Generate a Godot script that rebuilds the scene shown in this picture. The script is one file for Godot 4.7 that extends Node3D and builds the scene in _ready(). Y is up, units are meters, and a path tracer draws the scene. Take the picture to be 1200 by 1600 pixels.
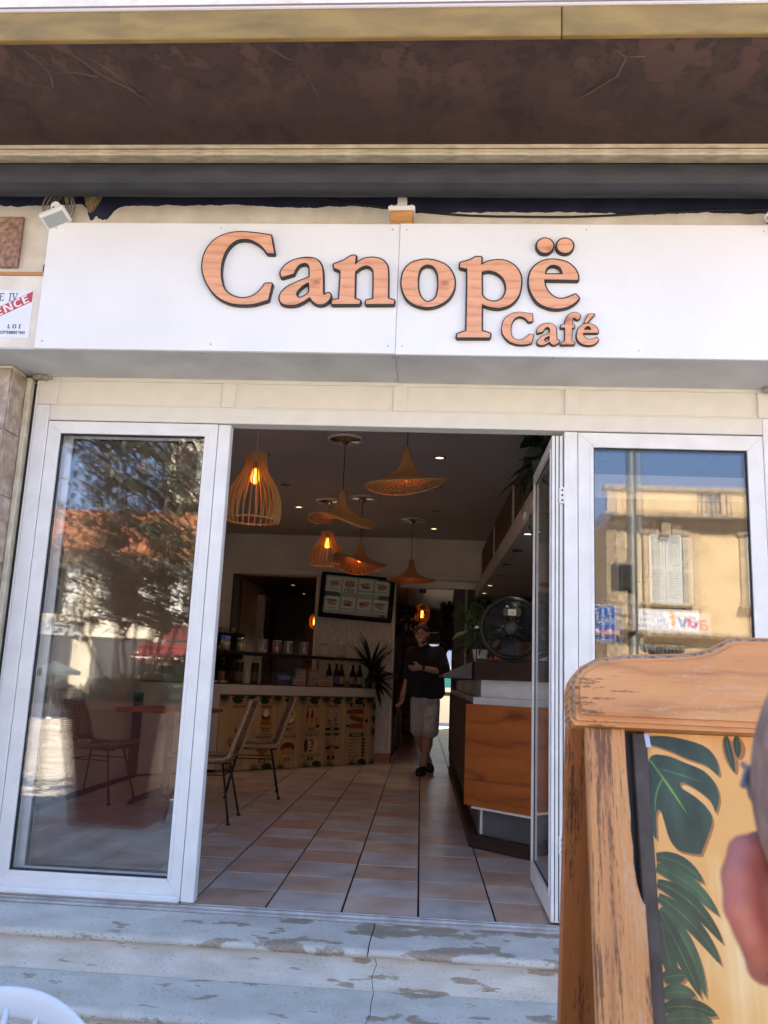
extends Node3D
# A cafe front seen from the terrace: y up, metres, floor of the cafe at y 0, plane of the doors at z 0, street towards +z.

var taken := {}
var mats := {}
var boxes := {}
var rng := RandomNumberGenerator.new()

# ---------- naming ----------
func numbered(called: String) -> String:
	if not taken.has(called):
		taken[called] = 0
		return called
	taken[called] += 1
	return "%s_%03d" % [called, taken[called]]

func tag(o: Node3D, label: String, category: String, group := "") -> void:
	o.set_meta("label", label)
	o.set_meta("category", category)
	if group:
		o.set_meta("group", group)

func thing(called: String, label: String, category: String, at := Vector3.ZERO, turn := 0.0, group := "") -> Node3D:
	var o := Node3D.new()
	o.name = numbered(called)
	add_child(o)
	o.position = at
	o.rotation.y = turn
	tag(o, label, category, group)
	return o

func copy_of(o: Node3D, at: Vector3, turn: float, label: String) -> Node3D:
	var c: Node3D = o.duplicate()
	c.name = numbered(str(o.name).rstrip("0123456789").trim_suffix("_"))
	add_child(c)
	c.position = at
	c.rotation.y = turn
	c.set_meta("label", label)
	return c

func part(called: String, mesh: Variant, m: Material, parent: Node3D, at := Vector3.ZERO, turn := Vector3.ZERO) -> MeshInstance3D:
	var o := MeshInstance3D.new()
	o.name = called
	o.mesh = mesh.commit() if mesh is SurfaceTool else mesh
	o.material_override = m
	parent.add_child(o, true)
	o.position = at
	o.rotation = turn
	return o

func struct(called: String, mesh: Variant, m: Material, parent: Node3D = self) -> MeshInstance3D:
	var o := part(called, mesh, m, parent)
	if parent == self:
		o.set_meta("kind", "structure")
	return o

# ---------- shapes ----------
func mb(smooth := false) -> SurfaceTool:
	var st := SurfaceTool.new()
	st.begin(Mesh.PRIMITIVE_TRIANGLES)
	st.set_smooth_group(0 if smooth else -1)
	return st

func fin(st: SurfaceTool) -> ArrayMesh:
	st.generate_normals()
	return st.commit()

func tri(st: SurfaceTool, a: Vector3, b: Vector3, c: Vector3, out: Vector3) -> void:
	if (c - a).cross(b - a).dot(out) < 0.0:
		var t := b
		b = c
		c = t
	st.add_vertex(a)
	st.add_vertex(b)
	st.add_vertex(c)

func quad(st: SurfaceTool, a: Vector3, b: Vector3, c: Vector3, d: Vector3, out: Vector3) -> void:
	tri(st, a, b, c, out)
	tri(st, a, c, d, out)

func add_box(st: SurfaceTool, c: Vector3, s: Vector3, bev := 0.0, basis := Basis.IDENTITY) -> void:
	var h := s * 0.5
	var b: float = minf(bev, minf(h.x, minf(h.y, h.z)) * 0.6)
	for ax in 3:
		for sg in [-1.0, 1.0]:
			var n := Vector3.ZERO
			n[ax] = sg
			var u := (ax + 1) % 3
			var v := (ax + 2) % 3
			var p := []
			for k in [[-1, -1], [1, -1], [1, 1], [-1, 1]]:
				var q := Vector3.ZERO
				q[ax] = sg * h[ax]
				q[u] = k[0] * (h[u] - b)
				q[v] = k[1] * (h[v] - b)
				p.append(c + basis * q)
			quad(st, p[0], p[1], p[2], p[3], basis * n)
	if b <= 0.0:
		return
	for ax in 3:
		var u := (ax + 1) % 3
		var v := (ax + 2) % 3
		for su in [-1.0, 1.0]:
			for sv in [-1.0, 1.0]:
				var p := []
				for k in [[-1, 0], [1, 0], [1, 1], [-1, 1]]:
					var q := Vector3.ZERO
					q[ax] = k[0] * (h[ax] - b)
					q[u] = su * (h[u] - (b if k[1] == 0 else 0.0))
					q[v] = sv * (h[v] - (0.0 if k[1] == 0 else b))
					p.append(c + basis * q)
				var n := Vector3.ZERO
				n[u] = su
				n[v] = sv
				quad(st, p[0], p[1], p[2], p[3], basis * n)
	for sx in [-1.0, 1.0]:
		for sy in [-1.0, 1.0]:
			for sz in [-1.0, 1.0]:
				var g := Vector3(sx, sy, sz)
				var q := g * (h - Vector3(b, b, b))
				tri(st, c + basis * (q + Vector3(sx * b, 0, 0)), c + basis * (q + Vector3(0, sy * b, 0)), c + basis * (q + Vector3(0, 0, sz * b)), basis * g)

func box(s: Vector3, bev := 0.0, c := Vector3.ZERO) -> ArrayMesh:
	var key := "%s %s %s" % [s, bev, c]
	if not boxes.has(key):
		var st := mb()
		add_box(st, c, s, bev)
		boxes[key] = fin(st)
	return boxes[key]

# a box given by its corners, in its parent's axes; the node's origin is its middle
func slab(called: String, lo: Vector3, hi: Vector3, m: Material, parent: Node3D, bev := 0.0) -> MeshInstance3D:
	return part(called, box((hi - lo).abs(), bev), m, parent, (lo + hi) * 0.5)

func frame_at(d: Vector3) -> Basis:
	var z := d.normalized()
	var x := (Vector3.UP if absf(z.y) < 0.95 else Vector3.RIGHT).cross(z).normalized()
	return Basis(x, z.cross(x), z)

func add_tube(st: SurfaceTool, pts: Array, rad: Variant, n := 8, flat := 1.0) -> void:
	var rings := []
	var last := Basis.IDENTITY
	for i in pts.size():
		var d: Vector3 = pts[mini(i + 1, pts.size() - 1)] - pts[maxi(i - 1, 0)]
		var f := frame_at(d)
		if i > 0:
			var x := (last.x - d.normalized() * last.x.dot(d.normalized())).normalized()
			f = Basis(x, d.normalized().cross(x), d.normalized())
		last = f
		var r: float = rad[i] if rad is Array else rad
		var ring := []
		for k in n:
			var t := TAU * k / n
			ring.append(pts[i] + f.x * cos(t) * r + f.y * sin(t) * r * flat)
		rings.append(ring)
	for i in pts.size() - 1:
		for k in n:
			var k2 := (k + 1) % n
			var mid: Vector3 = (pts[i] + pts[i + 1]) * 0.5
			quad(st, rings[i][k], rings[i][k2], rings[i + 1][k2], rings[i + 1][k], (rings[i][k] + rings[i][k2]) * 0.5 + (rings[i + 1][k] + rings[i + 1][k2]) * 0.5 - mid * 2.0)
	for e in [0, pts.size() - 1]:
		var out: Vector3 = pts[e] - pts[1 if e == 0 else e - 1]
		for k in n:
			tri(st, pts[e], rings[e][k], rings[e][(k + 1) % n], out)

func tube(pts: Array, rad: Variant, n := 8, flat := 1.0) -> ArrayMesh:
	var st := mb(true)
	add_tube(st, pts, rad, n, flat)
	return fin(st)

# profile: array of Vector2(radius, height)
func add_lathe(st: SurfaceTool, prof: Array, n := 24, c := Vector3.ZERO, basis := Basis.IDENTITY) -> void:
	for i in prof.size() - 1:
		var a: Vector2 = prof[i]
		var b: Vector2 = prof[i + 1]
		for k in n:
			var t0 := TAU * k / n
			var t1 := TAU * (k + 1) / n
			var e := b - a
			var tm := (t0 + t1) * 0.5
			var out := basis * Vector3(cos(tm) * e.y, -e.x, sin(tm) * e.y)
			var p := [Vector3(cos(t0) * a.x, a.y, sin(t0) * a.x), Vector3(cos(t1) * a.x, a.y, sin(t1) * a.x), Vector3(cos(t1) * b.x, b.y, sin(t1) * b.x), Vector3(cos(t0) * b.x, b.y, sin(t0) * b.x)]
			for j in 4:
				p[j] = c + basis * p[j]
			if a.x > 1e-6:
				tri(st, p[0], p[1], p[2] if b.x > 1e-6 else p[3], out)
			if b.x > 1e-6:
				tri(st, p[0], p[2], p[3], out)

func lathe(prof: Array, n := 24) -> ArrayMesh:
	var st := mb(true)
	add_lathe(st, prof, n)
	return fin(st)

func smooth_outline(code: String, step := 5) -> PackedVector2Array:
	var raw := []
	var corner := []
	for t in code.split(","):
		var hard := t.ends_with("c")
		var xy := t.trim_suffix("c").split(" ")
		raw.append(Vector2(float(xy[0]), float(xy[1])) * 0.001)
		corner.append(hard)
	var out := PackedVector2Array()
	var n := raw.size()
	for i in n:
		var p1: Vector2 = raw[i]
		var p2: Vector2 = raw[(i + 1) % n]
		var p0: Vector2 = p1 if corner[i] else raw[(i + n - 1) % n]
		var p3: Vector2 = p2 if corner[(i + 1) % n] else raw[(i + 2) % n]
		var straight: bool = corner[i] and corner[(i + 1) % n]
		for k in (1 if straight else step):
			var t := float(k) / step
			out.append(p1.cubic_interpolate(p2, p0, p3, t))
	return out

# extruded outline (with at most one hole) between z0 and z1
func add_prism(st: SurfaceTool, poly: PackedVector2Array, z0: float, z1: float, hole := PackedVector2Array(), xf := Transform3D.IDENTITY) -> void:
	var pieces: Array = [poly]
	if hole.size() > 2:
		pieces = []
		var mid := 0.0
		for p in hole:
			mid += p.x / hole.size()
		for sx in [-1.0, 1.0]:
			var half := PackedVector2Array([Vector2(mid, -50), Vector2(mid + sx * 50, -50), Vector2(mid + sx * 50, 50), Vector2(mid, 50)])
			for q in Geometry2D.intersect_polygons(poly, half):
				pieces.append_array(Geometry2D.clip_polygons(q, hole))
	for q in pieces:
		var ids := Geometry2D.triangulate_polygon(q)
		for i in range(0, ids.size(), 3):
			for z in [z0, z1]:
				var o := xf.basis * Vector3(0, 0, 1 if (z == z1) == (z1 > z0) else -1)
				tri(st, xf * Vector3(q[ids[i]].x, q[ids[i]].y, z), xf * Vector3(q[ids[i + 1]].x, q[ids[i + 1]].y, z), xf * Vector3(q[ids[i + 2]].x, q[ids[i + 2]].y, z), o)
	for ring in [poly, hole]:
		var area := 0.0
		for i in ring.size():
			area += ring[i].cross(ring[(i + 1) % ring.size()])
		var s := signf(area) * (1.0 if ring == poly else -1.0)
		for i in ring.size():
			var a: Vector2 = ring[i]
			var b: Vector2 = ring[(i + 1) % ring.size()]
			var o := xf.basis * Vector3((b - a).y * s, -(b - a).x * s, 0)
			quad(st, xf * Vector3(a.x, a.y, z0), xf * Vector3(b.x, b.y, z0), xf * Vector3(b.x, b.y, z1), xf * Vector3(a.x, a.y, z1), o)

func prism(poly: PackedVector2Array, z0: float, z1: float, hole := PackedVector2Array()) -> ArrayMesh:
	var st := mb()
	add_prism(st, poly, z0, z1, hole)
	return fin(st)

# a flat sheet with uv 0..1 over it (for prints): corners from its middle, facing +z
func sheet(w: float, h: float, thick := 0.002) -> ArrayMesh:
	var st := mb()
	var a := Vector3(-w / 2, h / 2, thick)
	var b := Vector3(w / 2, h / 2, thick)
	var c := Vector3(w / 2, -h / 2, thick)
	var d := Vector3(-w / 2, -h / 2, thick)
	for t in [[a, b, c], [a, c, d]]:
		for v in t:
			st.set_uv(Vector2(v.x / w + 0.5, 0.5 - v.y / h))
			st.add_vertex(v)
	st.set_uv(Vector2.ZERO)
	for e in [[a, b, Vector3.UP], [b, c, Vector3.RIGHT], [c, d, Vector3.DOWN], [d, a, Vector3.LEFT]]:
		quad(st, e[0], e[1], e[1] - Vector3(0, 0, thick), e[0] - Vector3(0, 0, thick), e[2])
	return fin(st)

func words(text: String, height: float, m: Material, parent: Node3D, at: Vector3, face := "Droid Sans", bold := true, wide := 1.0, turn := Vector3.ZERO, depth := 0.0015) -> MeshInstance3D:
	var f := SystemFont.new()
	f.font_names = PackedStringArray([face])
	f.font_weight = 700 if bold else 400
	var t := TextMesh.new()
	t.text = text
	t.font = f
	t.font_size = 32
	t.pixel_size = height / 23.0
	t.depth = depth
	t.curve_step = 2.0
	var o := part("lettering", t, m, parent, at, turn)
	o.scale = Vector3(wide, 1, 1)
	return o

# ---------- textures and materials ----------
func noise(sd: int, freq: float, oct := 3, kind := FastNoiseLite.TYPE_SIMPLEX_SMOOTH) -> FastNoiseLite:
	var f := FastNoiseLite.new()
	f.seed = sd
	f.noise_type = kind
	f.frequency = freq
	f.fractal_octaves = oct
	if oct < 2:
		f.fractal_type = FastNoiseLite.FRACTAL_NONE
	return f

func c8(im: PackedByteArray, at: int, c: Color) -> void:
	im[at] = int(clampf(c.r, 0, 1) * 255.0)
	im[at + 1] = int(clampf(c.g, 0, 1) * 255.0)
	im[at + 2] = int(clampf(c.b, 0, 1) * 255.0)

func tex_of(w: int, h: int, data: PackedByteArray) -> ImageTexture:
	return ImageTexture.create_from_image(Image.create_from_data(w, h, false, Image.FORMAT_RGB8, data))

func S(r: float, g: float, b: float) -> Color:   # a linear, real-world colour
	return Color(r, g, b).linear_to_srgb()

func mat(c: Color, rough := 0.6, metal := 0.0) -> StandardMaterial3D:
	var m := StandardMaterial3D.new()
	m.albedo_color = c
	m.roughness = rough
	m.metallic = metal
	return m

func textured(m: StandardMaterial3D, t: Texture2D, scale := Vector3.ONE, bump: Texture2D = null, cm := 0.0, world := false, offset := Vector3.ZERO) -> StandardMaterial3D:
	if t:
		m.albedo_texture = t
	m.uv1_triplanar = true
	m.uv1_world_triplanar = world
	m.uv1_triplanar_sharpness = 6.0
	m.uv1_scale = scale
	m.uv1_offset = offset
	if bump:
		m.heightmap_enabled = true
		m.heightmap_texture = bump
		m.heightmap_scale = cm
	return m

# soft mottling that tiles: from dark to pale between two colours (sRGB), with fine grain
func mottled(sd: int, a: Color, b: Color, freq := 0.012, grain := 0.06, w := 256, oct := 4) -> ImageTexture:
	var f := noise(sd, freq, oct)
	var g := noise(sd + 7, 0.35, 2)
	var im := PackedByteArray()
	im.resize(w * w * 3)
	var e := int(w * 0.8)
	for y in w:
		for x in w:
			var v := f.get_noise_2d(x, y)
			if x > e:
				v = lerpf(v, f.get_noise_2d(x - w, y), float(x - e) / (w - e))
			if y > e:
				v = lerpf(v, f.get_noise_2d(x, y - w), float(y - e) / (w - e))
			v = clampf(v * 0.9 + 0.5, 0, 1) + g.get_noise_2d(x, y) * grain
			c8(im, (y * w + x) * 3, a.lerp(b, v))
	return tex_of(w, w, im)

# wood: the grain runs along u
func wood(sd: int, a: Color, b: Color, dark: Color, rings := 34.0, knots := 3, w := 512, h := 256, wear := 0.0) -> ImageTexture:
	var f := noise(sd, 1.0, 3)
	var g := noise(sd + 3, 1.0, 2)
	var q := RandomNumberGenerator.new()
	q.seed = sd
	var ks := []
	for i in knots:
		ks.append(Vector3(q.randf() * w, q.randf() * h, q.randf_range(6, 13)))
	var im := PackedByteArray()
	im.resize(w * h * 3)
	for y in h:
		for x in w:
			var v := float(y) / h
			var u := float(x) / w
			var k := 0.0
			for n in ks:
				var d = Vector2((x - n.x) / 2.2, y - n.y).length() / n.z
				if d < 6.0:
					v += signf(y - n.y) * exp(-d) * 0.05
					k += exp(-d * d * 1.3)
			var ring := f.get_noise_2d(u * 2.2, v * rings * 0.35)
			var fibre := g.get_noise_2d(u * 9.0, v * rings * 4.0)
			var late := absf(sin((v * rings + ring * 1.0) * 1.4))
			var c := a.lerp(b, clampf(0.5 + ring * 0.6 + fibre * 0.35, 0, 1))
			c = c.lerp(dark, clampf(pow(1.0 - late, 3.0) * 0.5 + k * 0.8 + maxf(0.0, fibre - 0.25) * 0.7, 0, 1))
			if wear > 0.0:
				var s := f.get_noise_2d(u * 2.2 + 40.0, v * 3.5 + 20.0) * 0.9 + g.get_noise_2d(u * 9.0, v * 60.0) * 0.55 + g.get_noise_2d(u * 60.0, v * 160.0) * 0.3
				if s > 0.62 - wear:
					c = c.lerp(Color(0.36, 0.25, 0.17), clampf((s - 0.62 + wear) * 3.0, 0, 0.75))
				elif s < -0.75 + wear * 0.5:
					c = c.lerp(Color(0.78, 0.68, 0.58), 0.5)
			c8(im, (y * w + x) * 3, c)
	return tex_of(w, h, im)

func fill_poly(im: Image, pts: Array, c: Color) -> void:
	var lo := 1e9
	var hi := -1e9
	for p in pts:
		lo = minf(lo, p.y)
		hi = maxf(hi, p.y)
	for y in range(maxi(0, int(lo)), mini(im.get_height(), int(hi) + 1)):
		var xs := []
		for i in pts.size():
			var a: Vector2 = pts[i]
			var b: Vector2 = pts[(i + 1) % pts.size()]
			if (a.y <= y) != (b.y <= y):
				xs.append(a.x + (y - a.y) * (b.x - a.x) / (b.y - a.y))
		xs.sort()
		for i in range(0, xs.size() - 1, 2):
			im.fill_rect(Rect2i(int(xs[i]), y, maxi(1, int(xs[i + 1]) - int(xs[i])), 1), c)

func blob(im: Image, c: Vector2, r: Vector2, col: Color, turn := 0.0) -> void:
	var p := []
	for i in 20:
		p.append(c + Vector2(cos(TAU * i / 20) * r.x, sin(TAU * i / 20) * r.y).rotated(turn))
	fill_poly(im, p, col)

func blade(im: Image, a: Vector2, m: Vector2, b: Vector2, wide: float, col: Color) -> void:
	var l := []
	var r := []
	for i in 13:
		var t := i / 12.0
		var p := a.lerp(m, t).lerp(m.lerp(b, t), t)
		var d := (m.lerp(b, t) - a.lerp(m, t)).normalized().orthogonal()
		var w := wide * pow(sin(PI * (0.12 + 0.88 * t)), 0.7)
		l.append(p + d * w)
		r.push_front(p - d * w)
	fill_poly(im, l + r, col)

func frond(im: Image, a: Vector2, dir: float, size: float, col: Color, n := 9) -> void:
	for i in n:
		var t := (i - (n - 1) * 0.5) / n
		var d := dir + t * 2.6
		var l := size * (1.0 - absf(t) * 0.7)
		blade(im, a, a + Vector2.from_angle(dir + t * 1.6) * l * 0.5, a + Vector2.from_angle(d) * l, size * 0.045, col)

func monstera(im: Image, c: Vector2, r: float, turn: float, col: Color, gap: Color) -> void:
	var p := []
	for i in 40:
		var t := TAU * i / 40
		var k := 1.0 - 0.28 * pow(absf(cos(t * 0.5)), 8.0)
		p.append(c + Vector2(cos(t) * r * k, sin(t) * r * 0.85 * k).rotated(turn))
	fill_poly(im, p, col)
	for i in 6:
		var t := -1.25 + i * 0.5 + (0.25 if i > 2 else 0.0)
		var e := Vector2.from_angle(turn + PI + t * 1.3) * r
		blade(im, c + e * 0.42, c + e * 0.75, c + e * 1.15, r * 0.055, gap)

func _ready() -> void:
	rng.seed = 7
	# camera: a hand-held telephone, turned a little upwards
	var cam := Camera3D.new()
	cam.name = "camera"
	cam.basis = Basis(Vector3.UP, deg_to_rad(4.02)) * Basis(Vector3.RIGHT, deg_to_rad(11.125)) * Basis(Vector3.BACK, deg_to_rad(2.393))
	cam.position = Vector3(0, 1.09, 4.235)
	cam.near = 0.03
	cam.far = 600.0
	var lens := CameraAttributesPhysical.new()
	lens.frustum_focal_length = 19.875
	lens.frustum_focus_distance = 5.2
	lens.frustum_near = 0.03
	lens.frustum_far = 600.0
	lens.exposure_aperture = 9.0
	cam.attributes = lens
	cam.fov = 62.25
	add_child(cam)
	cam.current = true
	# sky and exposure
	var sky_mat := ProceduralSkyMaterial.new()
	sky_mat.sky_top_color = Color(0.46, 0.61, 0.83)
	sky_mat.sky_horizon_color = Color(0.82, 0.84, 0.87)
	sky_mat.sky_curve = 0.08
	sky_mat.ground_bottom_color = Color(0.45, 0.42, 0.38)
	sky_mat.ground_horizon_color = Color(0.60, 0.62, 0.62)
	sky_mat.sky_energy_multiplier = 0.78
	var sky := Sky.new()
	sky.sky_material = sky_mat
	var env := Environment.new()
	env.background_mode = Environment.BG_SKY
	env.sky = sky
	env.tonemap_mode = Environment.TONE_MAPPER_LINEAR
	env.tonemap_exposure = 5.45
	env.sdfgi_enabled = true
	env.ssao_enabled = true
	env.ssil_enabled = true
	var we := WorldEnvironment.new()
	we.name = "world_environment"
	we.environment = env
	add_child(we)
	# the sun stands behind the cafe and a little to the right
	var sun := DirectionalLight3D.new()
	sun.name = "sun"
	sun.light_color = Color(1.0, 0.95, 0.87)
	sun.light_energy = 1.6
	sun.light_angular_distance = 0.5
	sun.shadow_enabled = true
	var el := deg_to_rad(47.0)
	var az := deg_to_rad(17.0)
	var to_sun := Vector3(sin(az) * cos(el), sin(el), -cos(az) * cos(el))
	sun.basis = Basis.looking_at(-to_sun, Vector3.UP)
	add_child(sun)
	make_materials()
	build_ground()
	build_cafe_shell()
	build_floor()
	build_steps()
	build_door_frame()
	build_sign()
	build_canopy()
	build_wall_bits()
	build_counter()
	build_counter_goods()
	build_seating()
	build_lamps()
	build_back_room()
	build_right_counter()
	build_plants()
	build_man()
	build_board()
	build_terrace()
	build_street()
	build_watcher()

func make_materials() -> void:
	mats.white = textured(mat(S(0.86, 0.85, 0.83), 0.38), mottled(11, Color(0.955, 0.95, 0.945), Color(1, 1, 1), 0.02, 0.035), Vector3(1, 1, 1))
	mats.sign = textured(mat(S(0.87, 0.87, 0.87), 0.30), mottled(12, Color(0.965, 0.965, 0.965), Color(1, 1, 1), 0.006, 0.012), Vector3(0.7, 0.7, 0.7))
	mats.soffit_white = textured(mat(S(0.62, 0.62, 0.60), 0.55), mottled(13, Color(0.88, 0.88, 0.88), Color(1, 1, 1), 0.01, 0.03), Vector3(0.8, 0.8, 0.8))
	mats.cream_frame = textured(mat(S(0.78, 0.745, 0.665), 0.5), mottled(14, Color(0.97, 0.965, 0.96), Color(1, 1, 1), 0.02, 0.02), Vector3(1.3, 1.3, 1.3))
	mats.gasket = mat(S(0.012, 0.012, 0.014), 0.6)
	mats.black = mat(S(0.012, 0.012, 0.012), 0.45)
	mats.black_metal = mat(S(0.015, 0.015, 0.016), 0.35, 0.3)
	mats.chrome = mat(S(0.7, 0.7, 0.7), 0.14, 1.0)
	mats.steel = mat(S(0.45, 0.45, 0.46), 0.3, 1.0)
	mats.brass = mat(S(0.5, 0.38, 0.2), 0.3, 1.0)
	var glass := mat(Color(1, 1, 1, 0.0), 0.0)
	glass.transparency = BaseMaterial3D.TRANSPARENCY_ALPHA
	mats.glass = glass
	var jar := mat(Color(0.9, 0.95, 0.95, 0.12), 0.03)
	jar.transparency = BaseMaterial3D.TRANSPARENCY_ALPHA
	mats.jar_glass = jar
	mats.plaster = textured(mat(S(0.84, 0.80, 0.735), 0.85), mottled(15, Color(0.92, 0.905, 0.885), Color(1, 1, 1), 0.02, 0.08), Vector3(0.9, 0.9, 0.9), mottled(16, Color(0, 0, 0), Color(1, 1, 1), 0.03, 0.2), 0.35)
	mats.navy = textured(mat(S(0.028, 0.032, 0.075), 0.55), mottled(17, Color(0.8, 0.8, 0.85), Color(1, 1, 1), 0.02, 0.06), Vector3(1.2, 1.2, 1.2))
	mats.roll = textured(mat(S(0.055, 0.06, 0.072), 0.7), mottled(18, Color(0.72, 0.72, 0.72), Color(1, 1, 1), 0.012, 0.1), Vector3(0.6, 2.0, 2.0), mottled(19, Color(0, 0, 0), Color(1, 1, 1), 0.02, 0.1), 0.3)
	mats.sign_wood = textured(mat(Color(1, 1, 1), 0.5), wood(21, Color(0.87, 0.625, 0.48), Color(0.93, 0.70, 0.56), Color(0.74, 0.47, 0.33), 16.0, 4), Vector3(1.6, 3.2, 1.6), null, 0, true)
	mats.letter_black = mat(S(0.018, 0.017, 0.02), 0.5)
	mats.wall_in = textured(mat(S(0.80, 0.75, 0.66), 0.8), mottled(23, Color(0.92, 0.92, 0.92), Color(1, 1, 1), 0.01, 0.04), Vector3(0.5, 0.5, 0.5))
	mats.ceiling = textured(mat(S(0.58, 0.57, 0.55), 0.75), mottled(24, Color(0.94, 0.94, 0.94), Color(1, 1, 1), 0.008, 0.02), Vector3(0.3, 0.3, 0.3))
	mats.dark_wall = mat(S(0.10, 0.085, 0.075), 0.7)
	mats.facade = textured(mat(S(0.60, 0.54, 0.44), 0.9), mottled(25, Color(0.85, 0.85, 0.85), Color(1, 1, 1), 0.02, 0.1), Vector3(0.3, 0.3, 0.3))
	mats.pine = textured(mat(Color(1, 1, 1), 0.42), wood(26, Color(0.62, 0.33, 0.13), Color(0.70, 0.40, 0.17), Color(0.40, 0.19, 0.07), 13.0, 6), Vector3(0.5, 1.1, 0.5), null, 0, false, Vector3(0.5, 0.5, 0.5))
	mats.dark_wood = textured(mat(Color(1, 1, 1), 0.5), wood(27, Color(0.19, 0.12, 0.09), Color(0.25, 0.17, 0.13), Color(0.10, 0.06, 0.05), 20.0, 2), Vector3(1, 1, 1), null, 0, false, Vector3(0.5, 0.5, 0.5))
	mats.batten = textured(mat(Color(1, 1, 1), 0.6), wood(28, Color(0.72, 0.52, 0.3), Color(0.8, 0.6, 0.38), Color(0.5, 0.32, 0.16), 8.0, 1), Vector3(2, 6, 2), null, 0, false, Vector3(0.5, 0.5, 0.5))
	mats.marble = textured(mat(S(0.66, 0.66, 0.66), 0.25), mottled(29, Color(0.82, 0.83, 0.84), Color(1, 1, 1), 0.008, 0.02), Vector3(0.8, 2.4, 0.8))
	mats.leaf_dark = mat(S(0.018, 0.03, 0.014), 0.5)
	mats.leaf_mid = mat(S(0.05, 0.085, 0.025), 0.5)
	for k in ["leaf_dark", "leaf_mid"]:
		mats[k].backlight_enabled = true
		mats[k].backlight = Color(0.08, 0.12, 0.04)
	mats.skin = mat(S(0.43, 0.255, 0.185), 0.5)
	mats.skin.subsurf_scatter_enabled = true
	mats.skin.subsurf_scatter_strength = 0.25

# ---------- ground, street ----------
func build_ground() -> void:
	var st := mb()
	quad(st, Vector3(-250, -0.36, -250), Vector3(250, -0.36, -250), Vector3(250, -0.36, 250), Vector3(-250, -0.36, 250), Vector3.UP)
	struct("ground", fin(st), textured(mat(S(0.56, 0.50, 0.41), 0.9), mottled(31, Color(0.78, 0.76, 0.74), Color(1, 1, 1), 0.02, 0.12), Vector3(0.35, 0.35, 0.35), null, 0, true))
	# small paving stones of the square, in wide courses
	var pv := mb()
	for i in 44:
		for j in 24:
			var x := -13.0 + i * 0.6 + (0.3 if j % 2 else 0.0)
			var z := 1.4 + j * 0.6
			add_box(pv, Vector3(x, -0.354 + rng.randf_range(-0.002, 0.002), z), Vector3(0.592, 0.02, 0.592), 0.004)
	var p := struct("pavement", fin(pv), textured(mat(S(0.58, 0.52, 0.43), 0.85), mottled(32, Color(0.72, 0.70, 0.68), Color(1, 1, 1), 0.015, 0.12), Vector3(0.5, 0.5, 0.5), null, 0, true))
	p.set_meta("kind", "structure")
	slab("kerb", Vector3(-30, -0.46, 16.0), Vector3(30, -0.34, 16.15), mat(S(0.45, 0.44, 0.42), 0.8), self).set_meta("kind", "structure")
	var rd := mb()
	quad(rd, Vector3(-60, -0.356, -24.0), Vector3(60, -0.356, -24.0), Vector3(60, -0.356, -18.0), Vector3(-60, -0.356, -18.0), Vector3.UP)
	struct("road", fin(rd), mat(S(0.12, 0.12, 0.12), 0.9))

# ---------- the cafe building ----------
func build_cafe_shell() -> void:
	var b := thing("cafe_building", "cream building with a cafe on its ground floor, seen from the terrace", "building")
	var f: Material = mats.facade
	# upper facade with two window openings left as shuttered windows above the picture
	slab("facade_wall", Vector3(-7.0, 2.63, 0.0), Vector3(7.0, 5.1, 0.2), mats.plaster, b)
	slab("facade_wall", Vector3(-7.0, -0.36, -0.25), Vector3(-2.62, 2.63, 0.12), f, b)
	slab("facade_wall", Vector3(2.0, -0.36, -0.25), Vector3(7.0, 2.63, 0.12), f, b)
	slab("roof", Vector3(-7.2, 5.1, -18.2), Vector3(7.2, 5.3, 0.3), mat(S(0.35, 0.2, 0.13), 0.9), b)
	slab("side_wall", Vector3(-7.2, -0.36, -18.0), Vector3(-7.0, 5.1, 0.2), f, b)
	slab("side_wall", Vector3(7.0, -0.36, -18.0), Vector3(7.2, 5.1, 0.2), f, b)
	slab("rear_wall", Vector3(-7.0, -0.36, -18.0), Vector3(-0.3, 5.1, -17.75), f, b)
	slab("rear_wall", Vector3(0.75, -0.36, -18.0), Vector3(7.0, 5.1, -17.75), f, b)
	slab("rear_wall", Vector3(-0.3, 2.2, -18.0), Vector3(0.75, 5.1, -17.75), f, b)
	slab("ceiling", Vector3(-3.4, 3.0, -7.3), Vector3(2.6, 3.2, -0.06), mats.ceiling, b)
	slab("lintel", Vector3(-3.4, 2.62, -0.26), Vector3(2.6, 3.0, -0.02), mats.wall_in, b)
	slab("interior_wall", Vector3(-3.4, -0.1, -11.2), Vector3(-3.2, 3.2, -0.1), mats.wall_in, b)
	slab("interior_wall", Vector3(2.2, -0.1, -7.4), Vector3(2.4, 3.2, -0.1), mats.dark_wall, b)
	# bulkhead above the back openings
	slab("bulkhead", Vector3(-3.2, 2.50, -7.5), Vector3(-0.35, 3.0, -7.3), mats.wall_in, b)
	slab("bulkhead", Vector3(-0.344, 2.50, -7.5), Vector3(2.2, 3.0, -7.302), mats.wall_in, b)
	slab("trim_rail", Vector3(-3.2, 2.44, -7.52), Vector3(2.2, 2.50, -7.26), mats.wall_in, b, 0.008)
	slab("trim_rail", Vector3(-0.55, 2.33, -7.5), Vector3(2.2, 2.435, -7.32), mats.wall_in, b, 0.008)

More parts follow.
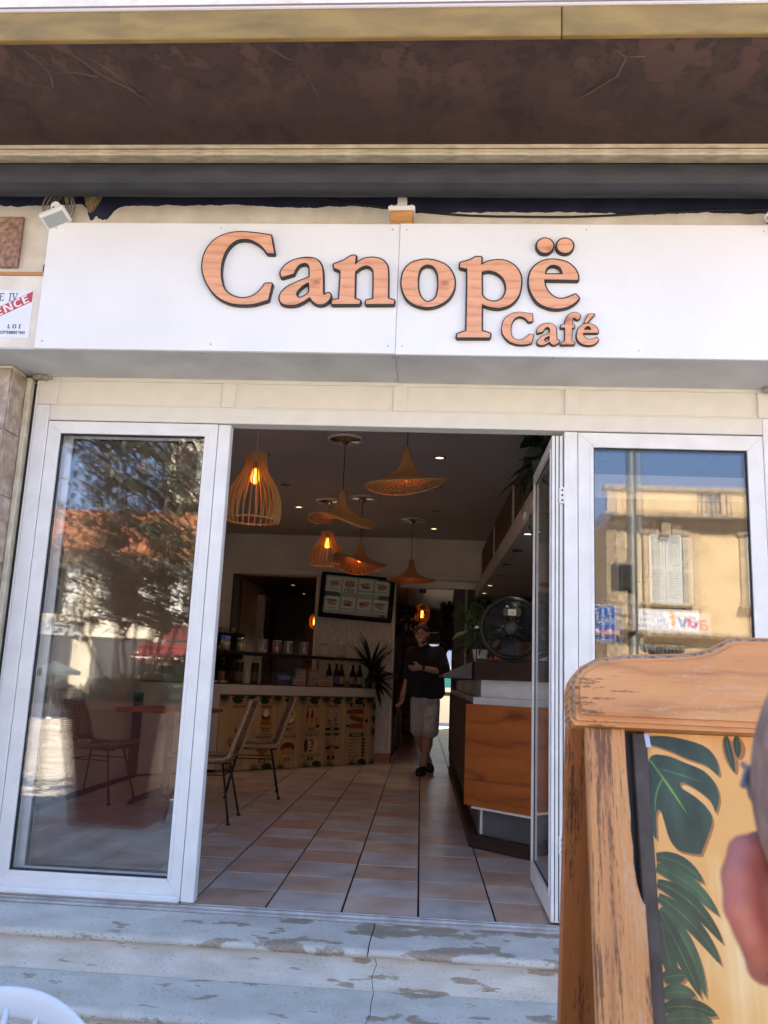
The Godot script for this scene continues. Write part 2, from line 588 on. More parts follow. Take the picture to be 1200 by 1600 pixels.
# ---------- floor tiles ----------
func build_floor() -> void:
	var fl := struct("floor", box(Vector3(5.9, 0.30, 17.6), 0.0, Vector3(-0.4, -0.156, -8.83)), mat(S(0.02, 0.017, 0.015), 0.8))
	var cloud := mottled(33, Color(0.84, 0.79, 0.76), Color(1, 1, 1), 0.012, 0.03, 256, 5)
	var tones := []
	for c in [S(0.74, 0.70, 0.64), S(0.79, 0.75, 0.69), S(0.78, 0.575, 0.43), S(0.73, 0.52, 0.385), S(0.80, 0.63, 0.50)]:
		tones.append(textured(mat(c, 0.28), cloud, Vector3(0.9, 0.9, 0.9), null, 0, true))
	var tile := box(Vector3(0.353, 0.008, 0.3575), 0.0015)
	var turn := 0.0195
	var rot := Basis(Vector3.UP, turn)
	var far := mb()
	for r in 47:
		for c in range(-8, 3):
			var at := rot * Vector3(-0.06 + (c + 0.5) * 0.363, -0.002 + rng.randf_range(-0.0006, 0.0006), -0.025 - (r + 0.5) * 0.3615)
			if r < 26:
				var k: int = (0 if rng.randf() < 0.6 else 1) if (r + c) % 2 == 0 else 2 + rng.randi() % 3
				part("tile", tile, tones[k], fl, at, Vector3(0, turn, 0))
			elif c > -3:
				add_box(far, at, Vector3(0.353, 0.008, 0.3575), 0.0, rot)
	var o := part("far_tiles", fin(far), tones[2], fl)
	o.set_meta("kind", "stuff")

# ---------- steps ----------
# worn stone: pale paint over a brown coat, worn away in ragged patches
func worn_tex(sd: int, wear_at: float, wear: float, w := 1400, h := 200) -> Array:
	var f := noise(sd, 0.008, 6)
	var g := noise(sd + 1, 0.03, 4)
	var d := noise(sd + 2, 0.22, 2)
	var im := PackedByteArray()
	im.resize(w * h * 3)
	var bp := PackedByteArray()
	bp.resize(w * h * 3)
	for y in h:
		for x in w:
			var u := float(x) / w
			var v := float(y) / h
			var near := exp(-pow((u - wear_at) / 0.2, 2.0))
			var s := f.get_noise_2d(x * 1.2, y * 1.3) * 1.1 + g.get_noise_2d(x * 0.8, y * 0.7) * 0.5 + near * wear - 0.80
			var fine := d.get_noise_2d(x, y)
			var c := Color(0.84, 0.83, 0.815).lerp(Color(0.75, 0.735, 0.71), clampf(g.get_noise_2d(x * 0.55 + 300, y * 0.34) * 0.6 + f.get_noise_2d(x * 1.5, y * 0.9 + 70) * 0.5 + 0.4 + fine * 0.25, 0, 1))
			var hgt := 0.75 + fine * 0.1
			if s > 0.0:
				c = c.lerp(Color(0.72, 0.665, 0.585).lerp(Color(0.60, 0.55, 0.49), clampf(0.5 + fine * 0.8 + s, 0, 1)), clampf(0.45 + s * 9.0, 0, 1))
				hgt = 0.45 + fine * 0.15
			elif s > -0.03:
				c = c.lerp(Color(0.42, 0.39, 0.36), 0.45)
			if fine > 0.56 and g.get_noise_2d(x * 0.3, y + 90) > 0.05:
				c = c.lerp(Color(0.3, 0.28, 0.26), 0.6)
				hgt -= 0.2
			if v > 0.93:
				c = c.lerp(Color(0.40, 0.36, 0.31), clampf((v - 0.93) * 9.0 * (0.5 + g.get_noise_2d(x * 0.6, 9)), 0, 0.6))
			if v < 0.08:
				c = c.lerp(Color(0.42, 0.38, 0.33), (0.08 - v) * 9.0 * (0.5 + 0.5 * g.get_noise_2d(x, 5)))
			c8(im, (y * w + x) * 3, c)
			c8(bp, (y * w + x) * 3, Color(hgt, hgt, hgt))
	return [tex_of(w, h, im), tex_of(w, h, bp)]

# a long strip of stone between x0 and x1: prof holds (z, y) points; chips holds how far each may crumble
func strip(prof: Array, chips: Array, x0: float, x1: float, sd: int, jag0 := 0.0, jag1 := 0.0) -> ArrayMesh:
	var st := mb(true)
	var f := noise(sd, 3.0, 4)
	var n := int((x1 - x0) / 0.018)
	var rows := []
	var lens := [0.0]
	for i in range(1, prof.size()):
		lens.append(lens[-1] + (prof[i] - prof[i - 1]).length())
	for i in n + 1:
		var row := []
		for k in prof.size():
			var x := lerpf(x0, x1, float(i) / n)
			if i == 0:
				x += jag0 * (f.get_noise_2d(k * 0.9, 3.0) + sin(k * 1.9) * 0.5)
			if i == n:
				x += jag1 * (f.get_noise_2d(k * 0.9, 3.0) + sin(k * 1.9) * 0.5)
			var e: float = chips[k]
			var dz := minf(0.0, f.get_noise_2d(x * 1.0, k * 4.0) * e * 2.0 + e * 0.3)
			var dy := minf(0.0, f.get_noise_2d(x * 2.0 + 50, k * 4.0) * e * 1.2 + e * 0.3)
			row.append(Vector3(x, prof[k].y + dy + f.get_noise_2d(x * 0.15, k) * 0.004, prof[k].x + dz))
		rows.append(row)
	for i in n:
		for k in prof.size() - 1:
			var a: Vector3 = rows[i][k]
			var b: Vector3 = rows[i + 1][k]
			var c: Vector3 = rows[i + 1][k + 1]
			var d: Vector3 = rows[i][k + 1]
			for v in [[a, k, 0], [b, k, 1], [c, k + 1, 1], [a, k, 0], [c, k + 1, 1], [d, k + 1, 0]]:
				st.set_uv(Vector2((v[0].x + 3.3) / 5.8, lens[v[1]] / lens[-1]))
				st.add_vertex(v[0])
	return fin(st)

func build_steps() -> void:
	var s := thing("entrance_steps", "two worn pale stone steps with peeling paint below the cafe doors", "steps")
	var tops := []
	for k in 2:
		var t := worn_tex(41 + k * 10, 0.56 if k == 0 else 0.60, 0.75 if k == 0 else 0.5)
		var m := mat(Color(1.0, 0.972, 0.925), 0.75)
		m.albedo_texture = t[0]
		m.heightmap_enabled = true
		m.heightmap_texture = t[1]
		m.heightmap_scale = 0.5
		tops.append(m)
	var rt := worn_tex(71, 0.62, 0.45)
	var riser := mat(Color(1.0, 0.99, 0.97), 0.8)
	riser.albedo_texture = rt[0]
	riser.heightmap_enabled = true
	riser.heightmap_texture = rt[1]
	riser.heightmap_scale = 0.4
	var p0 := [Vector2(-0.03, -0.018), Vector2(0.1, -0.02), Vector2(0.25, -0.023), Vector2(0.375, -0.027), Vector2(0.395, -0.031), Vector2(0.403, -0.042), Vector2(0.400, -0.056), Vector2(0.385, -0.062), Vector2(0.36, -0.063)]
	var e0 := [0.0, 0.001, 0.002, 0.004, 0.009, 0.01, 0.008, 0.003, 0.0]
	var p1 := [Vector2(0.35, -0.192), Vector2(0.5, -0.195), Vector2(0.62, -0.198), Vector2(0.725, -0.201), Vector2(0.748, -0.205), Vector2(0.756, -0.216), Vector2(0.753, -0.23), Vector2(0.735, -0.237), Vector2(0.70, -0.238)]
	var r0 := [Vector2(0.372, -0.05), Vector2(0.374, -0.09), Vector2(0.375, -0.14), Vector2(0.376, -0.18), Vector2(0.372, -0.205)]
	var r1 := [Vector2(0.722, -0.22), Vector2(0.724, -0.27), Vector2(0.725, -0.31), Vector2(0.728, -0.37)]
	var er := [0.0, 0.002, 0.003, 0.002, 0.0]
	for q in [[-3.3, -0.262, 0.0, 0.004], [-0.257, 2.4, 0.004, 0.0]]:
		part("tread", strip(p0, e0, q[0], q[1], 5, q[2], q[3]), tops[0], s)
	for q in [[-3.3, -0.232, 0.0, 0.012], [-0.229, 2.4, 0.012, 0.0]]:
		part("riser", strip(r0, er, q[0], q[1], 6, q[2], q[3]), riser, s)
		part("tread", strip(p1, e0, q[0] , q[1], 7, q[2] * 2.0, q[3] * 2.0), tops[1], s)
	part("riser", strip(r1, er, -3.3, 2.4, 9), riser, s)
	var core := mb()
	add_box(core, Vector3(-0.45, -0.185, 0.17), Vector3(5.7, 0.31, 0.38))
	add_box(core, Vector3(-0.45, -0.30, 0.53), Vector3(5.7, 0.18, 0.36))
	part("core", fin(core), mat(S(0.08, 0.07, 0.06), 0.9), s)
	var th := thing("threshold_strip", "dull silver metal threshold strip along the foot of the doors", "threshold")
	var al: Material = textured(mat(S(0.62, 0.62, 0.63), 0.4, 0.55), mottled(45, Color(0.82, 0.8, 0.78), Color(1, 1, 1), 0.02, 0.06), Vector3(1.5, 1.5, 1.5))
	slab("rail", Vector3(-2.2, -0.016, -0.03), Vector3(1.72, 0.0035, 0.012), al, th, 0.002)
	slab("rail", Vector3(-2.2, -0.018, 0.013), Vector3(1.72, -0.006, 0.045), al, th, 0.002)
	slab("ridge", Vector3(-2.2, 0.004, -0.012), Vector3(1.72, 0.009, -0.004), al, th, 0.001)

# ---------- doors and their frame ----------
# a frame of four mitred lengths between (x0, y0) and (x1, y1), wl wr wt wb wide
func mitred(o: Node3D, x0: float, y0: float, x1: float, y1: float, w: Array, z0: float, z1: float, m: Material) -> void:
	var g := 0.0007
	var a := [Vector2(x0, y0), Vector2(x1, y0), Vector2(x1, y1), Vector2(x0, y1)]
	var b := [Vector2(x0 + w[0], y0 + w[3]), Vector2(x1 - w[1], y0 + w[3]), Vector2(x1 - w[1], y1 - w[2]), Vector2(x0 + w[0], y1 - w[2])]
	for i in 4:
		var j := (i + 1) % 4
		var d: Vector2 = (a[j] - a[i]).normalized() * g
		var s := mb()
		add_prism(s, PackedVector2Array([a[i] + d, a[j] - d, b[j] - d, b[i] + d]), z0, z1)
		# a raised bead along the glass
		var n: Vector2 = (b[i] - a[i]).normalized()
		var inner := (d.orthogonal() * -1.0).normalized()
		var e0: Vector2 = b[i] + d
		var e1: Vector2 = b[j] - d
		if inner.dot(b[i] - a[i]) < 0.0:
			inner = -inner
		add_prism(s, PackedVector2Array([e0, e1, e1 - inner * 0.016, e0 - inner * 0.016]), z1 - 0.001, z1 + 0.004)
		part("stile" if i % 2 else "rail", fin(s), m, o)

# a glazed leaf in its own axes: x across from its left edge, y up, face towards +z
func glazed_leaf(o: Node3D, wide: float, high: float, w: Array, m: Material, tilt: float) -> void:
	mitred(o, 0, 0, wide, high, w, -0.055, 0.0, m)
	var gx = (w[0] + wide - w[1]) * 0.5
	var gy = (w[3] + high - w[2]) * 0.5
	var gw: float = wide - w[0] - w[1]
	var gh: float = high - w[2] - w[3]
	var s := mb()
	for k in [-1, 1]:
		add_box(s, Vector3(gx + k * (gw / 2 - 0.002), gy, -0.02), Vector3(0.008, gh, 0.024))
		add_box(s, Vector3(gx, gy + k * (gh / 2 - 0.002), -0.02), Vector3(gw - 0.013, 0.008, 0.0236))
	part("gasket", fin(s), mats.gasket, o)
	part("pane", box(Vector3(gw, gh, 0.004)), mats.glass, o, Vector3(gx, gy, -0.014), Vector3(tilt * 0.2, tilt, 0))
	part("pane", box(Vector3(gw, gh, 0.004)), mats.glass, o, Vector3(gx, gy, -0.028), Vector3(-tilt * 0.3, -tilt * 0.6, 0))
	part("pane", box(Vector3(gw, gh, 0.004)), mats.glass, o, Vector3(gx, gy, -0.042), Vector3(0, tilt * 0.9, 0))

func build_door_frame() -> void:
	var m: Material = mats.white
	var c: Material = mats.cream_frame
	var f := thing("door_frame", "tall white frame with cream panels over the cafe doors", "door frame")
	slab("post", Vector3(-2.19, 0.0, -0.09), Vector3(-2.116, 2.46, 0.006), m, f, 0.003)
	slab("post", Vector3(-2.205, 0.0, -0.07), Vector3(-2.191, 2.6, 0.0), m, f, 0.003)
	slab("post", Vector3(0.612, 0.0, -0.09), Vector3(0.679, 2.372, 0.0), m, f, 0.003)
	slab("post", Vector3(1.602, 0.0, -0.09), Vector3(1.70, 2.46, 0.006), m, f, 0.003)
	slab("lintel_rail", Vector3(-2.115, 2.376, -0.09), Vector3(1.601, 2.462, 0.004), c, f, 0.003)
	slab("top_rail", Vector3(-2.19, 2.60, -0.08), Vector3(1.70, 2.64, -0.002), c, f)
	var xs := [[-2.19, -2.085], [-1.185, -1.115], [-0.275, -0.205], [0.615, 0.69], [1.585, 1.70]]
	for x in xs:
		slab("mullion", Vector3(x[0], 2.463, -0.08), Vector3(x[1], 2.60, 0.002), c, f, 0.003)
	for i in 4:
		slab("transom_panel", Vector3(xs[i][1], 2.463, -0.08), Vector3(xs[i + 1][0], 2.60, -0.014), c, f)
		slab("bead", Vector3(xs[i][1], 2.463, -0.014), Vector3(xs[i + 1][0], 2.472, -0.006), c, f, 0.002)
	slab("cover_strip", Vector3(-1.189, 0.012, -0.06), Vector3(-1.124, 2.37, 0.002), m, f, 0.004)
	slab("sill_rail", Vector3(-2.112, 0.004, -0.05), Vector3(-1.19, 0.012, 0.018), mats.steel, f, 0.002)
	var wl := [0.070, 0.067, 0.066, 0.098]
	var l := thing("glazed_door_leaf", "closed white glazed door leaf left of the open doorway, reflecting a tree", "door", Vector3(-2.112, 0.014, 0.0), 0, "white glazed door leaves")
	glazed_leaf(l, 0.92, 2.356, wl, m, 0.0)
	part("weather_bar", box(Vector3(0.92, 0.028, 0.02), 0.006), m, l, Vector3(0.46, 0.012, 0.012))
	var l2 := thing("glazed_door_leaf", "white glazed leaf folded flat behind the closed left door leaf", "door", Vector3(-2.085, 0.014, -0.10), 0, "white glazed door leaves")
	glazed_leaf(l2, 0.92, 2.356, wl, m, 0.003)
	slab("lock_plate", Vector3(0.012, 1.02, 0.001), Vector3(0.05, 1.06, 0.006), mats.brass, l2, 0.002)
	# leaves folded inwards on the right of the opening
	var wr := [0.065, 0.065, 0.065, 0.11]
	for k in 1:
		var r := thing("glazed_door_leaf", "white glazed door leaf swung inwards at the right of the doorway, edge towards us", "door", Vector3(0.552, 0.018, -0.90), -PI / 2, "white glazed door leaves")
		# local x runs towards the street, the face looks into the opening
		glazed_leaf(r, 0.88, 2.335, wr, m, 0.002)
		for y in [0.34, 2.02]:
			if k == 0:
				part("hinge", box(Vector3(0.02, 0.085, 0.03), 0.003), mats.white, r, Vector3(0.888, y, -0.05))
				for d in [-0.026, 0.0, 0.026]:
					part("screw", lathe([Vector2(0, 0), Vector2(0.005, 0), Vector2(0.005, 0.003), Vector2(0, 0.004)], 10), mats.black_metal, r, Vector3(0.898, y + d, -0.05), Vector3(0, 0, -PI / 2))
		var ed := mb()
		for z in [-0.008, -0.026, -0.046]:
			add_box(ed, Vector3(0.8815, 1.17, z), Vector3(0.006, 2.33, 0.013))
		part("edge_rib", fin(ed), mats.white, r)
		var seal := mb()
		for z in [-0.017, -0.036]:
			add_box(seal, Vector3(0.8805, 1.17, z), Vector3(0.003, 2.33, 0.004))
		part("edge_seal", fin(seal), mats.gasket, r)
	var rp := thing("fixed_window", "fixed white framed window right of the doorway, reflecting a yellow house", "window", Vector3(0.682, 0.014, 0.0))
	glazed_leaf(rp, 0.918, 2.354, [0.076, 0.078, 0.076, 0.1], m, 0.0045)
	# tiled pilaster and the rusty guide at the far left
	var p := thing("tiled_pillar", "brown marble-tiled pillar at the left edge of the cafe front", "pillar")
	slab("pillar_core", Vector3(-2.9, -0.36, -0.2), Vector3(-2.262, 2.615, 0.165), mat(S(0.6, 0.55, 0.48), 0.9), p)
	var tones := []
	for k in 3:
		tones.append(textured(mat([S(0.54, 0.46, 0.385), S(0.51, 0.43, 0.36), S(0.57, 0.485, 0.41)][k], 0.4), mottled(51 + k, Color(0.72, 0.67, 0.63), Color(1.0, 1.0, 1.0), 0.02, 0.08, 256, 5), Vector3(2.2, 2.2, 2.2), null, 0, false, Vector3(0.3 * k, 0.2, 0)))
	for k in 9:
		var y := 2.60 - k * 0.335
		slab("tile", Vector3(-2.262, y - 0.331, 0.003), Vector3(-2.252, y, 0.169), tones[k % 3], p, 0.0012)
		slab("tile", Vector3(-2.262, y - 0.331, -0.2), Vector3(-2.252, y, 0.0), tones[(k + 2) % 3], p, 0.0012)
		for j in 2:
			slab("tile", Vector3(-2.576 - j * 0.318, y - 0.331, 0.165), Vector3(-2.262 - j * 0.318, y, 0.175), tones[(k + j) % 3], p, 0.0012)
	var gd := thing("shutter_guide", "chipped cream shutter guide rail between tiled pillar and white door frame", "rail")
	var chipped: Material = textured(mat(S(0.72, 0.68, 0.56), 0.6), mottled(55, Color(0.84, 0.80, 0.74), Color(1.0, 1.0, 1.0), 0.03, 0.12), Vector3(2.5, 1.2, 2.5))
	slab("guide", Vector3(-2.25, 0.0, -0.04), Vector3(-2.224, 2.60, 0.03), chipped, gd, 0.003)
	slab("slot", Vector3(-2.223, 0.0, -0.06), Vector3(-2.206, 2.58, -0.012), mats.black, gd)

# ---------- the sign over the doors ----------
const LETTERS := [
	["C", "-887 221c,-864 125c,-897 127c,-928 164,-975 194,-1015 202,-1059 194,-1096 158,-1118 106,-1125 45,-1119 -11,-1102 -62,-1072 -94,-1031 -112,-992 -114,-953 -102,-921 -74,-897 -37c,-864 -36c,-878 -120c,-904 -129,-946 -142,-998 -146,-1051 -142,-1105 -122,-1151 -86,-1191 -30,-1214 30,-1217 91,-1201 148,-1165 196,-1114 225,-1053 237,-982 234,-928 227", ""],
	["a", "-818 -1c,-761 18c,-750 46,-734 67,-708 76,-690 67,-682 44,-679 0c,-737 -26,-787 -54,-815 -87,-820 -114,-808 -137,-777 -146,-738 -143,-705 -127,-673 -103c,-653 -129,-631 -140,-605 -139,-583 -123,-572 -98,-578 -84,-588 -84,-600 -93,-610 -89c,-617 17,-625 59,-644 87,-675 100,-718 100,-770 85,-807 57,-824 24", "-681 -25c,-678 -76,-698 -99,-723 -110,-736 -102,-742 -86,-730 -63,-706 -39"],
	["n", "-565 69c,-518 88,-493 106,-478 115c,-459 115c,-461 65c,-440 85,-410 101,-372 105,-333 96,-308 71,-298 34,-293 -108c,-262 -117c,-264 -135c,-397 -137c,-396 -119c,-362 -111c,-366 19,-378 53,-405 65,-434 54,-459 32c,-455 -110c,-426 -121c,-430 -137c,-562 -139c,-561 -120c,-529 -114c,-528 22,-537 40,-561 50c", ""],
	["o", "-229 -21,-219 36,-190 74,-146 93,-102 97,-54 87,-9 61,18 19,27 -23,20 -66,-5 -108,-47 -137,-95 -149,-147 -141,-192 -115,-218 -73", "-151 -25,-150 17,-141 51,-123 67,-102 72,-75 61,-56 28,-50 -20,-52 -67,-63 -104,-87 -121,-109 -122,-133 -100,-147 -63"],
	["p", "52 81c,99 96,125 113c,153 113c,152 71c,187 89,230 97,274 92,317 64,342 17,344 -34,332 -86,298 -128,251 -147,208 -146,159 -130c,161 -268c,202 -281c,200 -300c,46 -302c,47 -286c,90 -269c,88 29,78 52,52 59c", "155 37c,192 44,231 32,262 2,275 -40,269 -82,246 -110,212 -118,177 -106,158 -83c"],
	["e", "615 -1c,454 0c,460 -38,482 -75,516 -98,550 -99,584 -86,603 -76c,619 -95c,597 -120,559 -141,512 -149,465 -140,422 -113,392 -62,383 -6,395 46,430 84,473 101,516 101,563 88,598 57,613 25", "458 25c,463 53,483 73,509 75,533 60,545 26c"],
	["dot0", "497 176,492 157,478 143,459 138,440 143,426 157,420 175,425 194,439 207,458 213,478 208,492 194", ""],
	["dot1", "592 176,587 158,573 144,554 139,535 144,521 157,516 176,521 194,535 208,554 213,573 208,587 195", ""],
	["C2", "400 -175c,402 -212c,384 -215c,363 -194,337 -189,312 -206,299 -243,302 -285,321 -307,351 -309,377 -293,389 -279c,406 -281c,398 -321c,373 -329,334 -330,296 -317,266 -285,258 -249,269 -207,299 -179,337 -169,371 -173", ""],
	["a2", "425 -272c,450 -264c,461 -246,476 -241,484 -252,484 -271c,449 -289,430 -305,425 -321,436 -331,457 -330,483 -314c,493 -327,508 -329,525 -318,527 -307,515 -309c,512 -254,504 -234,482 -224,457 -226,436 -239,425 -255", "483 -284c,481 -307,466 -317,456 -311,461 -296"],
	["f2", "535 -231c,555 -228c,557 -208,567 -185,589 -169,610 -168,625 -181,622 -196,610 -200,596 -191,588 -205,587 -227c,599 -230c,597 -242c,587 -242c,584 -309c,599 -318c,597 -327c,535 -328c,538 -319c,555 -310c,556 -243c,535 -243c", ""],
	["e2", "709 -267c,636 -268c,643 -289,664 -302,685 -299,704 -290c,710 -304c,693 -322,664 -329,630 -321,611 -294,614 -257,635 -230,665 -222,694 -233,707 -251", "642 -254c,652 -238,667 -235,679 -254c"],
	["accent", "665 -174c,693 -173c,656 -218c,645 -216c", ""],
]

func build_sign() -> void:
	var s := thing("shop_sign", "long white fascia sign with wooden Canopë Café letters over the doors", "sign")
	slab("sign_panel", Vector3(-2.036, 2.622, 0.39), Vector3(-0.2495, 3.30, 0.40), mats.sign, s, 0.0015)
	slab("sign_panel", Vector3(-0.2475, 2.618, 0.39), Vector3(1.95, 3.303, 0.4015), mats.sign, s, 0.0015)
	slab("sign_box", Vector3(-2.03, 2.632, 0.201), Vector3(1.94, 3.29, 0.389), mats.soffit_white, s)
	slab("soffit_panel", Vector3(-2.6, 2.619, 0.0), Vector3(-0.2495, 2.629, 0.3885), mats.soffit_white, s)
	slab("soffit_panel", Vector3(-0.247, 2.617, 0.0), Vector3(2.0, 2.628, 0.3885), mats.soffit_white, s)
	for q in [Vector2(-0.262, 0.36), Vector2(-0.262, 0.05), Vector2(-0.234, 0.2), Vector2(-0.234, 0.36), Vector2(0.5, 0.385), Vector2(-1.2, 0.37)]:
		part("rivet", lathe([Vector2(0, 0), Vector2(0.004, 0), Vector2(0.003, -0.002), Vector2(0, -0.003)], 8), mats.black_metal, s, Vector3(q.x, 2.6175, q.y))
	for q in [[-2.0, 3.27], [-2.0, 2.66], [-1.15, 3.275], [-1.15, 2.655], [-0.285, 3.27], [-0.285, 2.66], [-0.215, 3.27], [-0.215, 2.66], [0.66, 3.275], [0.9, 2.655], [1.5, 3.27], [1.5, 2.66]]:
		part("screw_cap", lathe([Vector2(0, 0.0022), Vector2(0.004, 0.002), Vector2(0.0055, 0.0)], 10), mats.soffit_white, s, Vector3(q[0], q[1], 0.4005), Vector3(PI / 2, 0, 0))
	for l in LETTERS:
		var face := smooth_outline(l[1])
		var hole := smooth_outline(l[2]) if l[2] else PackedVector2Array()
		var big: Array = Geometry2D.offset_polygon(face, 0.0076 if str(l[0]).length() < 2 or str(l[0]).begins_with("d") else 0.0044, Geometry2D.JOIN_ROUND)
		var small := PackedVector2Array()
		if hole.size():
			var sh: Array = Geometry2D.offset_polygon(hole, -0.0076 if str(l[0]).length() < 2 else -0.0044, Geometry2D.JOIN_ROUND)
			if sh.size():
				small = sh[0]
		var deep := 0.424 if str(l[0]).length() < 2 or str(l[0]).begins_with("d") else 0.419
		var body := part("letter", prism(big[0], 0.398, deep, small), mats.letter_black, s, Vector3(0, 3, 0))
		part("letter_face", prism(face, deep - 0.0005, deep + 0.003, hole), mats.sign_wood, body)
	# end board at the left with the licence notice
	var e := thing("side_board", "grey-white board left of the sign, carrying the licence notice", "board")
	slab("board", Vector3(-2.9, 2.63, 0.37), Vector3(-2.04, 3.015, 0.382), mats.plaster, e, 0.002)
	slab("board_core", Vector3(-2.9, 2.63, 0.12), Vector3(-2.04, 3.005, 0.3695), mats.soffit_white, e)
	var n := thing("licence_notice", "white licence IV notice with red diagonal band, partly cut by the frame", "notice", Vector3(-2.235, 2.808, 0.383))
	part("plate", box(Vector3(0.31, 0.255, 0.003), 0.001), mat(S(0.8, 0.82, 0.86), 0.3), n)
	var band := PackedVector2Array([Vector2(-0.15, -0.09), Vector2(-0.15, -0.035), Vector2(0.15, 0.122), Vector2(0.15, 0.066)])
	part("band", prism(band, 0.0015, 0.0022), mat(S(0.55, 0.06, 0.09), 0.4), n)
	var w := mat(S(0.8, 0.8, 0.82), 0.5)
	words("LICENCE", 0.042, w, n, Vector3(0.0, 0.015, 0.0028), "Droid Sans", true, 1.25, Vector3(0, 0, 0.485), 0.001)
	var ink := mat(S(0.035, 0.04, 0.12), 0.5)
	words("LICENCE  IV", 0.040, ink, n, Vector3(-0.055, 0.088, 0.002), "Droid Serif", false, 0.8, Vector3.ZERO, 0.001)
	words("L O I", 0.021, ink, n, Vector3(0.075, -0.068, 0.002), "Droid Sans", true, 1.1, Vector3.ZERO, 0.001)
	words("DU 24 SEPTEMBRE 1941", 0.0165, ink, n, Vector3(0.045, -0.1, 0.002), "Droid Sans", true, 0.72, Vector3.ZERO, 0.001)

func flood_light(label: String, at: Vector3, roll: float, pitch: float, yaw := 0.0) -> void:
	var f := thing("flood_light", label, "spotlight", at, yaw, "white outdoor spotlights of the sign")
	var t := Node3D.new()
	var wm := mat(S(0.78, 0.78, 0.77), 0.4)
	var basis := Basis(Vector3.BACK, roll) * Basis(Vector3.RIGHT, pitch)
	var h := mb()
	add_box(h, basis * Vector3(0, 0, 0), Vector3(0.135, 0.03, 0.095), 0.006, basis)
	for k in 5:
		add_box(h, basis * Vector3(-0.05 + k * 0.025, 0.019, 0), Vector3(0.006, 0.012, 0.07), 0.001, basis)
	part("housing", fin(h), wm, f)
	var g := mb()
	add_box(g, basis * Vector3(0, -0.0155, 0.0), Vector3(0.105, 0.003, 0.068), 0.0, basis)
	part("lamp_glass", fin(g), mat(S(0.38, 0.41, 0.40), 0.15), f)
	var tab := PackedVector2Array([Vector2(-0.024, 0.0), Vector2(0.024, 0.0)])
	for k in 9:
		tab.append(Vector2(cos(PI * k / 8.0) * 0.024, 0.075 + sin(PI * k / 8.0) * 0.024))
	var b := mb()
	add_prism(b, tab, -0.006, 0.006, PackedVector2Array(), Transform3D(Basis(Vector3.BACK, roll * 0.5), basis * Vector3(0, 0.01, -0.02)))
	part("bracket", fin(b), wm, f)
	t.free()

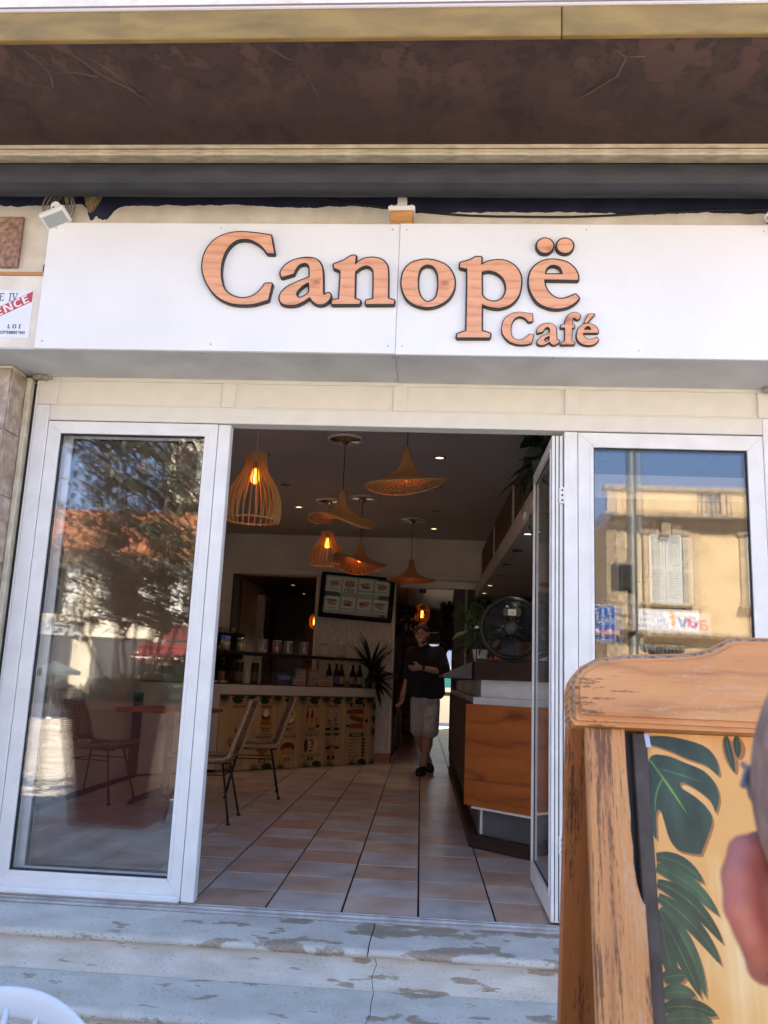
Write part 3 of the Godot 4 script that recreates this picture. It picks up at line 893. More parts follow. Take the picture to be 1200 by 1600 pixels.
func build_canopy() -> void:
	var c := thing("canopy", "dark brown water-stained canopy underside with a tarnished gold front edge", "canopy")
	var f := noise(61, 0.01, 5)
	var g := noise(62, 0.05, 4)
	var W := 1024
	var H := 256
	var im := PackedByteArray()
	im.resize(W * H * 3)
	var hp := PackedByteArray()
	hp.resize(W * H * 3)
	for y in H:
		for x in W:
			var v := 1.0 - float(y) / H   # 0 at the front edge
			var s := f.get_noise_2d(x * 1.7, y * 0.7) * 1.3 + g.get_noise_2d(x, y * 0.6) * 0.4
			var edge := exp(-v * 4.5)
			var col := Color(0.345, 0.265, 0.24).lerp(Color(0.30, 0.23, 0.215), clampf(v * 1.1 + g.get_noise_2d(x * 0.3, y * 0.3) * 0.3, 0, 1))
			var ring := absf(s - 0.08)
			if ring < 0.05 and edge > 0.12:
				col = col.lerp(Color(0.19, 0.135, 0.125), (0.05 - ring) * 11.0 * minf(1.0, edge * 2.0))
			if s > 0.1:
				col = col.lerp(Color(0.50, 0.375, 0.33), clampf((s - 0.1) * 3.0, 0, 0.75) * sqrt(edge))
			if s < -0.3:
				col = col.lerp(Color(0.23, 0.175, 0.165), clampf((-0.3 - s) * 2.0, 0, 0.6))
			c8(im, (y * W + x) * 3, col)
			var hv := 0.5 + s * 0.4
			c8(hp, (y * W + x) * 3, Color(hv, hv, hv))
	var m := mat(Color(0.90, 0.86, 0.84), 0.8)
	m.albedo_texture = tex_of(W, H, im)
	textured(m, m.albedo_texture, Vector3(0.2, 0.2, 1.3), tex_of(W, H, hp), 1.2, false, Vector3(0.5, 0, 0.5))
	var st := mb(true)
	var wave := noise(64, 1.6, 2)
	for i in 90:
		for j in 10:
			var p := []
			for k in [[0, 0], [1, 0], [1, 1], [0, 1]]:
				var x = -3.2 + (i + k[0]) * 0.07
				var t: float = (j + k[1]) / 10.0
				p.append(Vector3(x, lerpf(3.638, 3.668, t) + wave.get_noise_2d(x, t * 1.5) * 0.010 * sin(PI * t), lerpf(0.742, 0.0, t) - 0.371))
			quad(st, p[0], p[1], p[2], p[3], Vector3.DOWN)
	part("soffit", fin(st), m, c, Vector3(0, 0, 0.87))
	slab("slab", Vector3(-3.2, 3.69, 0.2), Vector3(3.1, 3.76, 1.235), mats.dark_wall, c)
	var gold: Material = textured(mat(S(0.33, 0.215, 0.06), 0.5, 0.15), mottled(65, Color(0.82, 0.81, 0.78), Color(1.05, 1.03, 1.0), 0.02, 0.12, 256, 5), Vector3(0.5, 1.6, 1.6))
	slab("fascia", Vector3(-3.2, 3.628, 1.236), Vector3(0.4185, 3.762, 1.262), gold, c, 0.004)
	slab("fascia", Vector3(0.422, 3.628, 1.236), Vector3(3.1, 3.762, 1.262), gold, c, 0.004)
	slab("edge_strip", Vector3(-3.2, 3.763, 1.21), Vector3(3.1, 3.778, 1.268), mat(S(0.62, 0.57, 0.54), 0.6), c, 0.004)
	slab("top_board", Vector3(-3.2, 3.779, 1.1), Vector3(3.1, 3.80, 1.255), mat(S(0.22, 0.15, 0.12), 0.8), c, 0.004)
	# the cream rail and the dark awning roll behind it
	var r := thing("awning_roll", "rolled dark navy awning under a cream rail, above the sign", "awning")
	var rail: Material = textured(mat(S(0.76, 0.68, 0.53), 0.55), mottled(66, Color(0.8, 0.78, 0.75), Color(1, 1, 1), 0.03, 0.1), Vector3(0.8, 2, 2))
	slab("rail", Vector3(-3.2, 3.628, 0.44), Vector3(3.1, 3.672, 0.505), rail, r, 0.004)
	slab("rail_lip", Vector3(-3.2, 3.607, 0.44), Vector3(3.1, 3.6265, 0.513), rail, r, 0.004)
	slab("rail_groove", Vector3(-3.2, 3.641, 0.5052), Vector3(3.1, 3.646, 0.5066), mats.dark_wall, r)
	var ro := mb(true)
	var bump := noise(67, 1.3, 3)
	var n := 22
	for i in 130:
		for k in n:
			var p := []
			for q in [[0, 0], [1, 0], [1, 1], [0, 1]]:
				var x: float = -3.2 + (i + q[0]) * 0.0485
				var t: float = TAU * (k + q[1]) / n
				var rr := 0.08 + bump.get_noise_2d(x * 0.8, cos(t)) * 0.003 + (0.006 if k > 3 and k < 8 else 0.0)
				p.append(Vector3(x, cos(t) * rr * 0.95, sin(t) * rr))
			quad(ro, p[0], p[1], p[2], p[3], (p[0] + p[2]) * Vector3(0, 1, 1))
	part("roll", fin(ro), mats.roll, r, Vector3(0, 3.528, 0.412))
	for x in [-3.0, 2.9]:
		slab("bracket", Vector3(x, 3.5, 0.2), Vector3(x + 0.06, 3.66, 0.45), mats.steel, r)
	# dried creeper traces under the canopy
	var tr := mat(S(0.12, 0.08, 0.065), 0.95)
	var trails := [
		[[Vector3(-1.83, 3.64, 1.2), Vector3(-1.79, 3.643, 1.12), Vector3(-1.78, 3.645, 1.06), Vector3(-1.79, 3.647, 1.0), Vector3(-1.81, 3.65, 0.95)], [Vector3(-1.78, 3.645, 1.06), Vector3(-1.66, 3.645, 1.05), Vector3(-1.57, 3.647, 1.02)]],
		[[Vector3(-1.67, 3.64, 1.22), Vector3(-1.60, 3.643, 1.13), Vector3(-1.56, 3.645, 1.04), Vector3(-1.47, 3.648, 0.95), Vector3(-1.41, 3.651, 0.86), Vector3(-1.40, 3.653, 0.78)], [Vector3(-1.59, 3.642, 1.18), Vector3(-1.51, 3.645, 1.07), Vector3(-1.44, 3.65, 0.92)]],
		[[Vector3(-0.78, 3.64, 1.2), Vector3(-0.71, 3.643, 1.13), Vector3(-0.65, 3.645, 1.10), Vector3(-0.63, 3.65, 0.98), Vector3(-0.61, 3.652, 0.85)], [Vector3(-0.65, 3.645, 1.10), Vector3(-0.56, 3.643, 1.17)]],
		[[Vector3(0.62, 3.641, 1.18), Vector3(0.70, 3.643, 1.12), Vector3(0.69, 3.647, 1.0), Vector3(0.58, 3.65, 0.88), Vector3(0.55, 3.652, 0.86)], [Vector3(0.70, 3.643, 1.12), Vector3(0.78, 3.643, 1.12)]],
	]
	var where := ["near the left edge of the frame", "beside the leftmost trace", "left of the middle of the gold edge", "right of the joint in the gold edge"]
	for i in 4:
		var t := mb(true)
		for q in trails[i]:
			add_tube(t, q, [0.004, 0.008, 0.006, 0.007, 0.004, 0.002].slice(0, q.size()), 6, 0.4)
		tag(part(numbered("dried_creeper"), fin(t), tr, self), "dried creeper trace stuck under the brown canopy, " + where[i], "creeper", "creeper traces under the canopy")

func build_wall_bits() -> void:
	# torn edge between navy paint above and cream plaster below
	var nv := noise(71, 1.0, 4)
	var pts := PackedVector2Array([Vector2(-3.2, 3.75), Vector2(3.1, 3.75)])
	var xs := []
	for i in 790:
		var x := 3.1 - i * 0.00798
		var y := 3.515 + nv.get_noise_2d(x * 1.2, 0) * 0.02 + nv.get_noise_2d(x * 9.0, 5) * 0.008 + nv.get_noise_2d(x * 42.0, 7) * 0.003 - 0.034 * smoothstep(-0.5, -0.2, x)
		if x > -1.98 and x < -1.72:
			y -= 0.10 * (0.5 + 0.5 * cos((x + 1.86) / 0.13 * PI)) * (1.0 + nv.get_noise_2d(x * 14, 9) * 1.1)
		pts.append(Vector2(x, y))
	var paint := part("navy_paint_band", prism(pts, 0.2, 0.2035), mats.navy, self)
	tag(paint, "band of dark navy paint with torn lower edge above the cream plaster", "paint")
	var lump := mb(true)
	var out := [Vector2(-1.975, 3.62), Vector2(-1.87, 3.62), Vector2(-1.865, 3.57), Vector2(-1.875, 3.54), Vector2(-1.90, 3.49), Vector2(-1.925, 3.465), Vector2(-1.945, 3.50), Vector2(-1.955, 3.545), Vector2(-1.98, 3.57)]
	var mid := Vector3(-1.92, 3.55, 0.255)
	for i in out.size():
		var a: Vector2 = out[i]
		var b: Vector2 = out[(i + 1) % out.size()]
		tri(lump, mid, Vector3(a.x, a.y, 0.23), Vector3(b.x, b.y, 0.23), Vector3.BACK)
		quad(lump, Vector3(a.x, a.y, 0.2), Vector3(b.x, b.y, 0.2), Vector3(b.x, b.y, 0.23), Vector3(a.x, a.y, 0.23), Vector3(a.x + b.x, a.y + b.y, 0) * 0.5 - Vector3(-1.92, 3.55, 0))
	var lm := thing("broken_bracket_stone", "lump of broken tan stone with rusty bolts below the awning roll", "stone")
	part("stone", fin(lump), textured(mat(S(0.48, 0.36, 0.22), 0.9), mottled(72, Color(0.5, 0.48, 0.45), Color(1.1, 1.05, 1), 0.06, 0.2), Vector3(5, 5, 5)), lm)
	for x in [-1.955, -1.885]:
		part("bolt", lathe([Vector2(0, 0.012), Vector2(0.008, 0.012), Vector2(0.012, 0.004), Vector2(0.02, 0.003), Vector2(0.02, 0)], 10), mat(S(0.14, 0.08, 0.05), 0.8, 0.3), lm, Vector3(x, 3.585, 0.245), Vector3(PI / 2, 0, 0))
	# twigs of an old nest and a coil of cable
	var tw := mb()
	for i in 70:
		var a := Vector3(-2.13 + rng.randf() * 0.30, 3.572 + rng.randf_range(-0.02, 0.03), 0.24 + rng.randf() * 0.07)
		var d := Vector3(rng.randf_range(-0.13, 0.13), rng.randf_range(-0.03, 0.025), rng.randf_range(-0.03, 0.03))
		add_tube(tw, [a - d, a + Vector3(0, rng.randf_range(-0.012, 0.012), 0), a + d], 0.0016, 4)
	for i in 12:
		var a := Vector3(-2.12 + rng.randf() * 0.1, 3.55, 0.25)
		add_tube(tw, [a, a + Vector3(rng.randf_range(-0.1, 0.03), rng.randf_range(-0.13, -0.04), rng.randf_range(-0.01, 0.03))], 0.0014, 4)
	tag(part("twig_nest", fin(tw), mat(S(0.15, 0.095, 0.06), 0.9), self), "tangle of dry brown twigs on the wall at the upper left", "twigs")
	var co := mb(true)
	for i in 9:
		var c := Vector3(-2.075 + rng.randf_range(-0.02, 0.03), 3.475 + rng.randf_range(-0.012, 0.012), 0.235 + i * 0.006)
		var ring := []
		for k in 19:
			var t := TAU * k / 18
			ring.append(c + Vector3(cos(t) * (0.05 + i * 0.0025), sin(t) * 0.085, sin(t * 2.0) * 0.008))
		add_tube(co, ring, 0.0032, 5)
	tag(part("cable_coil", fin(co), mat(S(0.34, 0.29, 0.23), 0.7), self), "dusty coil of cable hanging on the wall above the left spotlight", "cable")
	var wire := []
	for i in 41:
		var x := -1.2 + i * 0.072
		wire.append(Vector3(x, 3.59 - 0.135 * smoothstep(0.0, 0.5, i / 40.0) + 0.045 * smoothstep(0.6, 1.0, i / 40.0) + nv.get_noise_2d(x, 30) * 0.006, 0.212))
	tag(part("wall_cable", tube(wire, 0.0055, 6), mats.black, self), "thin dark cable drooping across the cream wall over the sign", "cable")
	# stone tile, batten
	var t := thing("stone_wall_tile", "single brown stone tile leaning on the cream wall, far left", "tile", Vector3(-2.42, 3.29, 0.215))
	part("tile", box(Vector3(0.285, 0.29, 0.018), 0.002), textured(mat(S(0.44, 0.31, 0.24), 0.6), mottled(73, Color(0.68, 0.64, 0.62), Color(1.05, 1, 1), 0.03, 0.2, 256, 5), Vector3(3, 3, 3)), t)
	var b := thing("timber_batten", "short bare timber batten on top of the board left of the sign", "batten")
	slab("batten", Vector3(-2.32, 3.016, 0.23), Vector3(-2.042, 3.036, 0.385), mats.batten, b, 0.002)
	slab("offcut", Vector3(-2.075, 3.037, 0.30), Vector3(-2.05, 3.10, 0.34), mats.dark_wood, b, 0.002)
	var k := thing("timber_block", "honey timber block on top of the sign under the middle spotlight", "block")
	slab("block", Vector3(-0.302, 3.292, 0.28), Vector3(-0.19, 3.385, 0.386), mats.batten, k, 0.002)
	flood_light("white spotlight on the timber block above the middle of the sign", Vector3(-0.247, 3.401, 0.335), 0.02, 0.0)
	flood_light("tilted white spotlight at the top left corner of the sign, below the cable coil", Vector3(-1.995, 3.31, 0.43), 0.42, -0.35)
	flood_light("tilted white spotlight at the top right corner of the sign", Vector3(1.555, 3.30, 0.45), -0.95, -0.3)
	# arms that hold the outer spotlights
	var arm = mats.steel
	for q in [[-2.05, 3.36, "left"], [1.60, 3.37, "right"]]:
		tag(part(numbered("spotlight_arm"), tube([Vector3(q[0], q[1] + 0.06, 0.2), Vector3(q[0], q[1] + 0.06, 0.36), Vector3(q[0] + (0.04 if q[0] < 0 else -0.03), q[1], 0.43)], 0.007, 8), mats.black_metal, self), "short dark arm holding the spotlight at the %s end of the sign" % q[2], "bracket")
	# crumbled mortar bits
	var bits := mb()
	for q in [[-2.20, 2.605, 0.01, 0.09], [1.60, 2.60, 0.02, 0.15]]:
		for i in 9:
			add_box(bits, Vector3(q[0] + rng.randf() * q[3], q[1] + rng.randf_range(-0.006, 0.008), q[2] + rng.randf() * 0.02), Vector3(rng.randf_range(0.015, 0.04), 0.022, 0.03), 0.006, Basis(Vector3.BACK, rng.randf_range(-0.3, 0.3)))
	var bo := part("mortar_crumbs", fin(bits), mat(S(0.36, 0.32, 0.24), 0.95), self)
	tag(bo, "crumbled mortar stuck under both ends of the white sign box", "mortar")
	bo.set_meta("kind", "stuff")

# ---------- snack counter on the left ----------
const COUNTER_AT := Vector3(-2.45, 0, -5.3)
const COUNTER_TURN := 0.8482

func menu_print() -> ImageTexture:
	var k := 520.0
	var w := 1269
	var h := 428
	var img := Image.create(w, h, false, Image.FORMAT_RGB8)
	var tan_ := Color(0.74, 0.63, 0.46)
	img.fill(tan_)
	var q := RandomNumberGenerator.new()
	q.seed = 5
	var x := 0
	while x < w:
		var ww := q.randi_range(34, 60)
		img.fill_rect(Rect2i(x, 0, ww, h), tan_.lerp(Color(0.66, 0.53, 0.36), q.randf()))
		for i in 6:
			var sx := x + q.randi_range(2, ww)
			img.fill_rect(Rect2i(sx, q.randi_range(0, 300), 1, q.randi_range(60, 200)), Color(0.6, 0.47, 0.31))
		img.fill_rect(Rect2i(x, 0, 2, h), Color(0.5, 0.38, 0.25))
		x += ww
	var U := func(u: float, y: float) -> Vector2: return Vector2((u - 0.045) * k, (0.834 - y) * k)
	var ink := Color(0.10, 0.08, 0.07)
	# leaf borders
	var g1 := Color(0.10, 0.20, 0.09)
	var g2 := Color(0.16, 0.26, 0.10)
	for i in 7:
		var u := 0.1 + i * 0.38
		frond(img, U.call(u, 0.86), PI * 0.5, 84, g2 if i % 2 else g1, 9)
		monstera(img, U.call(u + 0.19, 0.825), 54, PI * 0.5, g1, tan_)
		frond(img, U.call(u + 0.1, -0.02), -PI * 0.5, 72, g2, 8)
		if i % 2:
			monstera(img, U.call(u + 0.27, 0.0), 56, -PI * 0.5, g1, tan_)
	for i in 3:
		frond(img, U.call(2.5, 0.75 - i * 0.16), PI * 0.85, 70, g1, 9)
	# cards with a thin rule, price label, product
	var cards := [[0.18, 0.46, 0.74, 0.43], [0.56, 0.86, 0.745, 0.43], [0.92, 1.2, 0.745, 0.43], [1.24, 1.57, 0.75, 0.425], [0.5, 0.86, 0.40, 0.085], [0.9, 1.2, 0.40, 0.085], [1.25, 1.57, 0.41, 0.085]]
	for c in cards:
		var a: Vector2 = U.call(c[0], c[2])
		var b: Vector2 = U.call(c[1], c[3])
		img.fill_rect(Rect2i(int(a.x), int(a.y) - 3, int(b.x - a.x), 2), Color(0.34, 0.25, 0.18))
		img.fill_rect(Rect2i(int(a.x) + 18, int(b.y) - 26, int(b.x - a.x) - 36, 1), ink)
		img.fill_rect(Rect2i(int(a.x), int(a.y), 1, int(b.y - a.y)), Color(0.5, 0.38, 0.26))
		img.fill_rect(Rect2i(int(b.x), int(a.y), 1, int(b.y - a.y)), Color(0.5, 0.38, 0.26))
		img.fill_rect(Rect2i(int((a.x + b.x) / 2) - 23, int(b.y) - 21, 46, 20), ink)
	var brown := Color(0.38, 0.19, 0.09)
	var pale := Color(0.88, 0.80, 0.66)
	# pancakes with cream
	for j in 3:
		blob(img, U.call(0.70, 0.53 + j * 0.022), Vector2(42 - j * 3, 9), Color(0.72, 0.42, 0.18) if j % 2 else Color(0.55, 0.3, 0.12))
	blob(img, U.call(0.70, 0.60), Vector2(32, 16), brown)
	blob(img, U.call(0.70, 0.635), Vector2(20, 18), pale)
	blob(img, U.call(0.70, 0.665), Vector2(11, 12), pale)
	# doughnuts
	blob(img, U.call(1.05, 0.55), Vector2(44, 26), Color(0.62, 0.34, 0.14))
	blob(img, U.call(1.05, 0.57), Vector2(40, 20), pale)
	blob(img, U.call(1.09, 0.63), Vector2(30, 30), Color(0.82, 0.66, 0.42))
	blob(img, U.call(1.085, 0.635), Vector2(10, 10), brown)
	# cones
	for j in 3:
		var b: Vector2 = U.call(1.33 + j * 0.075, 0.60)
		fill_poly(img, [b + Vector2(-13, 0), b + Vector2(13, 0), b + Vector2(0, 66)], Color(0.70, 0.38, 0.16))
		fill_poly(img, [b + Vector2(-13, 2), b + Vector2(13, 2), b + Vector2(6, -28), b + Vector2(0, -52)], [Color(0.25, 0.11, 0.06), Color(0.22, 0.1, 0.06), Color(0.78, 0.52, 0.26)][j])
	blob(img, U.call(1.50, 0.49), Vector2(18, 9), Color(0.1, 0.07, 0.06))
	# two fruit cups
	for j in 2:
		var b: Vector2 = U.call(1.70 + j * 0.11, 0.58)
		fill_poly(img, [b + Vector2(-20, -62), b + Vector2(20, -62), b + Vector2(16, 55), b + Vector2(-16, 55)], Color(0.60, 0.54, 0.48))
		for i in 14:
			blob(img, b + Vector2(q.randf_range(-15, 15), q.randf_range(-58, 48)), Vector2(6, 6), [Color(0.3, 0.22, 0.2), Color(0.75, 0.7, 0.62), Color(0.55, 0.3, 0.22)][i % 3])
	for r in [[1.63, 1.86, 0.468, 0.43], [1.63, 1.86, 0.40, 0.372], [1.65, 1.87, 0.238, 0.208], [1.68, 1.80, 0.13, 0.085], [2.03, 2.285, 0.765, 0.715], [2.04, 2.29, 0.395, 0.35], [1.98, 2.035, 0.675, 0.64], [1.97, 2.03, 0.5, 0.47]]:
		var a: Vector2 = U.call(r[0], r[2])
		var b: Vector2 = U.call(r[1], r[3])
		img.fill_rect(Rect2i(int(a.x), int(a.y), int(b.x - a.x), int(b.y - a.y)), ink)
	blob(img, U.call(2.33, 0.55), Vector2(14, 11), ink)
	for i in 8:
		var a: Vector2 = U.call(1.65, 0.345 - i * 0.014)
		img.fill_rect(Rect2i(int(a.x), int(a.y), [16, 20, 30, 34, 22, 40, 62, 90][i], 3), Color(0.28, 0.2, 0.14))
		if i < 4:
			a = U.call(1.66, 0.192 - i * 0.014)
			img.fill_rect(Rect2i(int(a.x), int(a.y), [34, 60, 52, 76][i], 3), Color(0.28, 0.2, 0.14))
	# three chocolate bars on a string
	for j in 3:
		var b: Vector2 = U.call(2.15, 0.665 - j * 0.09)
		var t: float = [0.0, 0.24, 0.0][j]
		img.fill_rect(Rect2i(int(b.x), int(b.y) - 44, 2, 44), ink)
		var p := []
		for v in [Vector2(-62, -15), Vector2(60, -17), Vector2(66, 0), Vector2(60, 16), Vector2(-62, 16), Vector2(-68, 0)]:
			p.append(b + v.rotated(t))
		fill_poly(img, p, [Color(0.52, 0.25, 0.15), Color(0.50, 0.28, 0.15), Color(0.56, 0.3, 0.17)][j])
	for i in 6:
		var a: Vector2 = U.call(2.26, 0.33 - i * 0.041)
		img.fill_rect(Rect2i(int(a.x), int(a.y), 30, 15), ink if i < 5 else Color(0.4, 0.3, 0.2))
		img.fill_rect(Rect2i(int(a.x) - 118, int(a.y) + 5, [70, 62, 52, 44, 46, 96][i], 4), Color(0.26, 0.18, 0.12))
	# waffle, cookie, ice sticks
	var wf: Vector2 = U.call(0.68, 0.24)
	fill_poly(img, [wf + Vector2(-58, 0), wf + Vector2(10, -46), wf + Vector2(58, -4), wf + Vector2(-8, 44)], Color(0.66, 0.38, 0.16))
	for i in 4:
		for j in 4:
			blob(img, wf + Vector2(-40 + i * 17 + j * 14, -2 - i * 11 + j * 10), Vector2(6, 5), Color(0.30, 0.13, 0.07))
	blob(img, U.call(1.05, 0.235), Vector2(56, 38), Color(0.36, 0.16, 0.07))
	blob(img, U.call(1.05, 0.20), Vector2(54, 22), Color(0.70, 0.50, 0.28))
	for i in 10:
		blob(img, U.call(1.05, 0.26) + Vector2(q.randf_range(-40, 40), q.randf_range(-16, 14)), Vector2(5, 4), Color(0.52, 0.22, 0.1))
	for j in 3:
		blob(img, U.call(1.33 + j * 0.08, 0.26), Vector2(15, 42), [Color(0.2, 0.1, 0.06), Color(0.36, 0.2, 0.12), Color(0.78, 0.66, 0.5)][j], 0.15 * j)
		if j == 1:
			for i in 3:
				blob(img, U.call(1.40, 0.295 - i * 0.035), Vector2(13, 5), pale, -0.4)
	for i in 5:
		blob(img, U.call(1.3 + i * 0.06, 0.15), Vector2(9, 4), Color(0.35, 0.2, 0.1))
	return ImageTexture.create_from_image(img)

func build_counter() -> void:
	var c := thing("snack_counter", "white-topped snack counter with a tropical menu print on its front", "counter", COUNTER_AT, COUNTER_TURN)
	var wt := textured(mat(S(0.55, 0.52, 0.47), 0.5), mottled(81, Color(0.94, 0.94, 0.94), Color(1, 1, 1), 0.01, 0.03), Vector3(1, 1, 1))
	slab("body", Vector3(-0.9, 0.03, -0.62), Vector3(2.47, 0.848, -0.004), mats.dark_wall, c)
	slab("plinth", Vector3(-0.85, 0.0, -0.6), Vector3(2.44, 0.03, -0.05), mats.black, c)
	slab("counter_top", Vector3(-0.95, 0.849, -0.64), Vector3(2.52, 0.957, 0.02), wt, c, 0.004)
	slab("side_panel", Vector3(2.471, 0.0, -0.6), Vector3(2.49, 0.847, -0.01), mats.dark_wood, c)
	slab("edge_panel", Vector3(-0.9, 0.03, -0.003), Vector3(0.04, 0.847, 0.004), wt, c)
	var pm := mat(Color(1, 1, 1), 0.35)
	pm.albedo_texture = menu_print()
	var pr := part("menu_print", sheet(2.44, 0.824, 0.006), pm, c, Vector3(1.265, 0.422, -0.003))
	var ink := mat(S(0.02, 0.017, 0.015), 0.5)
	var lite := mat(S(0.55, 0.46, 0.34), 0.5)
	for t in [["PANCAKES", 0.70, 0.715, 0.032, 0], ["DONUTS", 1.06, 0.715, 0.032, 0], ["GOLD CONES", 1.41, 0.725, 0.032, 0], ["FRUIT MOOD", 1.75, 0.728, 0.030, 0], ["MILK SHAKE", 0.32, 0.715, 0.032, 0], ["COOKIES MOOD", 1.05, 0.37, 0.032, 0], ["CREAMY CUP", 1.41, 0.385, 0.032, 0], ["WAFFLE MOOD", 0.68, 0.37, 0.032, 0],
		["4.50€", 0.71, 0.4505, 0.026, 1], ["4.50€", 1.06, 0.4505, 0.026, 1], ["3.50€", 1.405, 0.4455, 0.026, 1], ["4.50€", 0.68, 0.1055, 0.026, 1], ["3.50€", 1.05, 0.1055, 0.026, 1], ["5€", 1.41, 0.1055, 0.026, 1], ["6€", 1.74, 0.1075, 0.03, 1], ["GRANDE FAIM", 2.158, 0.74, 0.028, 1], ["SUPPLÉMENTS", 2.165, 0.3725, 0.026, 1], ["FRUITS", 1.745, 0.449, 0.019, 1], ["COULIS", 1.745, 0.386, 0.017, 1], ["TOPPING", 1.76, 0.223, 0.017, 1]]:
		words(t[0], t[3], lite if t[4] else ink, pr, Vector3(t[1] - 1.265, t[2] - 0.422, 0.0066), "Droid Sans", true, 0.72, Vector3.ZERO, 0.0008)
	# glass display case on the counter
	var g := thing("display_case", "glass display case with a dark top shelf standing on the snack counter", "display case", COUNTER_AT, COUNTER_TURN)
	slab("shelf", Vector3(-0.9, 1.30, -0.36), Vector3(2.40, 1.335, -0.03), mats.black, g, 0.003)
	slab("base_rail", Vector3(-0.9, 0.958, -0.40), Vector3(2.46, 0.972, 0.0), mat(S(0.07, 0.04, 0.03), 0.6), g, 0.002)
	slab("front_pane", Vector3(-0.85, 0.973, -0.045), Vector3(1.75, 1.299, -0.039), mats.glass, g)
	slab("front_pane", Vector3(1.756, 0.973, -0.045), Vector3(2.40, 1.299, -0.039), mats.glass, g)
	slab("end_pane", Vector3(2.402, 0.973, -0.38), Vector3(2.408, 1.32, -0.04), mats.glass, g)
	slab("edge_trim", Vector3(1.75, 1.3, -0.031), Vector3(2.42, 1.312, -0.022), mats.steel, g)
	for x in [-0.5, 0.24, 1.0, 1.755, 2.40]:
		slab("post", Vector3(x - 0.006, 0.973, -0.36), Vector3(x + 0.006, 1.3, -0.348), mats.black_metal, g)

func lathe_thing(called: String, label: String, cat: String, group: String, x: float, y: float, back: float) -> Node3D:
	var at := COUNTER_AT + Vector3(x, y, back).rotated(Vector3.UP, COUNTER_TURN)
	return thing(called, label, cat, at, COUNTER_TURN, group)

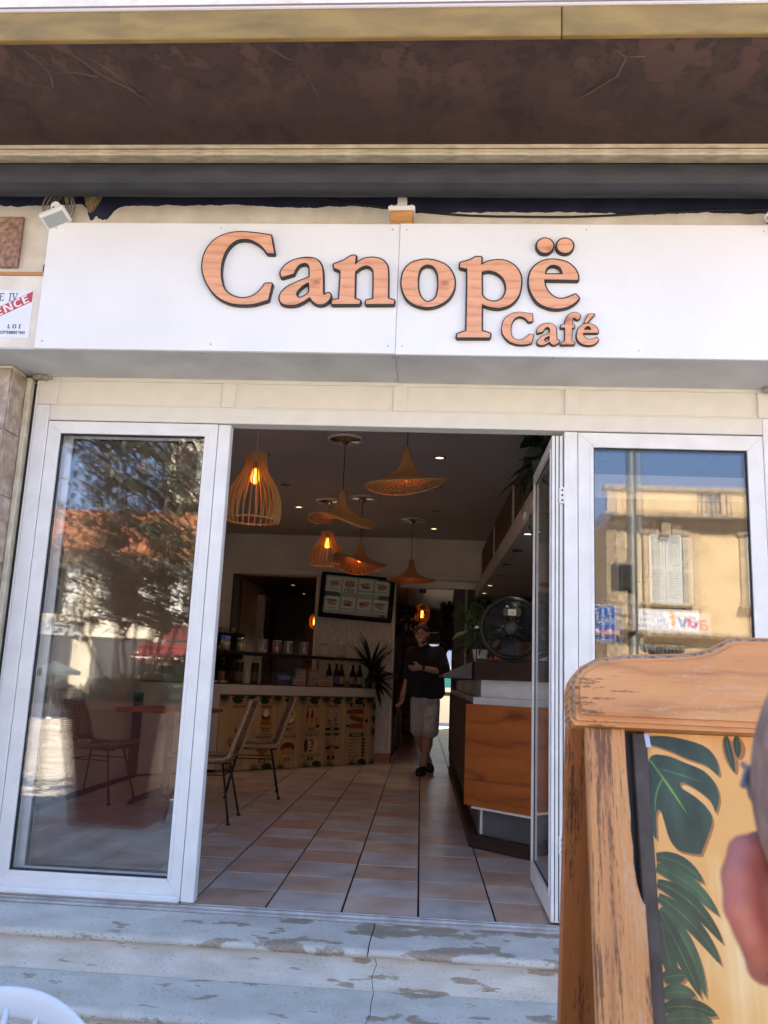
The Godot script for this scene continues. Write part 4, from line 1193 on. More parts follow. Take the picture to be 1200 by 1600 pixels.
func build_counter_goods() -> void:
	var tan_m := mat(S(0.38, 0.27, 0.16), 0.6)
	var fills := [S(0.16, 0.05, 0.03), S(0.34, 0.22, 0.06), S(0.28, 0.2, 0.1), S(0.2, 0.03, 0.03), S(0.3, 0.24, 0.16), S(0.26, 0.16, 0.08), S(0.35, 0.3, 0.22), S(0.33, 0.28, 0.2)]
	var tells := ["leftmost, dark red syrup", "second from left, yellow filling", "third from left, by coffee machine", "fourth from left, dark red filling", "fifth from left, before dark opening", "sixth from left, before wooden door", "seventh from left, before crackled wall", "rightmost, beside the spiky plant"]
	var jx := [0.18, 0.40, 0.72, 0.925, 1.10, 1.355, 1.675, 1.99]
	for i in 8:
		var j := lathe_thing("storage_jar", "glass jar with a steel lid on the display shelf, " + tells[i], "jar", "glass jars on the display shelf", jx[i], 1.3355, -0.17)
		part("glass_body", lathe([Vector2(0, 0.002), Vector2(0.052, 0.002), Vector2(0.056, 0.012), Vector2(0.056, 0.13), Vector2(0.05, 0.142)], 18), mats.jar_glass, j)
		var hgt: float = [0.07, 0.10, 0.04, 0.09, 0.03, 0.05, 0.02, 0.03][i]
		part("filling", lathe([Vector2(0, 0.006), Vector2(0.051, 0.006), Vector2(0.051, hgt), Vector2(0, hgt + 0.004)], 16), mat(fills[i], 0.7), j)
		part("lid", lathe([Vector2(0, 0.143), Vector2(0.056, 0.143), Vector2(0.058, 0.150), Vector2(0.05, 0.163), Vector2(0, 0.165)], 18), mats.steel, j)
		part("dip_tube", lathe([Vector2(0, 0.008), Vector2(0.008, 0.008), Vector2(0.008, 0.142), Vector2(0, 0.142)], 10), mats.steel, j)
	# bottles in the case
	var dark := mat(Color(S(0.02, 0.012, 0.008), 1), 0.08)
	var labels := [S(0.3, 0.08, 0.05), S(0.5, 0.42, 0.3), S(0.08, 0.14, 0.3), S(0.45, 0.28, 0.08), S(0.5, 0.3, 0.08), S(0.4, 0.38, 0.32)]
	var bt := [["dark bottle with red label at the left end of the display case", 0.18], ["amber bottle with a narrow label beside the white boxes", 1.82], ["dark bottle with a blue label, left of a pair in the case", 1.945], ["dark bottle with an orange label, right of a pair in the case", 2.035], ["dark bottle with a gold label near the right end of the case", 2.235], ["dark bottle with a pale label at the right end of the case", 2.36]]
	for i in 6:
		var b := lathe_thing("bottle", bt[i][0], "bottle", "bottles in the display case", bt[i][1], 0.9725, -0.2)
		part("glass_body", lathe([Vector2(0, 0.0), Vector2(0.036, 0.0), Vector2(0.039, 0.01), Vector2(0.039, 0.15), Vector2(0.03, 0.19), Vector2(0.016, 0.225), Vector2(0.014, 0.275), Vector2(0, 0.275)], 18), dark, b)
		part("paper_label", lathe([Vector2(0.0392, 0.03), Vector2(0.0398, 0.031), Vector2(0.0398, 0.125), Vector2(0.0392, 0.126)], 18), mat(labels[i], 0.6), b)
		part("cap", lathe([Vector2(0.0145, 0.262), Vector2(0.0165, 0.264), Vector2(0.0165, 0.283), Vector2(0, 0.285)], 14), mats.black, b)
	var tn := [["tall black tin with a dark label, left of the white shaker", 0.42], ["tall black tin with a dark label, right of the white shaker", 0.645]]
	for i in 2:
		var b := lathe_thing("drink_tin", tn[i][0], "tin", "black tins in the display case", tn[i][1], 0.9725, -0.2)
		part("can", lathe([Vector2(0, 0), Vector2(0.042, 0), Vector2(0.045, 0.006), Vector2(0.045, 0.23), Vector2(0.04, 0.24), Vector2(0, 0.24)], 18), mats.black, b)
		part("paper_label", lathe([Vector2(0.0452, 0.03), Vector2(0.0458, 0.031), Vector2(0.0458, 0.13), Vector2(0.0452, 0.131)], 18), mat(S(0.12, 0.09, 0.08), 0.6), b)
	var sh := lathe_thing("shaker", "white shaker bottle between the two black tins", "shaker", "", 0.535, 0.9725, -0.2)
	part("bottle_body", lathe([Vector2(0, 0), Vector2(0.04, 0), Vector2(0.042, 0.01), Vector2(0.04, 0.13), Vector2(0.02, 0.17), Vector2(0.02, 0.2), Vector2(0, 0.205)], 16), mat(S(0.5, 0.48, 0.45), 0.4), sh)
	for i in 2:
		var cu := lathe_thing("saucer", ["small white saucer at the far left of the case, left one", "small white saucer at the far left of the case, right one"][i], "saucer", "saucers in the case", 0.02 + i * 0.13, 0.9725, -0.12)
		part("dish", lathe([Vector2(0, 0.004), Vector2(0.03, 0.004), Vector2(0.05, 0.02), Vector2(0.053, 0.022), Vector2(0.034, 0.0), Vector2(0, 0.0)], 18), mat(S(0.6, 0.57, 0.5), 0.3), cu)
		part("biscuit", lathe([Vector2(0, 0.03), Vector2(0.03, 0.026), Vector2(0.036, 0.014), Vector2(0, 0.008)], 12), tan_m, cu)
	# boxes: label, x, width, height, back, colour, stripe colour
	var bx := [["blue biscuit box with pale lettering in the display case", 1.10, 0.20, 0.13, -0.22, S(0.03, 0.07, 0.22), S(0.05, 0.1, 0.3)], ["white biscuit box with red stripe beside the blue box", 1.27, 0.17, 0.095, -0.13, S(0.5, 0.46, 0.4), S(0.4, 0.05, 0.04)], ["white stand-up card with red checks behind the biscuit boxes, left one", 1.39, 0.14, 0.2, -0.25, S(0.52, 0.47, 0.4), S(0.42, 0.06, 0.05)], ["white stand-up card with red checks, right one", 1.615, 0.17, 0.2, -0.25, S(0.52, 0.47, 0.4), S(0.42, 0.06, 0.05)], ["long biscuit box with a red checked edge in front of the right card", 1.70, 0.21, 0.10, -0.13, S(0.45, 0.34, 0.22), S(0.42, 0.06, 0.05)], ["small white box between the two stand-up cards", 1.50, 0.08, 0.085, -0.13, S(0.5, 0.46, 0.42), S(0.35, 0.1, 0.07)]]
	for b in bx:
		var o := lathe_thing("food_box" if b[3] < 0.15 else "price_card", b[0], "box" if b[3] < 0.15 else "card", "", b[1], 0.9725, b[4])
		part("carton", box(Vector3(b[2], b[3], 0.05), 0.002), mat(b[5], 0.5), o, Vector3(0, b[3] / 2, 0))
		var cells := int(b[2] / 0.02)
		for i in cells:
			if i % 2 == 0:
				part("check", box(Vector3(0.018, 0.016, 0.001)), mat(b[6], 0.5), o, Vector3(-b[2] / 2 + 0.014 + i * 0.02, b[3] - 0.012, 0.0258))
		part("picture_patch", box(Vector3(b[2] * 0.7, b[3] * 0.35, 0.001)), mat(b[5].lerp(b[6], 0.45), 0.5), o, Vector3(0, b[3] * 0.3, 0.0257))
		if b[1] == 1.10:
			words("OREO", 0.045, mat(S(0.55, 0.55, 0.55), 0.5), o, Vector3(0, b[3] * 0.62, 0.0264), "Droid Sans", true, 1.1)
	# coffee machine, bananas and things behind the case
	var m := lathe_thing("coffee_machine", "dark coffee machine with a blue display behind the jars", "coffee machine", "", 0.62, 0.958, -1.0)
	slab("casing", Vector3(-0.3, 0.3, -0.2), Vector3(0.3, 0.62, 0.18), mats.black_metal, m, 0.02)
	slab("foot_box", Vector3(-0.3, 0.0, -0.2), Vector3(0.3, 0.06, 0.2), mats.black_metal, m, 0.01)
	slab("column", Vector3(-0.3, 0.06, -0.2), Vector3(0.3, 0.3, -0.08), mats.black_metal, m)
	var scr := mat(S(0.02, 0.08, 0.35), 0.3)
	scr.emission_enabled = true
	scr.emission = Color(0.1, 0.3, 0.9)
	scr.emission_energy_multiplier = 0.05
	part("display_screen", box(Vector3(0.13, 0.05, 0.004)), scr, m, Vector3(0.0, 0.56, 0.184))
	for i in 5:
		part("cup", lathe([Vector2(0, 0), Vector2(0.025, 0), Vector2(0.04, 0.07), Vector2(0.036, 0.07), Vector2(0.022, 0.005), Vector2(0, 0.005)], 14), mat(S(0.3, 0.28, 0.26), 0.4), m, Vector3(-0.22 + i * 0.11, 0.622, 0.02))
	part("spout", tube([Vector3(0, 0.32, 0.16), Vector3(0, 0.24, 0.17)], 0.02, 10), mats.chrome, m)
	for i in 8:
		part("button", lathe([Vector2(0.008, 0), Vector2(0.008, 0.003), Vector2(0, 0.004)], 8), mats.chrome, m, Vector3(-0.05 + (i % 4) * 0.035, 0.40 + int(i / 4) * 0.05, 0.182), Vector3(PI / 2, 0, 0))
	var bn := lathe_thing("lemon_bowl", "bunch of yellow lemons behind the leftmost jars", "fruit", "", 0.27, 1.336, -0.31)
	for i in 4:
		part("lemon", lathe([Vector2(0, -0.05), Vector2(0.01, -0.042), Vector2(0.032, -0.015), Vector2(0.034, 0.01), Vector2(0.012, 0.042), Vector2(0, 0.05)], 14), mat(S(0.42, 0.36, 0.04), 0.45), bn, Vector3(-0.045 + (i % 2) * 0.07, 0.036 + int(i / 2) * 0.05, int(i / 2) * 0.01), Vector3(0, 0.5 * i, PI / 2 - 0.2))
	var pl := lathe_thing("back_shelf", "pale post and shelf standing behind the display case", "shelf", "", 0.62, 0.0, -1.32)
	slab("upright", Vector3(-0.44, 0.0, -0.05), Vector3(-0.33, 1.52, 0.05), mats.wall_in, pl)
	slab("upright", Vector3(0.32, 0.0, -0.05), Vector3(0.40, 1.50, 0.05), mats.wall_in, pl)
	slab("board", Vector3(-0.33, 0.9, -0.05), Vector3(0.32, 0.957, 0.3), mats.wall_in, pl)

# ---------- table and rattan chairs ----------
func make_chair(label: String) -> Node3D:
	# faces +x in its own axes; origin on the floor under the seat
	var c := thing("rattan_chair", label, "chair", Vector3.ZERO, 0, "rattan chairs at the inner table")
	var rat := textured(mat(S(0.43, 0.26, 0.14), 0.6), mottled(91, Color(0.62, 0.60, 0.58), Color(1.05, 1.03, 1), 0.06, 0.1), Vector3(4, 4, 4))
	var strand := textured(mat(S(0.25, 0.155, 0.09), 0.65), mottled(92, Color(0.55, 0.53, 0.5), Color(1.05, 1.03, 1), 0.05, 0.15), Vector3(4, 4, 4))
	# side line of the shell, from the front of the seat to the top of the back
	var line := [Vector2(0.235, 0.475), Vector2(0.20, 0.468), Vector2(0.05, 0.455), Vector2(-0.10, 0.452), Vector2(-0.18, 0.462), Vector2(-0.215, 0.50), Vector2(-0.245, 0.60), Vector2(-0.285, 0.72), Vector2(-0.325, 0.84), Vector2(-0.335, 0.88)]
	var n := 62
	var pts := []
	for i in n + 1:
		var t := float(i) / n * (line.size() - 1)
		var k := mini(int(t), line.size() - 2)
		pts.append(line[k].cubic_interpolate(line[k + 1], line[maxi(k - 1, 0)], line[mini(k + 2, line.size() - 1)], t - k))
	var hw := func(t: float) -> float: return 0.235 - 0.03 * smoothstep(0.55, 1.0, t) - 0.02 * smoothstep(0.15, 0.0, t)
	var rim := []
	var weave := mb(true)
	for i in range(1, n, 1):
		var t := float(i) / n
		var w: float = hw.call(t)
		var row := []
		for k in 15:
			var s := -1.0 + 2.0 * k / 14.0
			var dip := 0.035 * (1.0 - s * s) + (0.004 if (k + i) % 2 else -0.004)
			var d: Vector2 = (pts[i + 1] - pts[i - 1]).normalized()
			var nr := Vector2(d.y, -d.x)
			if t < 0.45:
				nr = Vector2(0, -1)
			var p: Vector2 = pts[i] + nr * dip
			row.append(Vector3(p.x, p.y, s * w))
		add_tube(weave, row, 0.0052, 5)
	for s in [-1, 1]:
		var a := []
		for i in n + 1:
			a.append(Vector3(pts[i].x, pts[i].y + 0.004, s * hw.call(float(i) / n)))
		if s < 0:
			rim.append_array(a)
		else:
			a.reverse()
			rim.append_array(a)
	rim.append(rim[0])
	part("woven_shell", fin(weave), strand, c)
	part("rim", tube(rim, 0.017, 10), rat, c)
	var ribs := mb(true)
	for s in [-0.72, -0.36, 0.0, 0.36, 0.72]:
		var a := []
		for i in range(1, n, 2):
			var t := float(i) / n
			var d: Vector2 = (pts[i + 1] - pts[i - 1]).normalized()
			var nr := Vector2(d.y, -d.x) if t >= 0.45 else Vector2(0, -1)
			var p: Vector2 = pts[i] + nr * (0.035 * (1.0 - s * s) + 0.006)
			a.append(Vector3(p.x, p.y, s * hw.call(t)))
		add_tube(ribs, a, 0.0045, 5)
	part("ribs", fin(ribs), rat, c)
	for sx in [-1, 1]:
		for sz in [-1, 1]:
			var top := Vector3(0.14 if sx > 0 else -0.15, 0.425, sz * 0.14)
			var foot := Vector3(0.235 if sx > 0 else -0.235, 0.012, sz * 0.225)
			var l := part("leg", tube([top, foot], 0.0085, 8), mats.black_metal, c)
			part("foot_cap", lathe([Vector2(0, 0), Vector2(0.016, 0), Vector2(0.016, 0.014), Vector2(0.011, 0.018), Vector2(0, 0.018)], 12), mats.black, l, Vector3(foot.x, 0, foot.z))
	var br := mb(true)
	for sz in [-1, 1]:
		add_tube(br, [Vector3(-0.20, 0.425, sz * 0.14), Vector3(0.2, 0.425, sz * 0.14)], 0.007, 6)
		add_tube(br, [Vector3(-0.168, 0.34, sz * 0.157), Vector3(0.158, 0.34, sz * 0.157)], 0.005, 6)
	for x in [-0.15, 0.14]:
		add_tube(br, [Vector3(x, 0.425, -0.2), Vector3(x, 0.425, 0.2)], 0.007, 6)
	add_tube(br, [Vector3(-0.168, 0.34, -0.157), Vector3(-0.168, 0.34, 0.157)], 0.005, 6)
	part("braces", fin(br), mats.black_metal, c)
	return c

func build_seating() -> void:
	var a := make_chair("rattan shell chair on black legs nearest the doors, its back to the doorway")
	a.position = Vector3(-1.735, 0, -2.36)
	a.rotation.y = PI + 0.06
	copy_of(a, Vector3(-1.66, 0, -3.74), PI + 0.22, "rattan shell chair on black legs in front of the menu print")
	copy_of(a, Vector3(-2.82, 0, -3.0), -0.1, "rattan chair on the far side of the inner table, seen through the left door glass")
	var t := thing("bistro_table", "wooden cafe table on a black pedestal behind the left door glass", "table", Vector3(-2.27, 0, -3.1))
	part("table_top", box(Vector3(0.72, 0.03, 0.72), 0.006), mats.pine, t, Vector3(0, 0.755, 0))
	part("pedestal", lathe([Vector2(0, 0.03), Vector2(0.05, 0.03), Vector2(0.035, 0.08), Vector2(0.032, 0.72), Vector2(0.12, 0.735), Vector2(0, 0.74)], 16), mats.black_metal, t)
	for i in 4:
		var d := Vector3(1, 0, 0).rotated(Vector3.UP, PI / 4 + i * PI / 2)
		var l := part("foot", tube([Vector3(0, 0.09, 0), d * 0.12 + Vector3(0, 0.075, 0), d * 0.24 + Vector3(0, 0.04, 0), d * 0.3 + Vector3(0, 0.02, 0)], [0.03, 0.026, 0.02, 0.018], 8), mats.black, t)
		part("glide", lathe([Vector2(0, 0), Vector2(0.025, 0), Vector2(0.022, 0.02), Vector2(0, 0.022)], 10), mats.black, l, d * 0.3)
	var cardm := mat(S(0.62, 0.6, 0.56), 0.6)
	var mc := thing("menu_card", "white menu card standing on the inner table", "menu", Vector3(-2.08, 0.7705, -3.0), 0.3)
	part("sheet", box(Vector3(0.16, 0.22, 0.004)), cardm, mc, Vector3(0, 0.11, 0), Vector3(-0.15, 0, 0))

# ---------- lamps and ceiling ----------
func bulb(parent: Node3D, y: float, r: float, power: float, glow: float) -> void:
	var m := mat(Color(1.0, 0.6, 0.2), 0.3)
	m.emission_enabled = true
	m.emission = Color(1.0, 0.42, 0.09)
	m.emission_energy_multiplier = glow
	var b := part("bulb", lathe([Vector2(0, -r * 1.5), Vector2(r * 0.75, -r * 1.1), Vector2(r, -r * 0.2), Vector2(r * 0.7, r), Vector2(r * 0.4, r * 2.0), Vector2(0, r * 2.1)], 14), m, parent, Vector3(0, y, 0))
	var hot := mat(Color(1, 0.8, 0.4), 0.3)
	hot.emission_enabled = true
	hot.emission = Color(1.0, 0.66, 0.22)
	hot.emission_energy_multiplier = glow * 3.5
	var fil := mb(true)
	for k in 2:
		add_tube(fil, [Vector3(-0.012 + k * 0.02, -r * 1.3, r * 0.9), Vector3(0.006 - k * 0.008, r * 0.3, r * 1.02), Vector3(0.004, r * 1.6, r * 0.6)], 0.0045, 5)
	part("filament_light", fin(fil), hot, b)
	part("socket", lathe([Vector2(0, 0), Vector2(r * 0.6, 0), Vector2(r * 0.6, r * 1.5), Vector2(0, r * 1.6)], 12), mats.black, parent, Vector3(0, y + r * 2.0, 0))
	var l := OmniLight3D.new()
	l.name = "bulb_light"
	l.light_color = Color(1.0, 0.52, 0.18)
	l.light_energy = power
	l.light_size = r * 0.9
	l.omni_range = 12.0
	l.omni_attenuation = 2.0
	l.shadow_enabled = true
	parent.add_child(l, true)
	l.position = Vector3(0, y, 0)

func cord(o: Node3D, y0: float, y1: float, m: Material, rose := true) -> void:
	part("cord", tube([Vector3(0, y0, 0), Vector3(0, y1, 0)], 0.004, 6), m, o)
	if rose:
		part("ceiling_rose", lathe([Vector2(0, -0.05), Vector2(0.02, -0.05), Vector2(0.03, -0.03), Vector2(0.06, -0.022), Vector2(0.11, -0.02), Vector2(0.135, -0.014), Vector2(0, -0.012)], 28), mats.chrome, o, Vector3(0, y1, 0))
		part("rose_rim", lathe([Vector2(0.132, -0.014), Vector2(0.138, -0.019), Vector2(0.15, -0.014), Vector2(0.154, 0.0), Vector2(0.132, 0.0)], 32), mats.white, o, Vector3(0, y1, 0))

# slatted timber bell: bottom of the bell at the node's origin
func slat_lamp(label: String, at: Vector3, high: float, wide: float) -> void:
	var o := thing("slat_pendant_lamp", label, "pendant lamp", at, 0, "slatted timber pendant lamps")
	var m: Material = mats.lamp_wood
	var prof := [Vector2(0.33, 1.0), Vector2(0.33, 0.93), Vector2(0.34, 0.85), Vector2(0.385, 0.77), Vector2(0.50, 0.68), Vector2(0.68, 0.58), Vector2(0.84, 0.47), Vector2(0.95, 0.34), Vector2(1.0, 0.2), Vector2(0.985, 0.08), Vector2(0.94, 0.0)]
	var r := wide * 0.5
	for k in 26:
		var t := TAU * k / 26
		var s := mb()
		var e := Vector3(cos(t), 0, sin(t))
		var side := Vector3(-sin(t), 0, cos(t)) * 0.0035
		for i in prof.size() - 1:
			var a: Vector3 = e * prof[i].x * r + Vector3.UP * prof[i].y * high
			var b: Vector3 = e * prof[i + 1].x * r + Vector3.UP * prof[i + 1].y * high
			var w := e * 0.011
			quad(s, a + w + side, b + w + side, b - w + side, a - w + side, side)
			quad(s, a + w - side, b + w - side, b - w - side, a - w - side, -side)
			quad(s, a + w + side, b + w + side, b + w - side, a + w - side, e)
			quad(s, a - w + side, b - w + side, b - w - side, a - w - side, -e)
		part("slat", fin(s), m, o)
	for q in [[0.32, 0.985], [0.94, 0.02]]:
		var ring := []
		for k in 33:
			ring.append(Vector3(cos(TAU * k / 32) * r * q[0], q[1] * high, sin(TAU * k / 32) * r * q[0]))
		part("hoop", tube(ring, 0.007, 6), m, o)
	bulb(o, high * 0.64, 0.034, 0.0065, 1.0)
	cord(o, high * 0.86, 3.0 - at.y, mats.lamp_cord)

# woven rattan hat: the brim is warped by warp (wave height) and turned by ph
func hat_lamp(label: String, at: Vector3, high: float, r: float, warp: float, ph: float, tilt: float, waves := 2.0) -> void:
	var o := thing("rattan_pendant_lamp", label, "pendant lamp", at, 0, "woven rattan pendant lamps")
	var prof := [Vector2(0.075, 1.0), Vector2(0.085, 0.9), Vector2(0.10, 0.8), Vector2(0.14, 0.66), Vector2(0.22, 0.52), Vector2(0.36, 0.40), Vector2(0.58, 0.30), Vector2(0.80, 0.24), Vector2(1.0, 0.19)]
	var n := 48
	var pos := func(f: float, k: float, off: float) -> Vector3:
		var i := clampi(int(f), 0, prof.size() - 2)
		var p: Vector2 = prof[i].lerp(prof[i + 1], f - i)
		var t: float = TAU * k / n
		var e := p.x * p.x
		var y: float = p.y * high + e * (warp * cos(waves * t + ph) + tilt * cos(t + ph))
		return Vector3(cos(t) * (p.x * r + off), y + off * 0.6, sin(t) * (p.x * r + off))
	var sh := mb(true)
	for i in 32:
		for k in n:
			var f0 := i / 32.0 * 8.0
			var f1 := (i + 1) / 32.0 * 8.0
			quad(sh, pos.call(f0, k, 0.0), pos.call(f0, k + 1, 0.0), pos.call(f1, k + 1, 0.0), pos.call(f1, k, 0.0), Vector3(cos(TAU * k / n), 0.5, sin(TAU * k / n)))
	part("woven_shade", fin(sh), mats.rattan_thin, o)
	var ribs := mb(true)
	for k in 32:
		var a := []
		for i in 13:
			a.append(pos.call(i / 12.0 * 8.0, k * 1.5, 0.0))
		add_tube(ribs, a, 0.0062, 5)
	for i in 26:
		var a := []
		for k in n + 1:
			a.append(pos.call(0.3 + i / 25.0 * 7.6, k, 0.0025 if (k + i) % 2 else -0.0025))
		add_tube(ribs, a, 0.0032, 4)
	part("weave", fin(ribs), mats.rattan, o)
	var rim := []
	for k in n + 1:
		rim.append(pos.call(8.0, k, 0.0))
	part("rim", tube(rim, 0.008, 8), mats.rattan, o)
	part("collar", lathe([Vector2(0.0, 1.03 * high), Vector2(0.06 * r, 1.03 * high), Vector2(0.085 * r, 0.98 * high), Vector2(0.09 * r, 0.8 * high), Vector2(0.08 * r, 0.8 * high), Vector2(0.07 * r, 0.98 * high)], 14), mats.rattan, o)
	bulb(o, high * 0.42, 0.032, 0.0065, 1.0)
	cord(o, high, 3.0 - at.y, mats.black)

func build_lamps() -> void:
	mats.lamp_wood = mat(S(0.48, 0.29, 0.13), 0.55)
	mats.lamp_cord = mat(S(0.4, 0.38, 0.36), 0.5)
	mats.rattan = mat(S(0.44, 0.235, 0.095), 0.6)
	mats.rattan_thin = mat(S(0.17, 0.085, 0.035), 0.8)
	mats.rattan_thin.backlight_enabled = true
	mats.rattan_thin.backlight = Color(0.45, 0.24, 0.1)
	slat_lamp("large slatted timber bell lamp nearest the left door post", Vector3(-1.345, 2.145, -1.6), 0.50, 0.385)
	slat_lamp("small slatted timber bell lamp further back, left of the menu screen", Vector3(-1.25, 2.275, -4.9), 0.375, 0.385)
	hat_lamp("wide flat rattan hat lamp, nearest and rightmost in the doorway", Vector3(-0.262, 2.375, -1.6), 0.33, 0.285, 0.016, 0.4, 0.035)
	hat_lamp("rattan lamp with a strongly curled brim hanging on a chrome rose in the middle", Vector3(-0.805, 2.265, -2.4), 0.29, 0.265, 0.042, 2.0, 0.05)
	hat_lamp("smaller curled rattan lamp just right of the small slatted bell", Vector3(-0.862, 2.22, -4.7), 0.29, 0.285, 0.05, 0.9, -0.05)
	hat_lamp("cone-shaped rattan lamp hanging before the passage, right of the screen", Vector3(-0.355, 2.205, -5.89), 0.30, 0.285, 0.004, 0.0, 0.0)
	# downlights: x, z, lit
	var spots := [[-1.597, -2.967, 0], [-1.625, -4.147, 0], [-1.658, -5.292, 1], [-1.686, -6.445, 0], [-0.038, -2.934, 1], [-0.084, -5.293, 0], [-0.103, -6.461, 1], [-0.06, -4.1, 0]]
	var where := ["above the big slatted lamp", "second of the left row", "third of the left row, lit", "last of the left row", "first of the right row, lit", "third of the right row", "last of the right row, lit", "second of the right row"]
	for i in spots.size():
		down_light("round recessed ceiling light, " + where[i], Vector3(spots[i][0], 3.0, spots[i][1]), spots[i][2] == 1)

func down_light(label: String, at: Vector3, lit: bool) -> void:
	var o := thing("ceiling_downlight", label, "ceiling light", at, 0, "recessed ceiling lights")
	part("ring", lathe([Vector2(0.035, -0.001), Vector2(0.04, -0.007), Vector2(0.056, -0.005), Vector2(0.06, 0.0)], 20), mats.chrome, o)
	var m = mats.black
	if lit:
		m = mat(Color(1, 0.95, 0.85), 0.4)
		m.emission_enabled = true
		m.emission = Color(1.0, 0.86, 0.66)
		m.emission_energy_multiplier = 0.6
	part("lamp_disc", lathe([Vector2(0, -0.002), Vector2(0.036, -0.002), Vector2(0.036, 0.0), Vector2(0, 0.0)], 16), m, o)
	if lit:
		var l := SpotLight3D.new()
		l.name = "downlight_beam"
		l.light_color = Color(1.0, 0.93, 0.84)
		l.light_energy = 0.08
		l.light_size = 0.03
		l.spot_range = 12.0
		l.spot_attenuation = 2.0
		l.spot_angle = 42.0
		l.shadow_enabled = true
		o.add_child(l, true)
		l.position = Vector3(0, -0.012, 0)
		l.rotation.x = -PI / 2

# ---------- back wall, rear rooms ----------
func leaf_shape(l: float, w: float, bend := 0.3) -> ArrayMesh:
	var st := mb(true)
	var n := 4
	for i in n:
		var p := []
		for q in [[0, -1], [0, 1], [1, 1], [1, -1]]:
			var t: float = float(i + q[0]) / n
			var ww := w * sin(PI * clampf(t * 0.92 + 0.05, 0, 1))
			p.append(Vector3(q[1] * ww * 0.5, -bend * l * t * t, t * l))
		quad(st, p[0], p[1], p[2], p[3], Vector3.UP)
	return fin(st)

func scatter(called: String, mesh: Mesh, m: Material, parent: Node3D, places: Array) -> MultiMeshInstance3D:
	var mm := MultiMesh.new()
	mm.transform_format = MultiMesh.TRANSFORM_3D
	mm.mesh = mesh
	mm.instance_count = places.size()
	for i in places.size():
		mm.set_instance_transform(i, places[i])
	var o := MultiMeshInstance3D.new()
	o.name = called
	o.multimesh = mm
	o.material_override = m
	o.set_meta("kind", "stuff")
	parent.add_child(o, true)
	return o

func leaf_cloud(lo: Vector3, hi: Vector3, n: int, size: float) -> Array:
	var a := []
	for i in n:
		var p := Vector3(rng.randf_range(lo.x, hi.x), rng.randf_range(lo.y, hi.y), rng.randf_range(lo.z, hi.z))
		var b := Basis.from_euler(Vector3(rng.randf_range(-0.4, 1.3), rng.randf() * TAU, rng.randf_range(-0.6, 0.6))).scaled(Vector3.ONE * size * rng.randf_range(0.6, 1.4))
		a.append(Transform3D(b, p))
	return a

